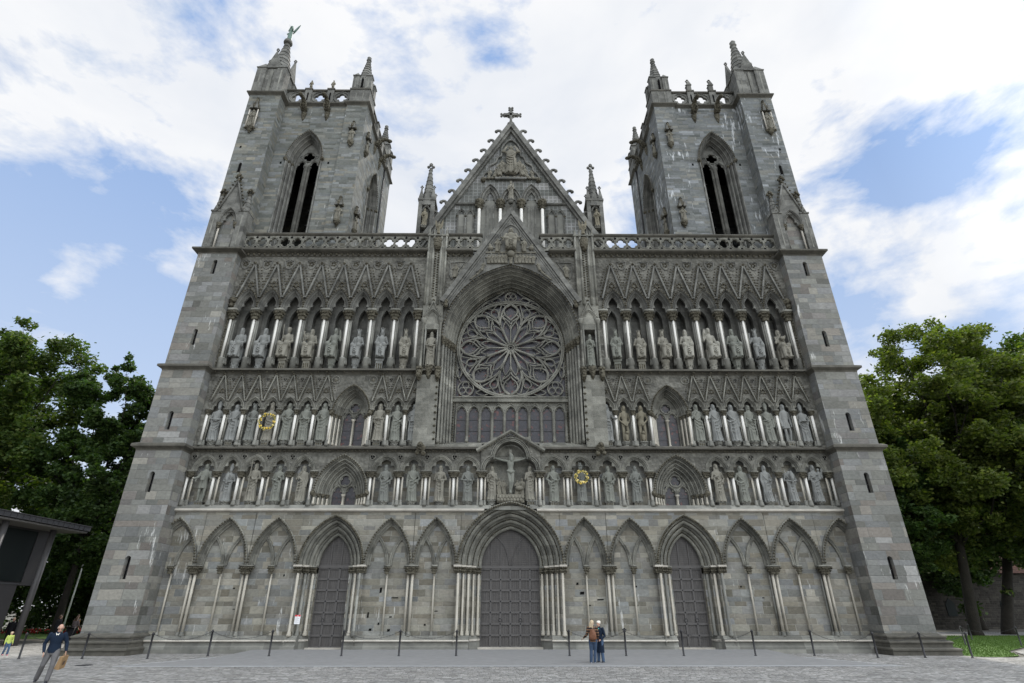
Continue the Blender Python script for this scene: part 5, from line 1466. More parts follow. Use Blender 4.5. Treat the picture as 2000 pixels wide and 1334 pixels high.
    # canopied niches with small figures on the corner buttresses
    def niche(xf, c, z, h, base, big=False):
        g = M(lambda p: (mir(s) or (lambda q: q))(xf((p[0]+c, p[1], p[2]))))
        g.lathe([(.04, z-.3), (.12, z-.1), (.28, z+.15), (.3, z+.3), (.02, z+.32)], (0, base-.12), 8, FOL)
        relief_fig(g, 0, z+.3, h*.55, base-.18, mat=RELF)
        g.lathe([(.34, z+h*.66), (.38, z+h*.72), (.3, z+h*.76), (.1, z+h*.98), (.14, z+h)], (0, base-.1), 8, FOL, False)
        for q in (-1, 1):
            g.prism([(q*.2-.14, z+h*.64), (q*.2+.14, z+h*.64), (q*.2, z+h*.85)], base-.42, base-.3, CARU)
            if big: g.lathe([(.055, z+.3), (.055, z+h*.62)], (q*.36, base-.25), 8, PALE); g.octa((q*.36, base-.2, z+h*.66), .13, FOL)
            if big: g.octa((q*.36, base-.2, z+.2), .16, FOL)
        g.octa((0, base-.1, z+h*1.03), .12, FOL)
        obj('canopied_niche', g, to)
    fr0 = lambda p: p
    niche(fr0, -22.5, 39.0, 3.8, -.3, True); niche(fr0, -14.05, 38.5, 2.7, YF-.16); niche(fr0, -14.05, 29.9, 2.7, YF-.16)
    sd = lambda p: (-13.12-p[1], p[0], p[2])
    niche(sd, 1.9, 38.5, 2.7, 0); niche(sd, 1.9, 29.9, 2.7, 0)
    # rain pipe and sloping lead flashing
    g = M(mir(s)); g.tube([(X1+.1, 9.0, 43.4), (X1+.1, 9.0, 27)], .06, 6, IRON); obj('rain_pipe', g, to)
    return to
towers = [tower(-1), tower(1)]
# ================================================================== GROUND
COB = masonry('cobble_setts', .26, .17, [(.25,.245,.23),(.35,.34,.32),(.29,.285,.27),(.40,.39,.37),(.27,.265,.25),(.33,.315,.29)], (.10,.096,.088), ground=True, mw=.017, bumpd=.03, grime=.3, contrast=.26)
PAV = plain('grey_asphalt', (.215,.214,.21), .8, var=.22, scale=3)
def plane(name, pts, z, mat, **k):
    m = M(); m.add([(x, y, z) for x, y in pts], [tuple(range(len(pts)))], mat); return tag(obj(name, m), **k)
plane('ground', [(-900, -200), (900, -200), (900, 1200), (-900, 1200)], -.24, plain('earth_ground', (.09,.085,.07), .9, var=.3, scale=.2), kind='structure')
plane('plaza', [(-34, -60), (27, -60), (26, -4.5), (25.5, -3.2), (23.9, -2.9), (23.9, 10), (-34, 10)], -.20, COB, kind='structure')
m = M()
m.add([(-16.6, -7.6, -.196), (16.6, -7.6, -.196), (14.2, -4.4, -.1), (-14.2, -4.4, -.1), (14.2, -.3, 0.0), (-14.2, -.3, 0.0)], [(0,1,2,3),(3,2,4,5)], PAV)
tag(obj('ramp', m), kind='structure')
m = M(); K = stone('kerb_stone', (.30,.31,.31), (.42,.43,.43), 2, .2, .01)
m.add([(-16.9, -7.95, -.19), (16.9, -7.95, -.19), (16.6, -7.6, -.19), (-16.6, -7.6, -.19)], [(0,1,2,3)], K)
for s in (-1, 1): m.add([(s*16.9, -7.95, -.19), (s*17.0, -7.8, -.19), (s*14.4, -4.3, -.094), (s*14.2, -4.4, -.094)], [(0,1,2,3)], K)
tag(obj('kerb', m), kind='structure')
def pedestal(kind, w, z0, z1, mat):
    m = M(); h = z1-z0
    if kind == 'round':
        m.lathe([(w*.85, z0), (w*.7, z0+h*.1), (w*.75, z0+h*.6), (w*.95, z0+h*.75), (w*1.05, z0+h*.8), (w*1.05, z1)], (0, 0), 14, mat)
        for i in range(14): t = i*pi/7; m.octa((w*.78*cos(t), w*.78*sin(t), z0+h*(.3+.25*(i % 2))), w*.2, mat)
    elif kind == 'square':
        m.box(-w*.8, w*.8, -w*.7, w*.7, z0, z0+h*.8, mat); m.box(-w, w, -w*.85, w*.85, z0+h*.8, z1, mat)
        for q in (-1, 0, 1): m.box(q*w*.5-.05, q*w*.5+.05, -w*.72, -w*.69, z0+h*.15, z0+h*.6, FOL)
    else:
        m.lathe([(w*.7, z0), (w*.6, z0+h*.3), (w*1.0, z0+h*.8), (w*1.0, z1)], (0, 0), 6, mat, False)
        for i in range(9): t = i*.7; m.octa((w*.72*cos(t), w*.72*sin(t), z0+h*.5), w*.22, mat)
    return m
# (gallery, x, head, arms, item, body, tone, label)
SL = [
 # lower gallery, left to right
 ('B', -19.42, 'hair', ('out', 'out'), 'book', 'tunic', 'green', 'standing man statue in a short belted tunic at the left end of the lower gallery'),
 ('B', -17.83, 'mitre', ('belly', 'belly'), 'head', 'robe', 'blue', 'pale statue of a mitred bishop holding a carved head, second in the lower gallery'),
 ('B', -16.28, 'beard', ('chest', 'belly'), 'cross', 'robe', 'tan', 'worn statue with a long cross staff, third from the left in the lower gallery'),
 ('B', -14.74, 'hair', ('belly', 'chest'), '', 'robe', 'green', 'robed statue with hand on belly, fourth from the left in the lower gallery'),
 ('B', -13.20, 'beard', ('face', 'down'), '', 'robe', 'tan', 'robed statue with a hand to its chin just left of the left lower gallery window'),
 ('B', -7.97, 'beard', ('chest', 'hip'), '', 'robe', 'dark', 'dark robed statue just right of the left lower gallery window'),
 ('B', -6.22, 'beard', ('down', 'hip'), '', 'robe', 'green', 'robed statue with crossed folds, second to the right of the left lower gallery window'),
 ('B', -4.48, 'beard', ('pray', 'belly'), 'book', 'robe', 'tan', 'pale robed statue holding its hands at the chest, two niches left of the crucifix'),
 ('B', -2.72, 'hair', ('belly', 'belly'), '', 'robe', 'dark', 'robed statue with folded hands in the niche next left of the crucifix'),
 ('B', -1.20, 'veil', ('chest', 'pray'), '', 'robe', 'tan', 'veiled statue standing on the left side under the crucifix'),
 ('B', 1.24, 'hair', ('pray', 'pray'), '', 'robe', 'tan', 'statue with folded hands standing on the right side under the crucifix'),
 ('B', 2.72, 'hair', ('hip', 'belly'), '', 'robe', 'green', 'robed statue in the niche next right of the crucifix'),
 ('B', 4.48, 'hat', ('chest', 'out'), 'staff', 'robe', 'dark', 'statue in a wide pilgrim hat behind the golden wreath in the lower gallery'),
 ('B', 6.22, 'beard', ('chest', 'hip'), 'book', 'robe', 'green', 'robed bearded statue two niches left of the right lower gallery window'),
 ('B', 7.97, 'veil', ('chest', 'belly'), '', 'robe', 'dark', 'dark hooded statue just left of the right lower gallery window'),
 ('B', 13.20, 'veil', ('chest', 'hip'), '', 'robe', 'tan', 'hooded brownish statue just right of the right lower gallery window'),
 ('B', 14.74, 'hair', ('hip', 'down'), '', 'robe', 'green', 'robed statue with hand at the waist, fourth from the right end of the lower gallery'),
 ('B', 16.28, 'hair', ('down', 'belly'), 'rod', 'robe', 'blue', 'robed statue holding a small object, third from the right end of the lower gallery'),
 ('B', 17.83, 'none', ('belly', 'belly'), 'head', 'robe', 'blue', 'headless looking statue carrying its own head, second from the right end of the lower gallery'),
 ('B', 19.42, 'hair', ('chest', 'raise'), 'child', 'robe', 'blue', 'friar statue holding up a child at the right end of the lower gallery'),
 # middle gallery
 ('C', -19.53, 'mitre', ('belly', 'belly'), 'book', 'robe', 'blue', 'mitred bishop statue at the left end of the middle gallery'),
 ('C', -18.36, 'hair', ('belly', 'down'), 'sceptre', 'robe', 'blue', 'statue holding a slanting rod over its shoulder, second in the middle gallery'),
 ('C', -17.18, 'crown', ('pray', 'belly'), '', 'robe', 'dark', 'dark statue in a swept mantle, third from the left in the middle gallery'),
 ('C', -16.01, 'crown', ('raise', 'hip'), 'tiara', 'robe', 'tan', 'yellowish statue with a tall triple crown behind the flower wreath'),
 ('C', -14.84, 'hair', ('chest', 'belly'), '', 'robe', 'green', 'robed statue with hands at the chest next right of the flower wreath'),
 ('C', -13.66, 'veil', ('belly', 'belly'), '', 'robe', 'green', 'veiled woman statue with crossed arms, sixth from the left in the middle gallery'),
 ('C', -12.49, 'veil', ('chest', 'down'), '', 'robe', 'green', 'slender greenish woman statue just left of the left middle gallery window'),
 ('C', -8.75, 'beard', ('belly', 'belly'), '', 'robe', 'tan', 'bearded robed statue just right of the left middle gallery window'),
 ('C', -7.60, 'beard', ('raise', 'hip'), '', 'robe', 'green', 'robed statue second to the right of the left middle gallery window'),
 ('C', -6.44, 'hair', ('chest', 'hip'), 'tablet', 'robe', 'blue', 'pale robed statue beside the left central buttress in the middle gallery'),
 ('C', 6.44, 'veil', ('overhead', 'out'), '', 'robe', 'blue', 'winged looking statue with a raised arm beside the right central buttress'),
 ('C', 7.60, 'hair', ('fig', 'fig'), '', 'nude', 'brown', 'brown unclothed male statue with hands held low in the middle gallery'),
 ('C', 8.75, 'hair', ('chest', 'fig'), '', 'nude', 'brown', 'brown unclothed female statue just left of the right middle gallery window'),
 ('C', 12.49, 'hair', ('face', 'out'), '', 'robe', 'green', 'greenish robed statue just right of the right middle gallery window'),
 ('C', 13.66, 'veil', ('out', 'down'), '', 'robe', 'blue', 'robed woman statue, second right of the right middle gallery window'),
 ('C', 14.84, 'hair', ('hip', 'down'), '', 'robe', 'blue', 'smooth robed statue with joined low hands, fifth from the right end of the middle gallery'),
 ('C', 16.01, 'hair', ('down', 'belly'), 'globe', 'robe', 'green', 'robed statue carrying round fruits, fourth from the right end of the middle gallery'),
 ('C', 17.18, 'mitre', ('belly', 'down'), '', 'robe', 'green', 'ornate mitred statue third from the right end of the middle gallery'),
 ('C', 18.36, 'hair', ('down', 'down'), '', 'tunic', 'blue', 'young man statue in a short tunic, second from the right end of the middle gallery'),
 ('C', 19.53, 'mitre', ('belly', 'belly'), 'platter', 'robe', 'blue', 'mitred statue holding a dish at the right end of the middle gallery'),
 # upper gallery, seated
 ('D', -19.31, 'beard hair', ('belly', 'lap'), 'wheel', 'seat', 'blue', 'seated bearded prophet holding a ring at the left end of the upper gallery'),
 ('D', -17.63, 'beard', ('lap', 'lap'), '', 'seat', 'blue', 'seated figure with both hands in the lap, second in the upper gallery'),
 ('D', -15.95, 'helmet', ('chest', 'lap'), 'spear', 'seat', 'tan', 'seated figure with a slanting staff, third from the left in the upper gallery'),
 ('D', -14.27, 'beard', ('raise', 'belly'), 'wheel', 'seat', 'tan', 'seated tan figure raising a hand and holding a small wheel in the upper gallery'),
 ('D', -12.59, 'hair', ('lap', 'raise'), '', 'seat', 'green', 'seated figure raising its left hand, fifth from the left in the upper gallery'),
 ('D', -10.91, 'crown', ('belly', 'belly'), 'harp', 'seat', 'blue', 'seated crowned king with a harp in the left upper gallery'),
 ('D', -9.23, 'crown', ('lap', 'hip'), 'sceptre2', 'seat', 'blue', 'seated crowned king with hands on his knees, seventh from the left in the upper gallery'),
 ('D', -7.55, 'crown', ('lap', 'chest'), 'sceptre2', 'seat', 'tan', 'seated tan king next to the left central buttress'),
 ('D', 7.55, 'crown', ('lap', 'chest'), 'sceptre2', 'seat', 'green', 'seated dark king with a hand at his breast next to the right central buttress'),
 ('D', 9.23, 'crown', ('belly', 'hip'), 'globe', 'seat', 'tan', 'seated crowned king holding an orb, second in the right upper gallery'),
 ('D', 10.91, 'crown', ('lap', 'belly'), 'building', 'seat', 'tan', 'seated crowned king holding a small model at his side in the right upper gallery'),
 ('D', 12.59, 'beard', ('belly', 'chest'), 'tablet', 'seat', 'pale', 'seated bearded figure holding a block, fourth in the right upper gallery'),
 ('D', 14.27, 'hair', ('raise', 'lap'), 'sword', 'seat', 'pale', 'seated figure with a blade slanting from the shoulder in the right upper gallery'),
 ('D', 15.95, 'beard', ('belly', 'belly'), 'book', 'seat', 'green', 'seated figure with an open book, third from the right end of the upper gallery'),
 ('D', 17.63, 'crown beard', ('raise', 'lap'), '', 'seat', 'blue', 'seated bearded figure raising a hand to its wreathed head in the right upper gallery'),
 ('D', 19.31, 'beard', ('face', 'belly'), 'animal', 'seat', 'tan', 'seated bearded figure at the right end of the upper gallery'),
 ('N', -5.61, 'beard', ('belly', 'belly'), 'book', 'robe', 'tan', 'slim statue in the canopied niche of the left central buttress'),
 ('N', 5.61, 'hair', ('pray', 'pray'), '', 'robe', 'green', 'slim statue in the canopied niche of the right central buttress'),
 ('G', 0.0, 'crown', ('belly', 'chest'), 'child', 'robe', 'tan', 'crowned mother and child statue in the middle arch of the main gable'),
 ('P', -7.2, 'hair', ('belly', 'down'), '', 'robe', 'brown', 'small statue in the left pinnacle beside the main gable'),
 ('P', 7.2, 'hair', ('belly', 'chest'), '', 'robe', 'brown', 'small statue in the right pinnacle beside the main gable'),
 ('F', -5.61, 'helmet', ('belly', 'down'), '', 'robe', 'brown', 'small winged figure on top of the left central buttress'),
 ('F', 5.61, 'helmet', ('down', 'belly'), '', 'robe', 'brown', 'small winged figure on top of the right central buttress'),
 ('T', -18.8, 'veil', ('belly', 'belly'), '', 'tunic', 'brown', 'crouching figure on the left post of the left tower parapet'),
 ('T', -16.74, 'helmet', ('hip', 'hip'), '', 'tunic', 'brown', 'horned figure on the right post of the left tower parapet'),
]
GEO = {'B': (.26, 7.8, 8.02, 10.36), 'C': (.24, 11.55, 11.86, 14.48), 'D': (.36, 16.95, 17.78, 20.15), 'N': (-.02, 16.98, 17.1, 19.75), 'G': (1.35, 32.7, 33.0, 35.1),
       'P': (1.6, 30.2, 30.4, 32.3), 'F': (-.4, 28.1, 28.15, 29.3), 'T': (1.0, 45.66, 45.7, 47.0)}
GRP = {'B': 'statues of the lower gallery', 'C': 'statues of the middle gallery', 'D': 'seated statues of the upper gallery'}
jobs = []
for i, (g_, x, hd, ar, it, bd, tone, lab) in enumerate(SL):
    jobs.append((statue_fig(dict(head=hd, arms=ar, item=it, body=bd, prop=(bd == 'nude')), i+11), .015, 0, 'statue'))
meshes = fuse(jobs)
for i, ((g_, x, hd, ar, it, bd, tone, lab), me) in enumerate(zip(SL, meshes)):
    y, z0, z1, zt = GEO[g_]
    H = 1.43 if bd == 'seat' else 1.84
    if 'crown' in hd or 'mitre' in hd: H += .12
    me.materials.append(ST[tone])
    if g_ == 'F' or g_ == 'T':
        pass
    k = (zt-z1)/H; k *= random.Random(i).uniform(.96, 1.03)
    if g_ == 'B' and abs(x) < 1.5: z1 += .1; k *= .93
    o = obj('statue', me, None, (x, y, z1)); o.scale = (k*(.98 if g_ in 'BC' else .84), k*.95, k*(1.05 if g_ == 'D' else 1))
    o.rotation_euler = (0, 0, random.Random(i*7).uniform(-.22, .22))
    tag(o, lab, 'statue', GRP.get(g_))
    if z1-z0 > .1:
        R = random.Random(i+50)
        pk = R.choice(['round', 'square', 'six']); pm = pedestal(pk, .30 if g_ == 'D' else .26, (z0-z1)/k, -.0, ST[tone] if g_ == 'D' else SLAT)
        for j, v in enumerate(pm.v): pm.v[j] = (v[0]/k*1.15, v[1]/k*1.1, v[2])
        p = obj('pedestal', pm, o)
    if g_ == 'F':
        wg = M()
        for q in (-1, 1): wg.prism([(q*.1, .9), (q*.35, 1.9), (q*.6, 2.3), (q*.62, 1.6), (q*.42, .8)], .1, .16, ST['brown'])
        obj('wings', wg, o)
# crucifix
f = Fig(); f.mats = []
f.loft([[(a*cos(2*pi*i/14)*.9+.0, b*sin(2*pi*i/14), z) for i in range(14)] for z, a, b in ((.86, .14, .1), (.95, .16, .11), (1.1, .125, .09), (1.3, .17, .11), (1.42, .15, .1), (1.5, .06, .06))], None)
for q in (-1, 1):
    f.limb([(q*.13, 0, 1.42), (q*.42, -.02, 1.47), (q*.72, 0, 1.56)], [.06, .045, .035]); f.ell((q*.76, -.02, 1.57), (.05, .02, .04))
    f.limb([(q*.08, 0, .88), (q*.06+.03, -.1, .48), (q*.02, -.02, .1)], [.09, .06, .045]); f.ell((q*.02, -.06, .03), (.04, .06, .07))
f.limb([(-.14, -.05, .98), (0, -.11, .9), (.15, -.05, .95)], [.05, .06, .05]); head(f, .03, -.06, 1.62, 'hair beard', random, .2)
cm_ = fuse([(f, .016, 1, 'figure')])[0]; cm_.materials.append(ST['green'])
cr_ob = M()
cr_ob.box(-.08, .08, .02, .12, 8.3, 11.35, CARV); cr_ob.box(-1.25, 1.25, .02, .12, 10.62, 10.86, CARV)
for xy, mt in (((-.62, 8.5), ST['dark']), ((.62, 8.5), ST['tan'])): pass
co_ = obj('crucifix', cr_ob, None, (0, .2, 0)); tag(co_, 'large carved crucifix with outstretched figure over the main portal', 'crucifix')
o = obj('figure', cm_, co_, (0, -.06, 8.55)); o.scale = (1.42, 1.3, 1.42)
rm = M()
rm.box(-.85, .85, -.25, .2, 7.95, 8.45, RELF); 
for i in range(16): rm.ball((-.75+.1*i, -.27, 8.1+.16*(i % 2)), .12, RELF, 7, 5, (1, .7, 1))
for q in (-1, 1):
    for dx in (.42, .72): relief_fig(rm, q*dx, 8.45, .95+.1*(dx > .5), .05, mat=RELF)
rm.ball((.55, -.1, 8.85), .2, RELF, 8, 6, (1.3, .8, .8))
obj('relief_base', rm, co_)
# archangel on the left pinnacle
f = Fig()
f.loft([[(a*cos(2*pi*i/18)*(1+.08*sin(6*2*pi*i/18)), b*sin(2*pi*i/18), z) for i in range(18)] for z, a, b in ((.0, .12, .12), (.1, .2, .17), (.5, .2, .15), (.95, .18, .13), (1.08, .14, .11), (1.25, .19, .12), (1.42, .2, .12), (1.5, .08, .07))], None)
head(f, 0, -.02, 1.68, 'hair', random, .3); arm(f, -1, 'overhead', (-.18, 0, 1.4), random, .05); arm(f, 1, 'out', (.18, 0, 1.4), random, .05)
f.limb([(-.18, -.04, 1.75), (-.3, -.1, 2.15)], [.02, .012], 6)
for q in (-1, 1): f.loft([[(q*(.08+a), .14+b*.2, z) for a, z in ((.0, 1.0), (.25, 1.1), (.55, 1.35), (.72, 1.62), (.5, 1.62), (.2, 1.5), (0, 1.38))] for b in (0, .25)], None, smooth=False)
an = fuse([(f, .02, 1, 'archangel_statue')])[0]; an.materials.append(GREENB)
o = obj('archangel_statue', an, None, (-22.05, 1.0, 52.6)); o.scale = (1.25,)*3; o.rotation_euler = (0, 0, -.5); tag(o, 'green bronze winged statue on the tip of the left tower pinnacle', 'statue')
# wreaths
GOLD = plain('yellow_petals', (.72,.50,.07), .7, var=.5, scale=14); GOLD2 = plain('pale_petals', (.75,.62,.25), .7, var=.4, scale=14); LEAFD = plain('wreath_leaves', (.16,.15,.04), .8, var=.4)
for (x, y, z, r, lab, pm_) in ((-16.0, -.17, 13.08, .50, 'yellow flower wreath hung on the statue in the left middle gallery', (GOLD, GOLD, LEAFD, GOLD2)), (4.47, -.12, 9.5, .36, 'pale golden leaf wreath hung on the statue right of the crucifix', (GOLD2, GOLD2, GOLD, LEAFD))):
    wr = M(); R = random.Random(5)
    wr.tube([(r*cos(2*pi*i/24), 0, r*sin(2*pi*i/24)) for i in range(24)], .045, 6, LEAFD, closed=True)
    for i in range(120):
        t = R.uniform(0, 2*pi); rr = r+R.uniform(-.09, .09)
        wr.octa((rr*cos(t), R.uniform(-.07, .02), rr*sin(t)), R.uniform(.03, .06), R.choice(pm_), (R.uniform(.6, 1.4), .8, R.uniform(.6, 1.4)))
    o = obj('wreath', wr, None, (x, y-.05, z)); tag(o, lab, 'wreath')
# ================================================================== PEOPLE
SKIN = plain('skin', (.44,.27,.20), .55, var=.08, scale=9)
SKIN2 = plain('ruddy_skin', (.47,.28,.205), .55, var=.08, scale=9)
def cloth(n, c, v=.15): return plain(n, c, .85, spec=.15, var=v, scale=14, bs=.5, bd=.02)
def stripes(n, cols, period, zig=0.0):
    t = NT(n); tc = t.n('ShaderNodeTexCoord').outputs['Object']; sp = t.n('ShaderNodeSeparateXYZ'); t.l(tc, sp.inputs[0])
    z = sp.outputs[2]
    if zig: z = t.math('ADD', z, t.math('MULTIPLY', t.math('PINGPONG', sp.outputs[0], .06), zig))
    u = t.math('DIVIDE', z, period); fr = t.math('SUBTRACT', u, t.math('FLOOR', u))
    c = t.ramp(fr, cols, 'CONSTANT'); t.bump(t.noise(tc, 30, 3), .4, .01); return t.done(c, .9, .1)
def hand_fingers(f, w, d, side, curl=.5, s=1.0):
    """palm, four bent fingers and a thumb growing from wrist w along d"""
    w = Vector(w); d = Vector(d).normalized(); side = Vector(side).normalized(); nrm = d.cross(side).normalized()
    palm = w+d*.05*s
    f.loft([[tuple(w+d*a*s+side*(b*cos(t))*s+nrm*(.014*sin(t))*s) for t in [2*pi*i/8 for i in range(8)]] for a, b in ((-.01, .026), (.03, .038), (.085, .042), (.095, .036))], None)
    for k, L_ in enumerate((.068, .078, .072, .056)):
        b = w+d*.09*s+side*(-.03+.02*k)*s; d2 = (d*(1-curl*.5)+nrm*curl*.7).normalized(); d3 = (d*(1-curl)+nrm*curl*1.2).normalized()
        p1 = b+d*L_*.4*s; p2 = p1+d2*L_*.35*s; p3 = p2+d3*L_*.3*s
        f.limb([tuple(b), tuple(p1), tuple(p2), tuple(p3)], [.0095*s, .009*s, .0085*s, .0075*s], 6)
    b = w+d*.025*s-side*.032*s; t1 = b+(d*.6-side*.8)*.04*s+nrm*.01*s; t2 = t1+(d*.9-side*.3+nrm*.3)*.03*s
    f.limb([tuple(b), tuple(t1), tuple(t2)], [.014*s, .011*s, .009*s], 6)
def person(label, loc, face, J, mats, hair='short', H=1.75, grp=None, vox=.011, extras=(), coat=None, bend=(0, 0), female=False, shoe=None, skin=None, nearhands=True):
    """J: joints at 1.75 m, figure faces -y. keys: hipL hipR knL knR ftL ftR shL shR elL elR wrL wrR hd"""
    s = H/1.75; sk = skin or SKIN
    D = dict(hipL=(.09,0,.92), hipR=(-.09,0,.92), knL=(.1,-.02,.5), knR=(-.1,-.02,.5), ftL=(.1,.02,.08), ftR=(-.1,.02,.08),
             shL=(.19,0,1.42), shR=(-.19,0,1.42), elL=(.25,.02,1.13), elR=(-.25,.02,1.13), wrL=(.27,-.05,.88), wrR=(-.27,-.05,.88), hd=(0,-.02,1.63)); D.update(J)
    V = {k: Vector(v) for k, v in D.items()}; chest = (V['shL']+V['shR'])/2; pel = (V['hipL']+V['hipR'])/2
    sw = .9 if female else 1.0
    body = Fig()
    def torso(f, e, top=True, zlow=0.0):
        ax = chest-pel; n = 18; rings = []
        for t, a, b in ((-.12, .13, .11), (0., .165, .125), (.2, .155, .115), (.4, .135, .105), (.65, .165, .12), (.85, .185*sw, .12), (.98, .17*sw, .105), (1.06, .11, .085), (1.12, .06, .06)):
            c = pel+ax*t; rings.append([(c.x+(a+e)*cos(2*pi*i/n), c.y+(b+e)*sin(2*pi*i/n), c.z) for i in range(n)])
        f.loft(rings, None)
    torso(body, -.015)
    def legs(f, e, flare=0.0):
        for q in 'LR':
            h, k, a = V['hip'+q], V['kn'+q], V['ft'+q]; m1 = (h+k)/2; m2 = (k*.6+a*.4)+Vector((0, .015, 0))
            f.limb([tuple(h), tuple(m1), tuple(k), tuple(m2), tuple(a)], [.095+e, .08+e, .056+e, .055+e+flare*.3, .038+e+flare])
    legs(body, -.01)
    hands = {}
    for q, sg in (('L', 1), ('R', -1)):
        S, E_, W = V['sh'+q], V['el'+q], V['wr'+q]
        body.limb([tuple(S), tuple((S+E_)/2), tuple(E_), tuple((E_+W)/2), tuple(W)], [.048, .044, .036, .036, .024])
        d = (W-E_).normalized(); sd = Vector((0, -1, 0)) if abs(d.y) < .7 else Vector((sg, 0, 0)); sd = (sd-d*sd.dot(d)).normalized()
        hand_fingers(body, W+d*.015, d, -sd if False else sd, .55)
        hands[q] = W+d*.09
    hd = V['hd']; up = (hd-chest).normalized()
    body.limb([tuple(chest+Vector((0, 0, .02))), tuple(hd-up*.06)], [.062, .052])
    fd = Vector((sin(bend[0])*cos(bend[1]), -cos(bend[0])*cos(bend[1]), -sin(bend[1]))); rt = fd.cross(Vector((0,0,1))).normalized(); hu = rt.cross(fd).normalized()
    def hp(a, b, c): return tuple(hd+rt*a+fd*b+hu*c)
    def hell(c, r):
        n, k = 14, 9; rings = []
        for j in range(k+1):
            t = -pi/2+pi*j/k; cc = max(.03, cos(t))
            rings.append([hp(c[0]+r[0]*cc*cos(2*pi*i/n), c[1]+r[1]*cc*sin(2*pi*i/n), c[2]+r[2]*sin(t)) for i in range(n)])
        return rings
    body.loft(hell((0, 0, .02), (.075, .095, .10)), None); body.loft(hell((0, .025, -.055), (.052, .065, .06)), None)
    body.loft(hell((0, .098, -.01), (.013, .02, .024)), None); body.loft(hell((0, .085, -.062), (.026, .012, .008)), None); body.loft(hell((0, .085, .03), (.05, .012, .010)), None)
    for q in (-1, 1): body.loft(hell((q*.077, -.005, -.005), (.012, .02, .032)), None)
    jobs = [(body, vox, 1, 'body')]; names = ['body']
    top = Fig(); torso(top, .018)
    for q in 'LR':
        S, E_, W = V['sh'+q], V['el'+q], V['wr'+q]
        top.limb([tuple(S), tuple((S+E_)/2), tuple(E_), tuple((E_+W)/2), tuple(W)], [.07, .066, .056, .052, .042])
    top.limb([tuple(chest+Vector((0,0,.03))), tuple(chest+Vector((0,0,.075)))], [.085, .07])
    if coat:                                   # long skirt of the coat
        rings = []
        for z, a in ((pel.z+.1, .175), (pel.z-.05, .19), ((pel.z+coat)/2, .205), (coat, .22)):
            rings.append([(pel.x+a*cos(2*pi*i/20), pel.y+a*.72*sin(2*pi*i/20), z) for i in range(20)])
        top.loft(rings, None)
    else:
        rings = []
        for z, a in ((pel.z+.2, .17), (pel.z+.02, .19), (pel.z-.06, .185)):
            rings.append([(pel.x+a*cos(2*pi*i/20), pel.y+a*.76*sin(2*pi*i/20), z) for i in range(20)])
        top.loft(rings, None)
    jobs.append((top, vox*1.1, 2, 'top')); names.append('jacket' if coat else 'sweater')
    tr = Fig(); legs(tr, .02, .012)
    tr.loft([[(pel.x+a*cos(2*pi*i/18), pel.y+a*.78*sin(2*pi*i/18), pel.z+z) for i in range(18)] for z, a in ((-.12, .15), (-.02, .175), (.08, .165))], None)
    jobs.append((tr, vox*1.1, 2, 'trousers')); names.append('trousers')
    for q in 'LR':
        sh = Fig(); a = V['ft'+q]; sh.loft([[(a.x+w_*cos(2*pi*i/10), a.y+y_+.0, max(a.z-.08, a.z-.08+h_*(.5+.5*sin(2*pi*i/10)))) for i in range(10)] for y_, w_, h_ in ((.07, .03, .05), (.04, .042, .09), (-.04, .045, .085), (-.12, .048, .055), (-.17, .03, .035))], None)
        jobs.append((sh, vox, 1, 'shoe')); names.append('shoe')
    if hair:
        hf = Fig()
        if hair == 'short': hf.loft(hell((0, -.02, .05), (.085, .098, .088)), None); hf.loft(hell((0, -.055, -.01), (.08, .06, .08)), None)
        if hair == 'curly':
            for i in range(26):
                t = i*2.4; e_ = .1+i/26*1.35; hf.ell(hp(.075*cos(t)*cos(e_-.2), -.02+.085*sin(t)*cos(e_-.2), .035+.085*sin(e_)), (.032, .032, .03), n=8, k=5)
            hf.loft(hell((0, -.03, .04), (.085, .09, .085)), None)
        if hair == 'long':
            hf.loft(hell((0, -.02, .045), (.088, .10, .09)), None); hf.loft(hell((0, -.065, -.07), (.088, .05, .14)), None); hf.loft(hell((0, -.075, -.2), (.085, .035, .12)), None)
            for k in range(7): hf.limb([hp((k-3)*.028, -.1, 0), hp((k-3)*.03, -.11, -.15), hp((k-3)*.028, -.1, -.30)], [.016, .018, .010], 6)
        if hair == 'rim':
            for i in range(9): t = pi*1.08+i*pi*.84/8; hf.ell(hp(.078*cos(t), .088*sin(t)*1.0, .0), (.016, .016, .035), n=8, k=5)
        jobs.append((hf, vox, 1, 'hair')); names.append('hair')
    ms = fuse(jobs)
    root_ = obj('person', ms[0], None, loc, face); root_.scale = (s, s, s); ms[0].materials.append(sk)
    tag(root_, label, 'person', grp)
    mt = dict(sweater=mats[0], jacket=mats[0], trousers=mats[1], shoe=mats[2], hair=mats[3] if len(mats) > 3 else None)
    for nm, me in zip(names[1:], ms[1:]): me.materials.append(mt[nm]); obj(nm, me, root_)
    # eyes
    em = M()
    for q in (-1, 1): em.ball(hp(q*.03, .078, .015), .012, IRON, 8, 5)
    obj('eyes', em, root_)
    for fn in extras: fn(root_, V, hp, hands)
    return root_, V, hands, s
NAVY = cloth('navy_knit', (.010,.018,.034)); GREYT = cloth('grey_trousers', (.115,.112,.112)); BLK = cloth('black_cloth', (.012,.012,.014)); JEAN = cloth('blue_denim', (.045,.07,.115), .3); JEAN2 = cloth('washed_denim', (.06,.095,.155), .3)
BLOND = plain('blond_hair', (.48,.38,.25), .6, var=.3, scale=30); WHITEH = plain('white_hair', (.72,.68,.6), .7, var=.2, scale=30); BROWNH = plain('brown_hair', (.06,.035,.02), .6)
BAGB = plain('brown_leather', (.15,.06,.028), .5, var=.3); DKSHOE = plain('dark_shoe', (.02,.02,.025), .5); PAPER = plain('kraft_paper', (.28,.18,.09), .8, var=.15, scale=5)
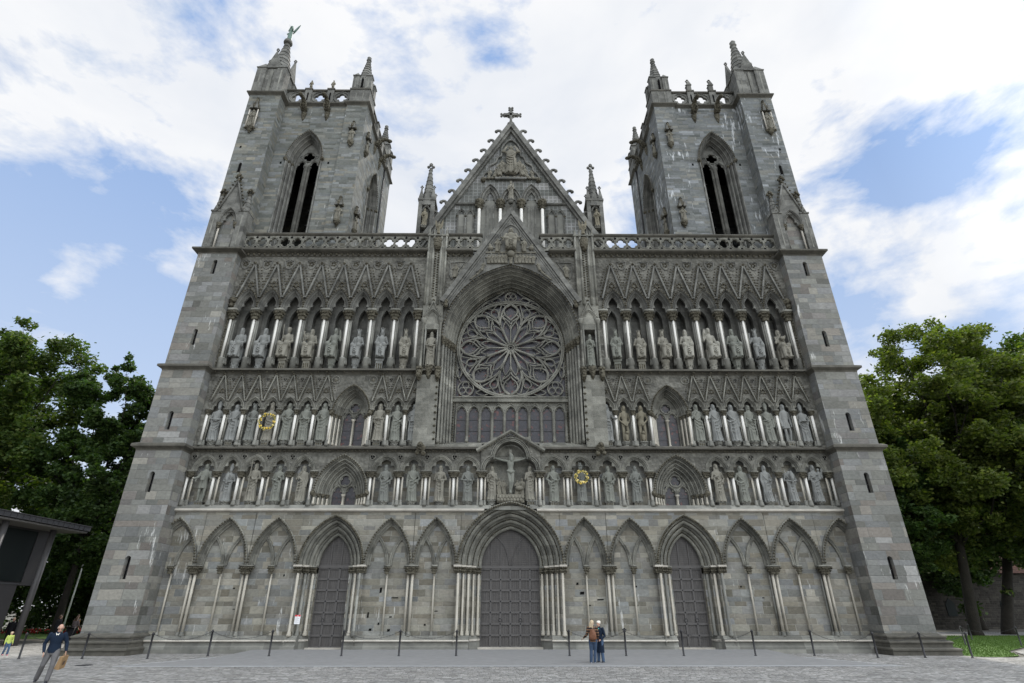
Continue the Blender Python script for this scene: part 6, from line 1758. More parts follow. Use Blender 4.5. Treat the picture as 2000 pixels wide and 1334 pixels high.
STRP = stripes('brown_black_stripes', [(0,(.02,.018,.02,1)),(.5,(.17,.10,.06,1))], .115)
STRP2 = stripes('patterned_knit', [(0,(.26,.13,.05,1)),(.35,(.03,.04,.06,1)),(.42,(.35,.32,.28,1)),(.48,(.03,.04,.06,1)),(.6,(.24,.12,.05,1))], .42, 1.0)
# ---- man with paper bag, walking towards the camera
def glasses(o, V, hp, hands):
    g = M()
    for q in (-1, 1): g.tube([hp(q*.034+.022*cos(2*pi*i/12), .1, .012+.017*sin(2*pi*i/12)) for i in range(12)], .0025, 5, IRON, closed=True); g.tube([hp(q*.056, .1, .016), hp(q*.078, .0, .012)], .0025, 4, IRON)
    obj('glasses', g, o)
def collar(o, V, hp, hands):
    g = M(); c = (V['shL']+V['shR'])/2
    for q in (-1, 1): g.add([(c.x, c.y-.12, c.z+.0), (c.x+q*.06, c.y-.105, c.z+.06), (c.x+q*.025, c.y-.125, c.z-.03)], [(0,1,2)], WHITEH)
    obj('collar', g, o)
man, Vm, Hm, sm_ = person('bald man in navy sweater and grey trousers walking with a brown paper bag', (-15.6, -13.5, -.2), rad(28), dict(
    knR=(-.16, -.06, .5), ftR=(-.25, .16, .10), knL=(.12, -.2, .5), ftL=(.10, -.24, .08), hipL=(.09,-.02,.92), hipR=(-.09,0,.92),
    shL=(.19,-.05,1.41), shR=(-.2,-.04,1.41), elL=(.31,-.0,1.14), wrL=(.36,-.1,.92), elR=(-.30,.0,1.13), wrR=(-.23,-.16,.90), hd=(.02,-.10,1.60)),
    (NAVY, GREYT, DKSHOE, WHITEH), hair='rim', H=1.77, bend=(.15, .42), vox=.009, extras=(glasses, collar), skin=SKIN2)
# paper bag hanging from the hand
hv = Vector((Vm['wrL'].x, Vm['wrL'].y, Vm['wrL'].z))
bw = man.matrix_basis @ (Vm['wrL']*1.0) if False else None
ang = rad(28); R2 = Matrix.Rotation(ang, 3, 'Z'); hw_ = Vector((-15.6, -13.5, -.2))+(R2 @ (Hm['L']*sm_))
b = M(); b.frust((-.075, .075, -.17, .17, -.46), (-.05, .05, -.17, .17, -.08), PAPER)
for q in (-1, 1): b.tube([(q*.03, -.07, -.09), (q*.015, -.04, -.0), (0, 0, .015), (q*.015, .04, -.0), (q*.03, .07, -.09)], .006, 5, PAPER)
b.box(.064, .068, -.07, .07, -.34, -.22, plain('bag_print', (.10,.06,.04), .8))
o = obj('paper_bag', b, None, tuple(hw_), rad(28)-.5); o.rotation_euler = (rad(8), rad(12), rad(10)); tag(o, 'brown paper carrier bag held by the bald man', 'bag')
# ---- couple
def pack(o, V, hp, hands):
    pass
w1, V1, H1, s1 = person('blonde woman seen from behind in a brown and black striped sweater and jeans', (3.72, -6.7, -.185), rad(180-12), dict(
    knL=(.1,.0,.5), ftL=(.12,.05,.08), knR=(-.07,-.06,.5), ftR=(-.04,-.02,.08), elR=(-.25,.02,1.14), wrR=(-.2,-.14,.98), elL=(.27,.03,1.14), wrL=(.42,-.08,1.02), hd=(0,-.02,1.62)),
    (STRP, JEAN, plain('grey_sneaker', (.22,.22,.24), .7), BLOND), hair='long', H=1.74, female=True, bend=(-.45, 0))
w2, V2, H2, s2 = person('white haired woman in a long navy coat and jeans facing the blonde woman', (4.08, -6.3, -.178), rad(-35), dict(
    knL=(.1,-.03,.5), ftL=(.14,.0,.08), knR=(-.1,.02,.5), ftR=(-.12,.03,.08), elR=(-.27,.0,1.14), wrR=(-.2,-.2,1.0), elL=(.26,.05,1.12), wrL=(.16,-.16,.98)),
    (NAVY, JEAN2, DKSHOE, WHITEH), hair='curly', H=1.68, female=True, coat=.42, bend=(-.2, .05), skin=SKIN2)
sf = M(); sf.tube([(-.07, -.12, 1.44), (0, -.15, 1.40), (.07, -.12, 1.44)], [.02, .03, .02], 7, plain('teal_scarf', (.05,.32,.27), .8)); obj('scarf', sf, w2)
bp = M()
ring = [(.0, .15), (.12, .17), (.17, .10)]
bp.loft([[(x*k, -.08+y*.55, z) for x, y in [(.17*cos(2*pi*i/14), .16*sin(2*pi*i/14)) for i in range(14)]] for k, z in ((.75, -.20), (1.05, -.17), (1.0, -.02), (.8, .1), (.45, .2), (.25, .22))], BAGB)
bp.tube([(-.1, -.02, -.15), (-.14, .1, .05), (-.10, .1, .24), (0, -.04, .2)], .014, 6, BAGB); bp.tube([(.1, -.02, -.15), (.14, .1, .05), (.10, .1, .24), (0, -.04, .2)], .014, 6, BAGB)
bp.box(-.1, .1, -.19, -.17, -.12, .0, BAGB)
o = obj('backpack', bp, None, (3.70, -6.7-.17, -.185+1.15), rad(-12)); tag(o, 'brown leather backpack on the back of the blonde woman', 'backpack')
# ---- people in the background on the left
def shades(o, V, hp, hands):
    g = M(); 
    for q in (-1, 1): g.ball(hp(q*.032, .088, .015), .026, IRON, 8, 5, (1, .5, .8))
    obj('sunglasses', g, o)
LIME = cloth('lime_jacket', (.42,.5,.13)); PINK = cloth('pink_shoe', (.6,.2,.22))
person('woman in dark clothes and sunglasses behind the dark column at the left edge', (-34.0, 7.4, -.2), rad(20), dict(), (BLK, BLK, DKSHOE, BLOND), hair='short', H=1.68, vox=.016, extras=(shades,))
person('small blond child in a lime green jacket and blue trousers at the left edge', (-26.75, -1.5, -.2), rad(60), dict(ftL=(.1,-.16,.08), knL=(.1,-.14,.5), ftR=(-.1,.16,.1), hd=(0,-.02,1.60)), (LIME, JEAN2, PINK, BLOND), hair='curly', H=1.12, vox=.015)
person('man in a patterned brown sweater and dark trousers seen from behind', (-34.7, 14.6, -.2), rad(170), dict(knL=(.12,-.1,.5), ftL=(.13,-.12,.08), wrL=(.2,-.22,1.0)), (STRP2, BLK, DKSHOE, BROWNH), hair='short', H=1.80, vox=.016)
person('woman in a grey jacket pushing a pushchair beside the left buttress', (-33.35, 12.6, -.2), rad(175), dict(wrL=(.2,-.3,1.02), wrR=(-.2,-.3,1.02), elL=(.26,-.05,1.14), elR=(-.26,-.05,1.14)), (cloth('grey_jacket', (.11,.09,.09)), BLK, DKSHOE, BROWNH), hair='long', H=1.68, vox=.016, female=True)
person('man dressed all in black standing behind the bald man', (-31.9, 8.8, -.2), rad(160), dict(), (BLK, BLK, DKSHOE, BROWNH), hair='short', H=1.82, vox=.016)
st = M()
for q in (-1, 1):
    for yy in (-.35, .35): st.tube([(q*.24+.0, yy+.13*cos(2*pi*i/14), .13+.13*sin(2*pi*i/14)) for i in range(14)], .018, 6, BLK, closed=True)
    st.tube([(q*.24, .5, 1.05), (q*.23, .3, .7), (q*.23, -.35, .16)], .014, 6, IRON); st.tube([(q*.24, .35, .16), (q*.23, .05, .5)], .014, 6, IRON)
st.tube([(-.24, .5, 1.05), (.24, .5, 1.05)], .018, 6, BLK)
st.loft([[(x_, y_, z_) for x_ in (-.21, .21) for y_, z_ in ()] or [(-.21, a, b), (.21, a, b), (.21, c, d), (-.21, c, d)] for a, b, c, d in ((.3, .9, .36, .95), (.12, .45, .2, .42), (-.3, .42, -.32, .36), (-.42, .2, -.46, .2))], BLK, True, False)
st.loft([[(.22*cos(t)*1.0, .12+.3*k*cos(s_), .72+.3*sin(s_)*1.0+0*t) for t in (pi, pi*.5+.6, .6, 0)] for k, s_ in ((1, .2), (1, .7), (1, 1.2), (1, 1.7))], BLK, False, True, False)
o = obj('pushchair', st, None, (-31.5, 9.5, -.2), rad(25)); tag(o, 'dark folding pushchair in front of the woman in the grey jacket', 'pushchair')
# ================================================================== TREES
def leafmat(n, cols, trans=.35):
    t = NT(n); g = t.n('ShaderNodeNewGeometry'); c = t.ramp(g.outputs['Random Per Island'], [(i/(len(cols)-1), k) for i, k in enumerate(cols)])
    big = t.noise(g.outputs['Position'], .35, 2); vm = t.n('ShaderNodeVectorMath', operation='SCALE'); t.l(c, vm.inputs[0]); t.l(t.math('MULTIPLY_ADD', big, 1.5, .3), vm.inputs['Scale'])
    t.done(vm.outputs[0], .6, .3)
    tr = t.n('ShaderNodeBsdfTranslucent'); v2 = t.n('ShaderNodeVectorMath', operation='MULTIPLY'); t.l(vm.outputs[0], v2.inputs[0]); v2.inputs[1].default_value = (1.5, 1.7, .7); t.l(v2.outputs[0], tr.inputs[0])
    mx_ = t.n('ShaderNodeMixShader'); mx_.inputs[0].default_value = trans; t.l(t.b.outputs[0], mx_.inputs[1]); t.l(tr.outputs[0], mx_.inputs[2]); t.l(mx_.outputs[0], t.out.inputs[0])
    return t.mat
BARK = stone('tree_bark', (.012,.011,.009), (.032,.028,.022), 4, 1.0, .05)
LF1 = leafmat('maple_leaves', [(.026,.050,.011),(.046,.080,.016),(.062,.098,.02),(.10,.125,.025)])
LF2 = leafmat('dark_maple_leaves', [(.020,.044,.012),(.032,.064,.015),(.044,.078,.018),(.06,.095,.022)])
LF3 = leafmat('lime_leaves', [(.045,.068,.013),(.064,.090,.017),(.082,.108,.02),(.12,.138,.027)], .45)
def leaves(name, centers, radii, n, size, mat, parent, seed, flat=.75):
    r = np.random.default_rng(seed); centers = np.array(centers); radii = np.array(radii)
    wts = radii**2.2; k = r.choice(len(centers), n, p=wts/wts.sum())
    d = r.normal(size=(n, 3)); d /= np.linalg.norm(d, axis=1)[:, None]
    rr = r.random(n)**.42*np.where(r.random(n) < .16, r.uniform(1.0, 1.75, n), 1.0)
    p = centers[k]+d*(rr*radii[k])[:, None]*np.array([1, 1, flat])
    # twig clumps
    a = r.normal(size=(n, 3)); a[:, 2] *= .45; a /= np.linalg.norm(a, axis=1)[:, None]
    b = np.cross(a, r.normal(size=(n, 3))*np.array([1, 1, .6])+np.array([0, 0, .7])); b /= np.linalg.norm(b, axis=1)[:, None]+1e-9
    s = size*r.uniform(.6, 1.35, n)[:, None]
    v = np.empty((n, 4, 3)); v[:, 0] = p-a*s*.55; v[:, 1] = p+b*s*.36-a*s*.05; v[:, 2] = p+a*s*.6; v[:, 3] = p-b*s*.36-a*s*.05
    me = bpy.data.meshes.new(name); me.vertices.add(4*n); me.vertices.foreach_set('co', v.reshape(-1).astype(np.float32))
    me.loops.add(4*n); me.loops.foreach_set('vertex_index', np.arange(4*n, dtype=np.int32)); me.polygons.add(n)
    me.polygons.foreach_set('loop_start', np.arange(0, 4*n, 4, dtype=np.int32)); me.polygons.foreach_set('loop_total', np.full(n, 4, dtype=np.int32))
    me.materials.append(mat); me.update(); me.validate()
    o = bpy.data.objects.new(name, me); COL.objects.link(o); o.parent = parent
    return o
def tree(name, label, loc, H, R, seed, mat, n, size=.34, trunk_r=.5, fork=.3, low=.22, group=None, nb=13, lean=(0, 0), fill=1.0):
    """trunk, limbs reaching into a lumpy rounded crown, leaves in clumps"""
    rnd = random.Random(seed); t = empty(name, loc); tag(t, label, 'tree', group)
    m = M(); blobs = []; rad_ = []
    top = Vector((lean[0]*.3, lean[1]*.3, H*fork)); zc = H*(low+1)/2; hz = H*(1-low)/2
    m.tube([(0, 0, -.3), (0, 0, .5), tuple(top*.5), tuple(top)], [trunk_r*1.5, trunk_r*1.05, trunk_r*.85, trunk_r*.7], 12, BARK)
    lobes = []
    for i in range(nb*3):
        u = 1-2*(i+.5)/(nb*3); az = i*2.399+rnd.uniform(-.3, .3); s_ = sqrt(1-u*u)
        k = rnd.uniform(.66, .86) if i % 3 else rnd.uniform(.3, .55)
        wide = 1.0 if u > -.2 else 1.0-.25*(-u)
        lobes.append(Vector((lean[0]*(.5+u*.5)+R*k*s_*wide*cos(az), lean[1]*(.5+u*.5)+R*k*s_*wide*sin(az), zc+hz*k*u)))
    for i, e_ in enumerate(lobes):
        if i % 2 == 0:
            st_ = top*rnd.uniform(.75, 1.0); mid = st_*.45+e_*.55+Vector((rnd.uniform(-1, 1), rnd.uniform(-1, 1), rnd.uniform(-.5, .8))); r0 = trunk_r*.40
            m.tube([tuple(st_), tuple(st_*.7+mid*.3+Vector((0, 0, .4))), tuple(mid), tuple((mid+e_)/2+Vector((rnd.uniform(-.6, .6), 0, .3))), tuple(e_)], [r0, r0*.75, r0*.5, r0*.3, r0*.1], 7, BARK)
        br = R*rnd.uniform(.20, .30)
        for c in range(11):
            d = Vector((rnd.gauss(0, 1), rnd.gauss(0, 1), rnd.gauss(0, .8))).normalized()*br*rnd.uniform(.55, 1.2)
            blobs.append(tuple(e_+d)); rad_.append(rnd.uniform(.35, 1.0)*R/7.5)
            if c < 3: m.tube([tuple(e_-d*.2), tuple(e_+d*.5+Vector((0, 0, .15))), tuple(e_+d*1.05)], [r0*.16, r0*.1, .015], 5, BARK)
    obj('trunk', m, t)
    leaves('crown', blobs, rad_, n, size, mat, t, seed)
    return t
TL, TR = 'trees left of the cathedral', 'trees right of the cathedral'
tree('maple_tree', 'tall broad maple tree with yellowish leaves at the left edge', (-50.5, 14, -.2), 29.5, 10.5, 1, LF1, 150000, .30, .45, .3, .14, TL, 17)
tree('maple_tree', 'slimmer dark maple tree beside the left buttress', (-38.0, 17, -.2), 26.0, 6.4, 2, LF2, 90000, .28, .3, .35, .12, TL, 13)
tree('maple_tree', 'low dark tree behind the flagpole', (-45, 32, -.2), 19, 9.5, 3, LF2, 70000, .38, .4, .2, .0, TL, 13)
tree('maple_tree', 'dark tree behind the modern building on the left', (-66, 32, -.2), 24, 12, 14, LF2, 70000, .42, .5, .2, .0, TL, 13)
tree('lime_tree', 'large round lime tree with sunlit top right of the cathedral', (43.0, 22, -.2), 32.5, 11.2, 5, LF3, 170000, .31, .5, .3, .17, TR, 20, (5, 0))
tree('lime_tree', 'tall lime tree with dark trunk at the right edge', (48.5, 25, -.2), 34.0, 11.0, 6, LF1, 120000, .34, .5, .3, .14, TR, 17, (14, 2))
tree('lime_tree', 'low spreading tree close beside the right buttress', (39.0, 23, -.2), 20, 6.8, 8, LF2, 80000, .32, .25, .35, .24, TR, 11)
tree('lime_tree', 'dark tree behind the other trees on the right', (56, 38, -.2), 28, 11, 9, LF2, 80000, .42, .5, .3, .10, TR, 14)
tree('lime_tree', 'lower branches of a tree hanging in at the right edge', (51.5, 17, -.2), 20, 6.0, 31, LF2, 60000, .32, .25, .4, .3, TR, 11)
# ================================================================== BOLLARDS AND CHAINS
bm_ = M(); bm_.lathe([(.07, 0), (.07, .02), (.045, .03), (.045, 1.04), (.06, 1.05), (.06, 1.10), (.045, 1.13), (.02, 1.16), (0.002, 1.165)], (0, 0), 12, IRON)
bo_me = mesh_of(bm_, 'bollard'); rg = M(); rg.tube([(.075*cos(2*pi*i/10), 0, 1.07+.02*sin(2*pi*i/10)) for i in range(10)], .01, 5, IRON, closed=True); rg = mesh_of(rg, 'eyelet')
BP = [(-21.1, -3.75, -.2), (-24.2, -3.75, -.2), (-17.9, -3.75, -.2)]
BP = [(-24.2, -3.75, -.2), (-21.1, -3.75, -.2), (-17.9, -3.75, -.2)]+[((px-1000)*.02537+.06, -3.7, -.086) for px in (407, 526, 667, 779, 891, 1113, 1224, 1337, 1478, 1594)]+[(18.5, -3.3, -.2), (20.9, -3.3, -.2), (23.25, -3.35, -.2)]
ordn = ['first', 'second', 'third', 'fourth', 'fifth', 'sixth', 'seventh', 'eighth']
near = {0: 'leftmost thin iron bollard on the plaza behind the bald man', 1: 'iron bollard in front of the base of the left buttress', 2: 'iron bollard at the inner corner of the left buttress', 3: 'iron bollard before the second arcade shaft from the left',
        4: 'iron bollard just left of the left side door', 5: 'iron bollard just right of the left side door', 6: 'iron bollard midway between the left door and the main portal', 7: 'iron bollard just left of the main portal',
        8: 'iron bollard just right of the main portal beside the couple', 9: 'iron bollard with a dark box on top right of the couple', 10: 'iron bollard just left of the right side door', 11: 'iron bollard just right of the right side door',
        12: 'iron bollard before the second bay from the right', 13: 'iron bollard at the inner corner of the right buttress', 14: 'iron bollard in front of the base of the right buttress', 15: 'iron bollard at the near corner of the right lawn'}
for i, p in enumerate(BP):
    o = obj('bollard', bo_me, None, p); obj('eyelet', rg, o); tag(o, near[i], 'bollard', 'bollards along the church front')
    if i == 9: bx_ = M(); bx_.box(-.1, .1, -.06, .06, 1.12, 1.19, IRON); obj('lamp_box', bx_, o)
FB = [(31.0, 7.4, -.2), (33.9, 6.3, -.2), (36.5, 14, -.2)]
for p, l in zip(FB, ('iron bollard standing inside the right lawn near the buttress', 'iron bollard at the right edge of the photograph by the lawn', 'far iron bollard beside the path behind the right lawn')):
    o = obj('bollard', bo_me, None, p); obj('eyelet', rg, o); tag(o, l, 'bollard', 'bollards along the church front')
def chain(a, b, sag, label):
    m = M(); pts = []
    for i in range(17):
        t = i/16; pts.append(Vector(a).lerp(Vector(b), t)+Vector((0, 0, -sag*4*t*(1-t))))
    L_ = (Vector(b)-Vector(a)).length; N_ = int(L_/.07)
    def at(t):
        return Vector(a).lerp(Vector(b), t)+Vector((0, 0, -sag*4*t*(1-t)))
    for k in range(N_):
        p0, p1 = at(k/N_), at((k+1)/N_); d = (p1-p0).normalized(); s_ = Vector((0, 0, 1)) if k % 2 else d.cross(Vector((0, 0, 1))).normalized()
        c = (p0+p1)/2; m.tube([tuple(c+d*.045*cos(2*pi*i/6)+s_*.02*sin(2*pi*i/6)) for i in range(6)], .006, 4, IRON, closed=True)
    tag(obj('chain', m), label, 'chain', 'chains between the bollards')
for i in range(15):
    if i in (4, 7, 11): continue
    a, b_ = BP[i], BP[i+1]; L_ = abs(b_[0]-a[0])
    nm = near[i].replace('iron ', '').replace('thin ', '')
    chain((a[0]+.07, a[1], a[2]+1.06), (b_[0]-.07, b_[1], b_[2]+1.06), .30 if L_ < 3.3 else .38, 'black chain from the '+' '.join(nm.split()[:9]))
chain((BP[15][0]+.07, BP[15][1], BP[15][2]+1.06), (30.9, 7.35, .86), .5, 'long black chain across the near edge of the right lawn')
chain((31.1, 7.4, .86), (33.8, 6.3, .86), .3, 'short black chain between the two bollards inside the right lawn')
# ================================================================== NOTICE by the left door
n_ = M(); W_ = plain('white_board', (.78,.78,.78), .5, var=.03); RD = plain('red_band', (.55,.03,.04), .5, var=.05); TX = plain('grey_print', (.25,.25,.27), .6)
n_.box(-.15, .15, -.02, .02, 0, .46, W_); n_.box(-.15, .15, -.024, -.019, .38, .46, RD)
no = obj('notice_board', n_, None, (-12.0, -.27, 1.25), 0); tag(no, 'small white notice with a red top beside the left side door', 'notice')
tx = M()
for k in range(9): tx.box(-.12, -.12+.24*(.95 if k % 3 else .6), -.024, -.021, .33-.033*k, .338-.033*k, TX)
tx.box(-.012, .012, -.028, -.024, .395, .445, W_); tx.box(-.03, .03, -.028, -.024, .412, .428, W_); obj('printed_lines', tx, no)
po_ = M(); po_.box(-.02, .02, .02, .2, .2, .24, IRON); obj('bracket', po_, no)
# ================================================================== LAWNS, PATHS
GR = plain('lawn_grass', (.07,.13,.02), .9, var=.35, scale=4, bs=.6, bd=.05)
def blades(name, poly, n, mat, seed, label=None, h=.07):
    r = np.random.default_rng(seed); xs = [p[0] for p in poly]; ys = [p[1] for p in poly]; P_ = []
    px = r.uniform(min(xs), max(xs), n*2); py = r.uniform(min(ys), max(ys), n*2)
    ins = np.zeros(len(px), bool); j = len(poly)-1
    for i in range(len(poly)):
        xi, yi = poly[i]; xj, yj = poly[j]
        c = ((yi > py) != (yj > py)) & (px < (xj-xi)*(py-yi)/(yj-yi+1e-12)+xi); ins ^= c; j = i
    px, py = px[ins][:n], py[ins][:n]; k = len(px); a = r.uniform(0, pi, k); w_ = .02; hh = h*r.uniform(.5, 1.3, k)
    v = np.empty((k, 3, 3)); v[:, 0] = np.stack([px-w_*np.cos(a), py-w_*np.sin(a), np.full(k, -.19)], 1); v[:, 1] = np.stack([px+w_*np.cos(a), py+w_*np.sin(a), np.full(k, -.19)], 1)
    v[:, 2] = np.stack([px+r.normal(0, .02, k), py+r.normal(0, .02, k), -.19+hh], 1)
    me = bpy.data.meshes.new(name); me.vertices.add(3*k); me.vertices.foreach_set('co', v.reshape(-1).astype(np.float32)); me.loops.add(3*k); me.loops.foreach_set('vertex_index', np.arange(3*k, dtype=np.int32))
    me.polygons.add(k); me.polygons.foreach_set('loop_start', np.arange(0, 3*k, 3, dtype=np.int32)); me.polygons.foreach_set('loop_total', np.full(k, 3, dtype=np.int32)); me.materials.append(mat); me.update()
    o = bpy.data.objects.new(name, me); COL.objects.link(o); return o
RL = [(23.95, -2.6), (25.0, -2.9), (26.6, -2.2), (29, 1.5), (34, 6), (42, 9), (70, 12), (70, 22), (40, 22), (23.95, 22)]
plane('lawn', RL, -.194, GR, label='green lawn right of the right buttress', cat='lawn', kind='stuff') 
tag(blades('grass', RL, 60000, GR, 3), 'short grass blades on the right lawn', 'grass', kind='stuff')
plane('path', [(23.95, 22), (120, 22), (120, 31), (23.95, 31)], -.196, PAV, kind='structure')
LL = [(-80, 17), (-34.2, 17), (-27, 18.5), (-24, 30), (-80, 30)]
plane('lawn', LL, -.19, GR, label='green lawn behind the people left of the cathedral', cat='lawn', kind='stuff')
fl = M(); R = random.Random(4); FR = plain('red_flowers', (.35,.03,.025), .7, var=.4); FG = plain('flower_leaves', (.04,.08,.02), .8)
for i in range(1500): fl.octa((R.uniform(-62, -30), R.uniform(26, 28), -.1+R.uniform(0, .3)), .12, FR if R.random() < .6 else FG)
tag(obj('flower_bed', fl), 'long bed of dark red flowers behind the left lawn', 'flower bed', kind='stuff')
plane('path', [(23.9, -60), (200, -60), (200, 11), (70, 11.5), (42, 8.5), (34, 5.5), (29, 1.0), (26.8, -2.6), (25.2, -3.4), (23.9, -3.2)], -.197, COB, kind='structure')
# ================================================================== MODERN BUILDING on the left
ZN = plain('dark_zinc', (.05,.05,.054), .55, metal=.1, var=.15, scale=2); PNL = plain('dark_panel', (.036,.034,.036), .6, var=.1, scale=1.5); SOF = plain('grey_soffit', (.13,.125,.12), .7)
WG = plain('dark_window_glass', (.012,.017,.017), .5, spec=.1); COLM = plain('grey_column_paint', (.09,.088,.09), .5, var=.06)
b = empty('modern_building', (-40, 4, -.2)); tag(b, 'dark modern building with a flat projecting roof and round columns', 'building')
OX, OY, OZ = 40, -4, .2
def prt(name, m, par=b): 
    o = obj(name, m, par); 
    if par is b: o.location = (OX, OY, OZ)
    return o
m = M(); m.box(-62, -31.9, -12, 9.0, 7.3, 7.58, ZN); m.box(-61.9, -32.0, -11.9, 8.9, 7.15, 7.25, SOF)
for i in range(40): m.box(-31.9, -31.88, -12+.52*i, -11.985+.52*i, 7.25, 7.62, PNL)
m.box(-62, -31.86, -12.02, 9.04, 7.60, 7.65, ZN); prt('roof', m)
m = M(); m.box(-60, -33.5, -10, 6.0, -.2, 3.5, PNL); m.box(-60, -34.1, -9.8, 8.0, 3.5, 7.15, PNL); prt('wall', m)
m = M(); m.box(-34.1, -34.03, -6.6, 7.0, 3.7, 7.0, WG); w_ = prt('window', m)
m = M()
for y in (-6, -3, 0, 3.4, 6.9): m.box(-34.035, -33.98, y-.06, y+.06, 3.7, 7.0, PNL)
m.box(-60.02, -33.45, -10.05, 6.05, 3.5, 3.6, ZN); obj('window_frame', m, w_)
for x, y in ((-33.1, 7.0), (-32.6, 2.2), (-32.3, -3.0)):
    m = M(); m.lathe([(.2, -.2), (.2, 7.2)], (x, y), 20, COLM); prt('column', m)
# ================================================================== OLD STONE BUILDING on the right
RB = masonry('rubble_wall', .45, .25, [(.03,.028,.024),(.05,.046,.04),(.04,.037,.033),(.065,.06,.05)], (.08,.075,.065), mw=.012)
TL_ = masonry('roof_tiles', .22, .14, [(.06,.028,.02),(.08,.036,.026),(.07,.034,.026),(.055,.026,.02)], (.04,.02,.015), mw=.012)
b2 = empty('stone_house', (70, 46, -.2)); tag(b2, 'long low stone house with a red tiled roof behind the right trees', 'house')
m = M(); m.box(50.5, 110, 42, 52, -.24, 6.4, RB); o = obj('wall', m, b2, (-70, -46, .2))
m = M(); m.add([(50.0, 41.4, 6.2), (110.5, 41.4, 6.2), (110.5, 47, 10.9), (54, 47, 10.9), (50.0, 52.6, 6.2), (110.5, 52.6, 6.2)], [(0,1,2,3),(4,5,2,3),(0,3,4)], TL_); obj('roof', m, b2, (-70, -46, .2))
for x in (56, 63, 70, 78, 86):
    m = M(); m.prism([(x-.6, 1.2), (x+.6, 1.2), (x+.6, 2.6), (x, 3.3), (x-.6, 2.6)], 41.93, 41.99, WG); obj('window', m, b2, (-70, -46, .2))
# flagpole
m = M(); m.lathe([(.08, 0), (.07, 4), (.045, 12), (.04, 12.1), (.07, 12.15), (.0, 12.3)], (0, 0), 10, plain('white_pole', (.8,.8,.8), .4)); 
tag(obj('flagpole', m, None, (-41.3, 22.5, -.2)), 'slim white flagpole in front of the dark trees', 'flagpole')
def hedge(name, x0, x1, y0, y1, h, n, seed, label):
    t = empty(name, ((x0+x1)/2, (y0+y1)/2, -.2)); tag(t, label, 'hedge'); R = random.Random(seed); c = []; rr = []
    for i in range(int((x1-x0)*4.5)): c.append((R.uniform(x0, x1)-(x0+x1)/2, R.uniform(y0, y1)-(y0+y1)/2, R.uniform(.4, h))); rr.append(R.uniform(1.0, 1.9))
    leaves('foliage', c, rr, n, .3, LF2, t, seed); return t
hedge('hedge', -90, -26, 30, 34, 8.0, 150000, 21, 'tall dark hedge behind the left lawn')
hedge('hedge', 22, 50, 48, 52, 6.5, 60000, 22, 'dark hedge left of the old stone house')

for (x, y, r, l) in ((-18.6, -7.2, .34, 'round iron drain cover in the paving right of the bald man'), (-24.5, -9.0, .3, 'round iron drain cover in the paving left of the bald man')):
    m = M(); m.lathe([(.001, .0), (r, 0), (r, .012), (r*.94, .012), (r*.92, .006), (.001, .006)], (0, 0), 24, IRON)
    for k in range(5): m.box(-r*.6, r*.6, -r*.5+k*r*.25-.01, -r*.5+k*r*.25+.01, .006, .014, IRON)
    tag(obj('drain_cover', m, None, (x, y, -.2)), l, 'drain cover')
GAINB, GAINR = 3.0, 1.0
# ================================================================== camera, light, world
cam = bpy.data.cameras.new('camera'); co = bpy.data.objects.new('camera', cam); COL.objects.link(co)
cam.sensor_width = 36; cam.lens = 1072/2000*36; cam.clip_end = 3000; cam.clip_start = .1
co.location = (-.13, -35.0, 2.0)
co.rotation_euler = (rad(90+26.0), 0, rad(-.36))
scene.camera = co
SE, SA = rad(52), rad(8)          # sun elevation ; azimuth measured from +Y towards +X
sl = bpy.data.lights.new('sun', 'SUN'); so = bpy.data.objects.new('sun', sl); COL.objects.link(so)
sl.energy = 2.4; sl.angle = rad(8); sl.color = (1.0, .95, .86)
dvec = Vector((sin(SA)*cos(SE), cos(SA)*cos(SE), sin(SE)))
so.rotation_euler = dvec.to_track_quat('Z', 'Y').to_euler()
w = bpy.data.worlds.new('World'); scene.world = w; w.use_nodes = True
nt = w.node_tree; nt.nodes.clear()
N = nt.nodes.new; L = nt.links.new
out = N('ShaderNodeOutputWorld'); bg = N('ShaderNodeBackground'); L(bg.outputs[0], out.inputs[0])
sky = N('ShaderNodeTexSky'); sky.sky_type = 'NISHITA'; sky.sun_disc = False; sky.sun_elevation = SE; sky.sun_rotation = SA
sky.air_density = 1.0; sky.dust_density = 1.0; sky.ozone_density = 1.5
tc = N('ShaderNodeTexCoord')
def wm(op, a, b=None, clamp=False):
    k = N('ShaderNodeMath'); k.operation = op; k.use_clamp = clamp
    for i, v in enumerate((a, b)):
        if v is None: continue
        if hasattr(v, 'links'): L(v, k.inputs[i])
        else: k.inputs[i].default_value = v
    return k.outputs[0]
def wnoise(scale, detail, rough, sc=(1,1,1), off=(0,0,0), dist=0.0):
    mp = N('ShaderNodeMapping'); L(tc.outputs['Generated'], mp.inputs[0]); mp.inputs['Scale'].default_value = sc; mp.inputs['Location'].default_value = off
    k = N('ShaderNodeTexNoise'); L(mp.outputs[0], k.inputs['Vector']); k.inputs['Scale'].default_value = scale; k.inputs['Detail'].default_value = detail; k.inputs['Roughness'].default_value = rough; k.inputs['Distortion'].default_value = dist
    return k.outputs['Fac']
base = wnoise(3.6, 10, .58, (1, 1, 1.7), (.3, .1, .5), .3)
fine = wnoise(9, 6, .6, (1, 1, 2.2), (3, 1, 2), .2)
f = wm('ADD', wm('ADD', wm('MULTIPLY', wm('SUBTRACT', base, .5), 1.5), .5), wm('MULTIPLY', wm('SUBTRACT', fine, .5), .7))
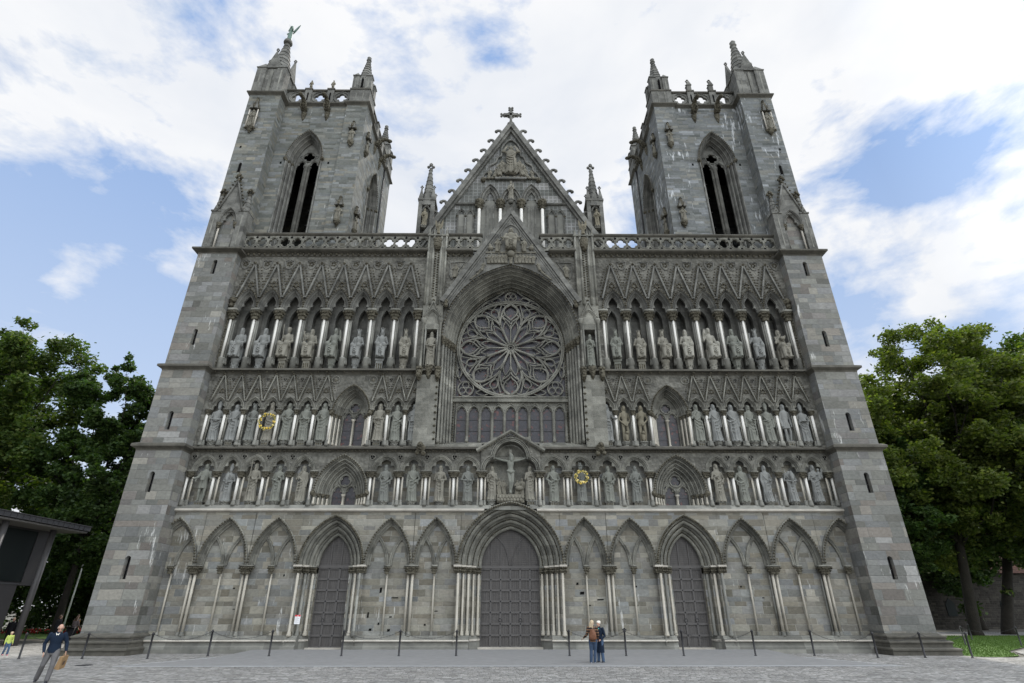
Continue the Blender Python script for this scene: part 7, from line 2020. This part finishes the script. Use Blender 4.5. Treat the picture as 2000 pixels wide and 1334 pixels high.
# clearings and banks of cloud, as directions in the sky: (direction, angular width in degrees, amount)
for d, wd, amt in SKYBLOBS:
    dp = N('ShaderNodeVectorMath'); dp.operation = 'DOT_PRODUCT'; L(tc.outputs['Generated'], dp.inputs[0]); dp.inputs[1].default_value = d
    nm = wm('SUBTRACT', 1.0, dp.outputs['Value'])
    g = wm('POWER', 2.718, wm('MULTIPLY', nm, -1.0/(1-cos(rad(wd)))))
    f = wm('ADD', f, wm('MULTIPLY', g, amt))
cr_ = N('ShaderNodeValToRGB'); L(f, cr_.inputs[0]); e = cr_.color_ramp.elements
e[0].position = .33; e[0].color = (0, 0, 0, 1); e[1].position = .60; e[1].color = (1, 1, 1, 1)
shade = wnoise(2.3, 5, .55, (1, 1, 2), (5, 2, 1), .4)
sr = N('ShaderNodeValToRGB'); L(shade, sr.inputs[0]); e = sr.color_ramp.elements
e[0].position = .3; e[0].color = (4.6, 4.85, 5.3, 1); e[1].position = .62; e[1].color = (5.75, 5.8, 5.9, 1)
sk2 = N('ShaderNodeMix'); sk2.data_type = 'RGBA'; sk2.blend_type = 'MIX'; sz = N('ShaderNodeSeparateXYZ'); L(tc.outputs['Generated'], sz.inputs[0]); mr = N('ShaderNodeMapRange'); L(sz.outputs[2], mr.inputs[0]); mr.inputs[1].default_value = .62; mr.inputs[2].default_value = .22; mr.inputs[3].default_value = .08; mr.inputs[4].default_value = .6; L(mr.outputs[0], sk2.inputs[0])
mn = N('ShaderNodeVectorMath'); mn.operation = 'MINIMUM'; L(sky.outputs[0], mn.inputs[0]); mn.inputs[1].default_value = (1.7, 2.65, 4.6)
L(mn.outputs[0], sk2.inputs[6]); sk2.inputs[7].default_value = (4.5, 5.1, 5.9, 1)
mx = N('ShaderNodeMix'); mx.data_type = 'RGBA'; L(cr_.outputs[0], mx.inputs[0]); L(sk2.outputs[2], mx.inputs[6]); L(sr.outputs[0], mx.inputs[7])
# added sky glow, out of view behind and to the right, brightening the facade
def lobe(d, lo, hi):
    dp = N('ShaderNodeVectorMath'); dp.operation = 'DOT_PRODUCT'; L(tc.outputs['Generated'], dp.inputs[0]); dp.inputs[1].default_value = d
    k = N('ShaderNodeMapRange'); L(dp.outputs['Value'], k.inputs[0]); k.inputs[1].default_value = lo; k.inputs[2].default_value = hi; k.inputs[3].default_value = 0; k.inputs[4].default_value = 1; return k.outputs[0]
gain = wm('ADD', wm('ADD', 1.0, wm('MULTIPLY', lobe((.22, -.55, .81), .50, .97), GAINB)), wm('MULTIPLY', lobe((.9, -.35, .3), .45, .95), GAINR))
gv = N('ShaderNodeVectorMath'); gv.operation = 'SCALE'; L(mx.outputs[2], gv.inputs[0]); L(gain, gv.inputs['Scale'])
wv = N('ShaderNodeMix'); wv.data_type = 'RGBA'; L(wm('MULTIPLY', wm('SUBTRACT', gain, 1.0), .7, True), wv.inputs[0]); wv.inputs[6].default_value = (1, 1, 1, 1); wv.inputs[7].default_value = (1.03, 1.0, .93, 1)
wm2 = N('ShaderNodeVectorMath'); wm2.operation = 'MULTIPLY'; L(gv.outputs[0], wm2.inputs[0]); L(wv.outputs[2], wm2.inputs[1]); L(wm2.outputs[0], bg.inputs[0]); bg.inputs[1].default_value = .1
vs = scene.view_settings; vs.view_transform = 'Standard'; vs.look = 'None'; vs.exposure = EXPO; vs.gamma = 1
scene.cycles.use_denoising = True
scene.cycles.max_bounces = 5; scene.cycles.diffuse_bounces = 3; scene.cycles.glossy_bounces = 2; scene.cycles.transparent_max_bounces = 6
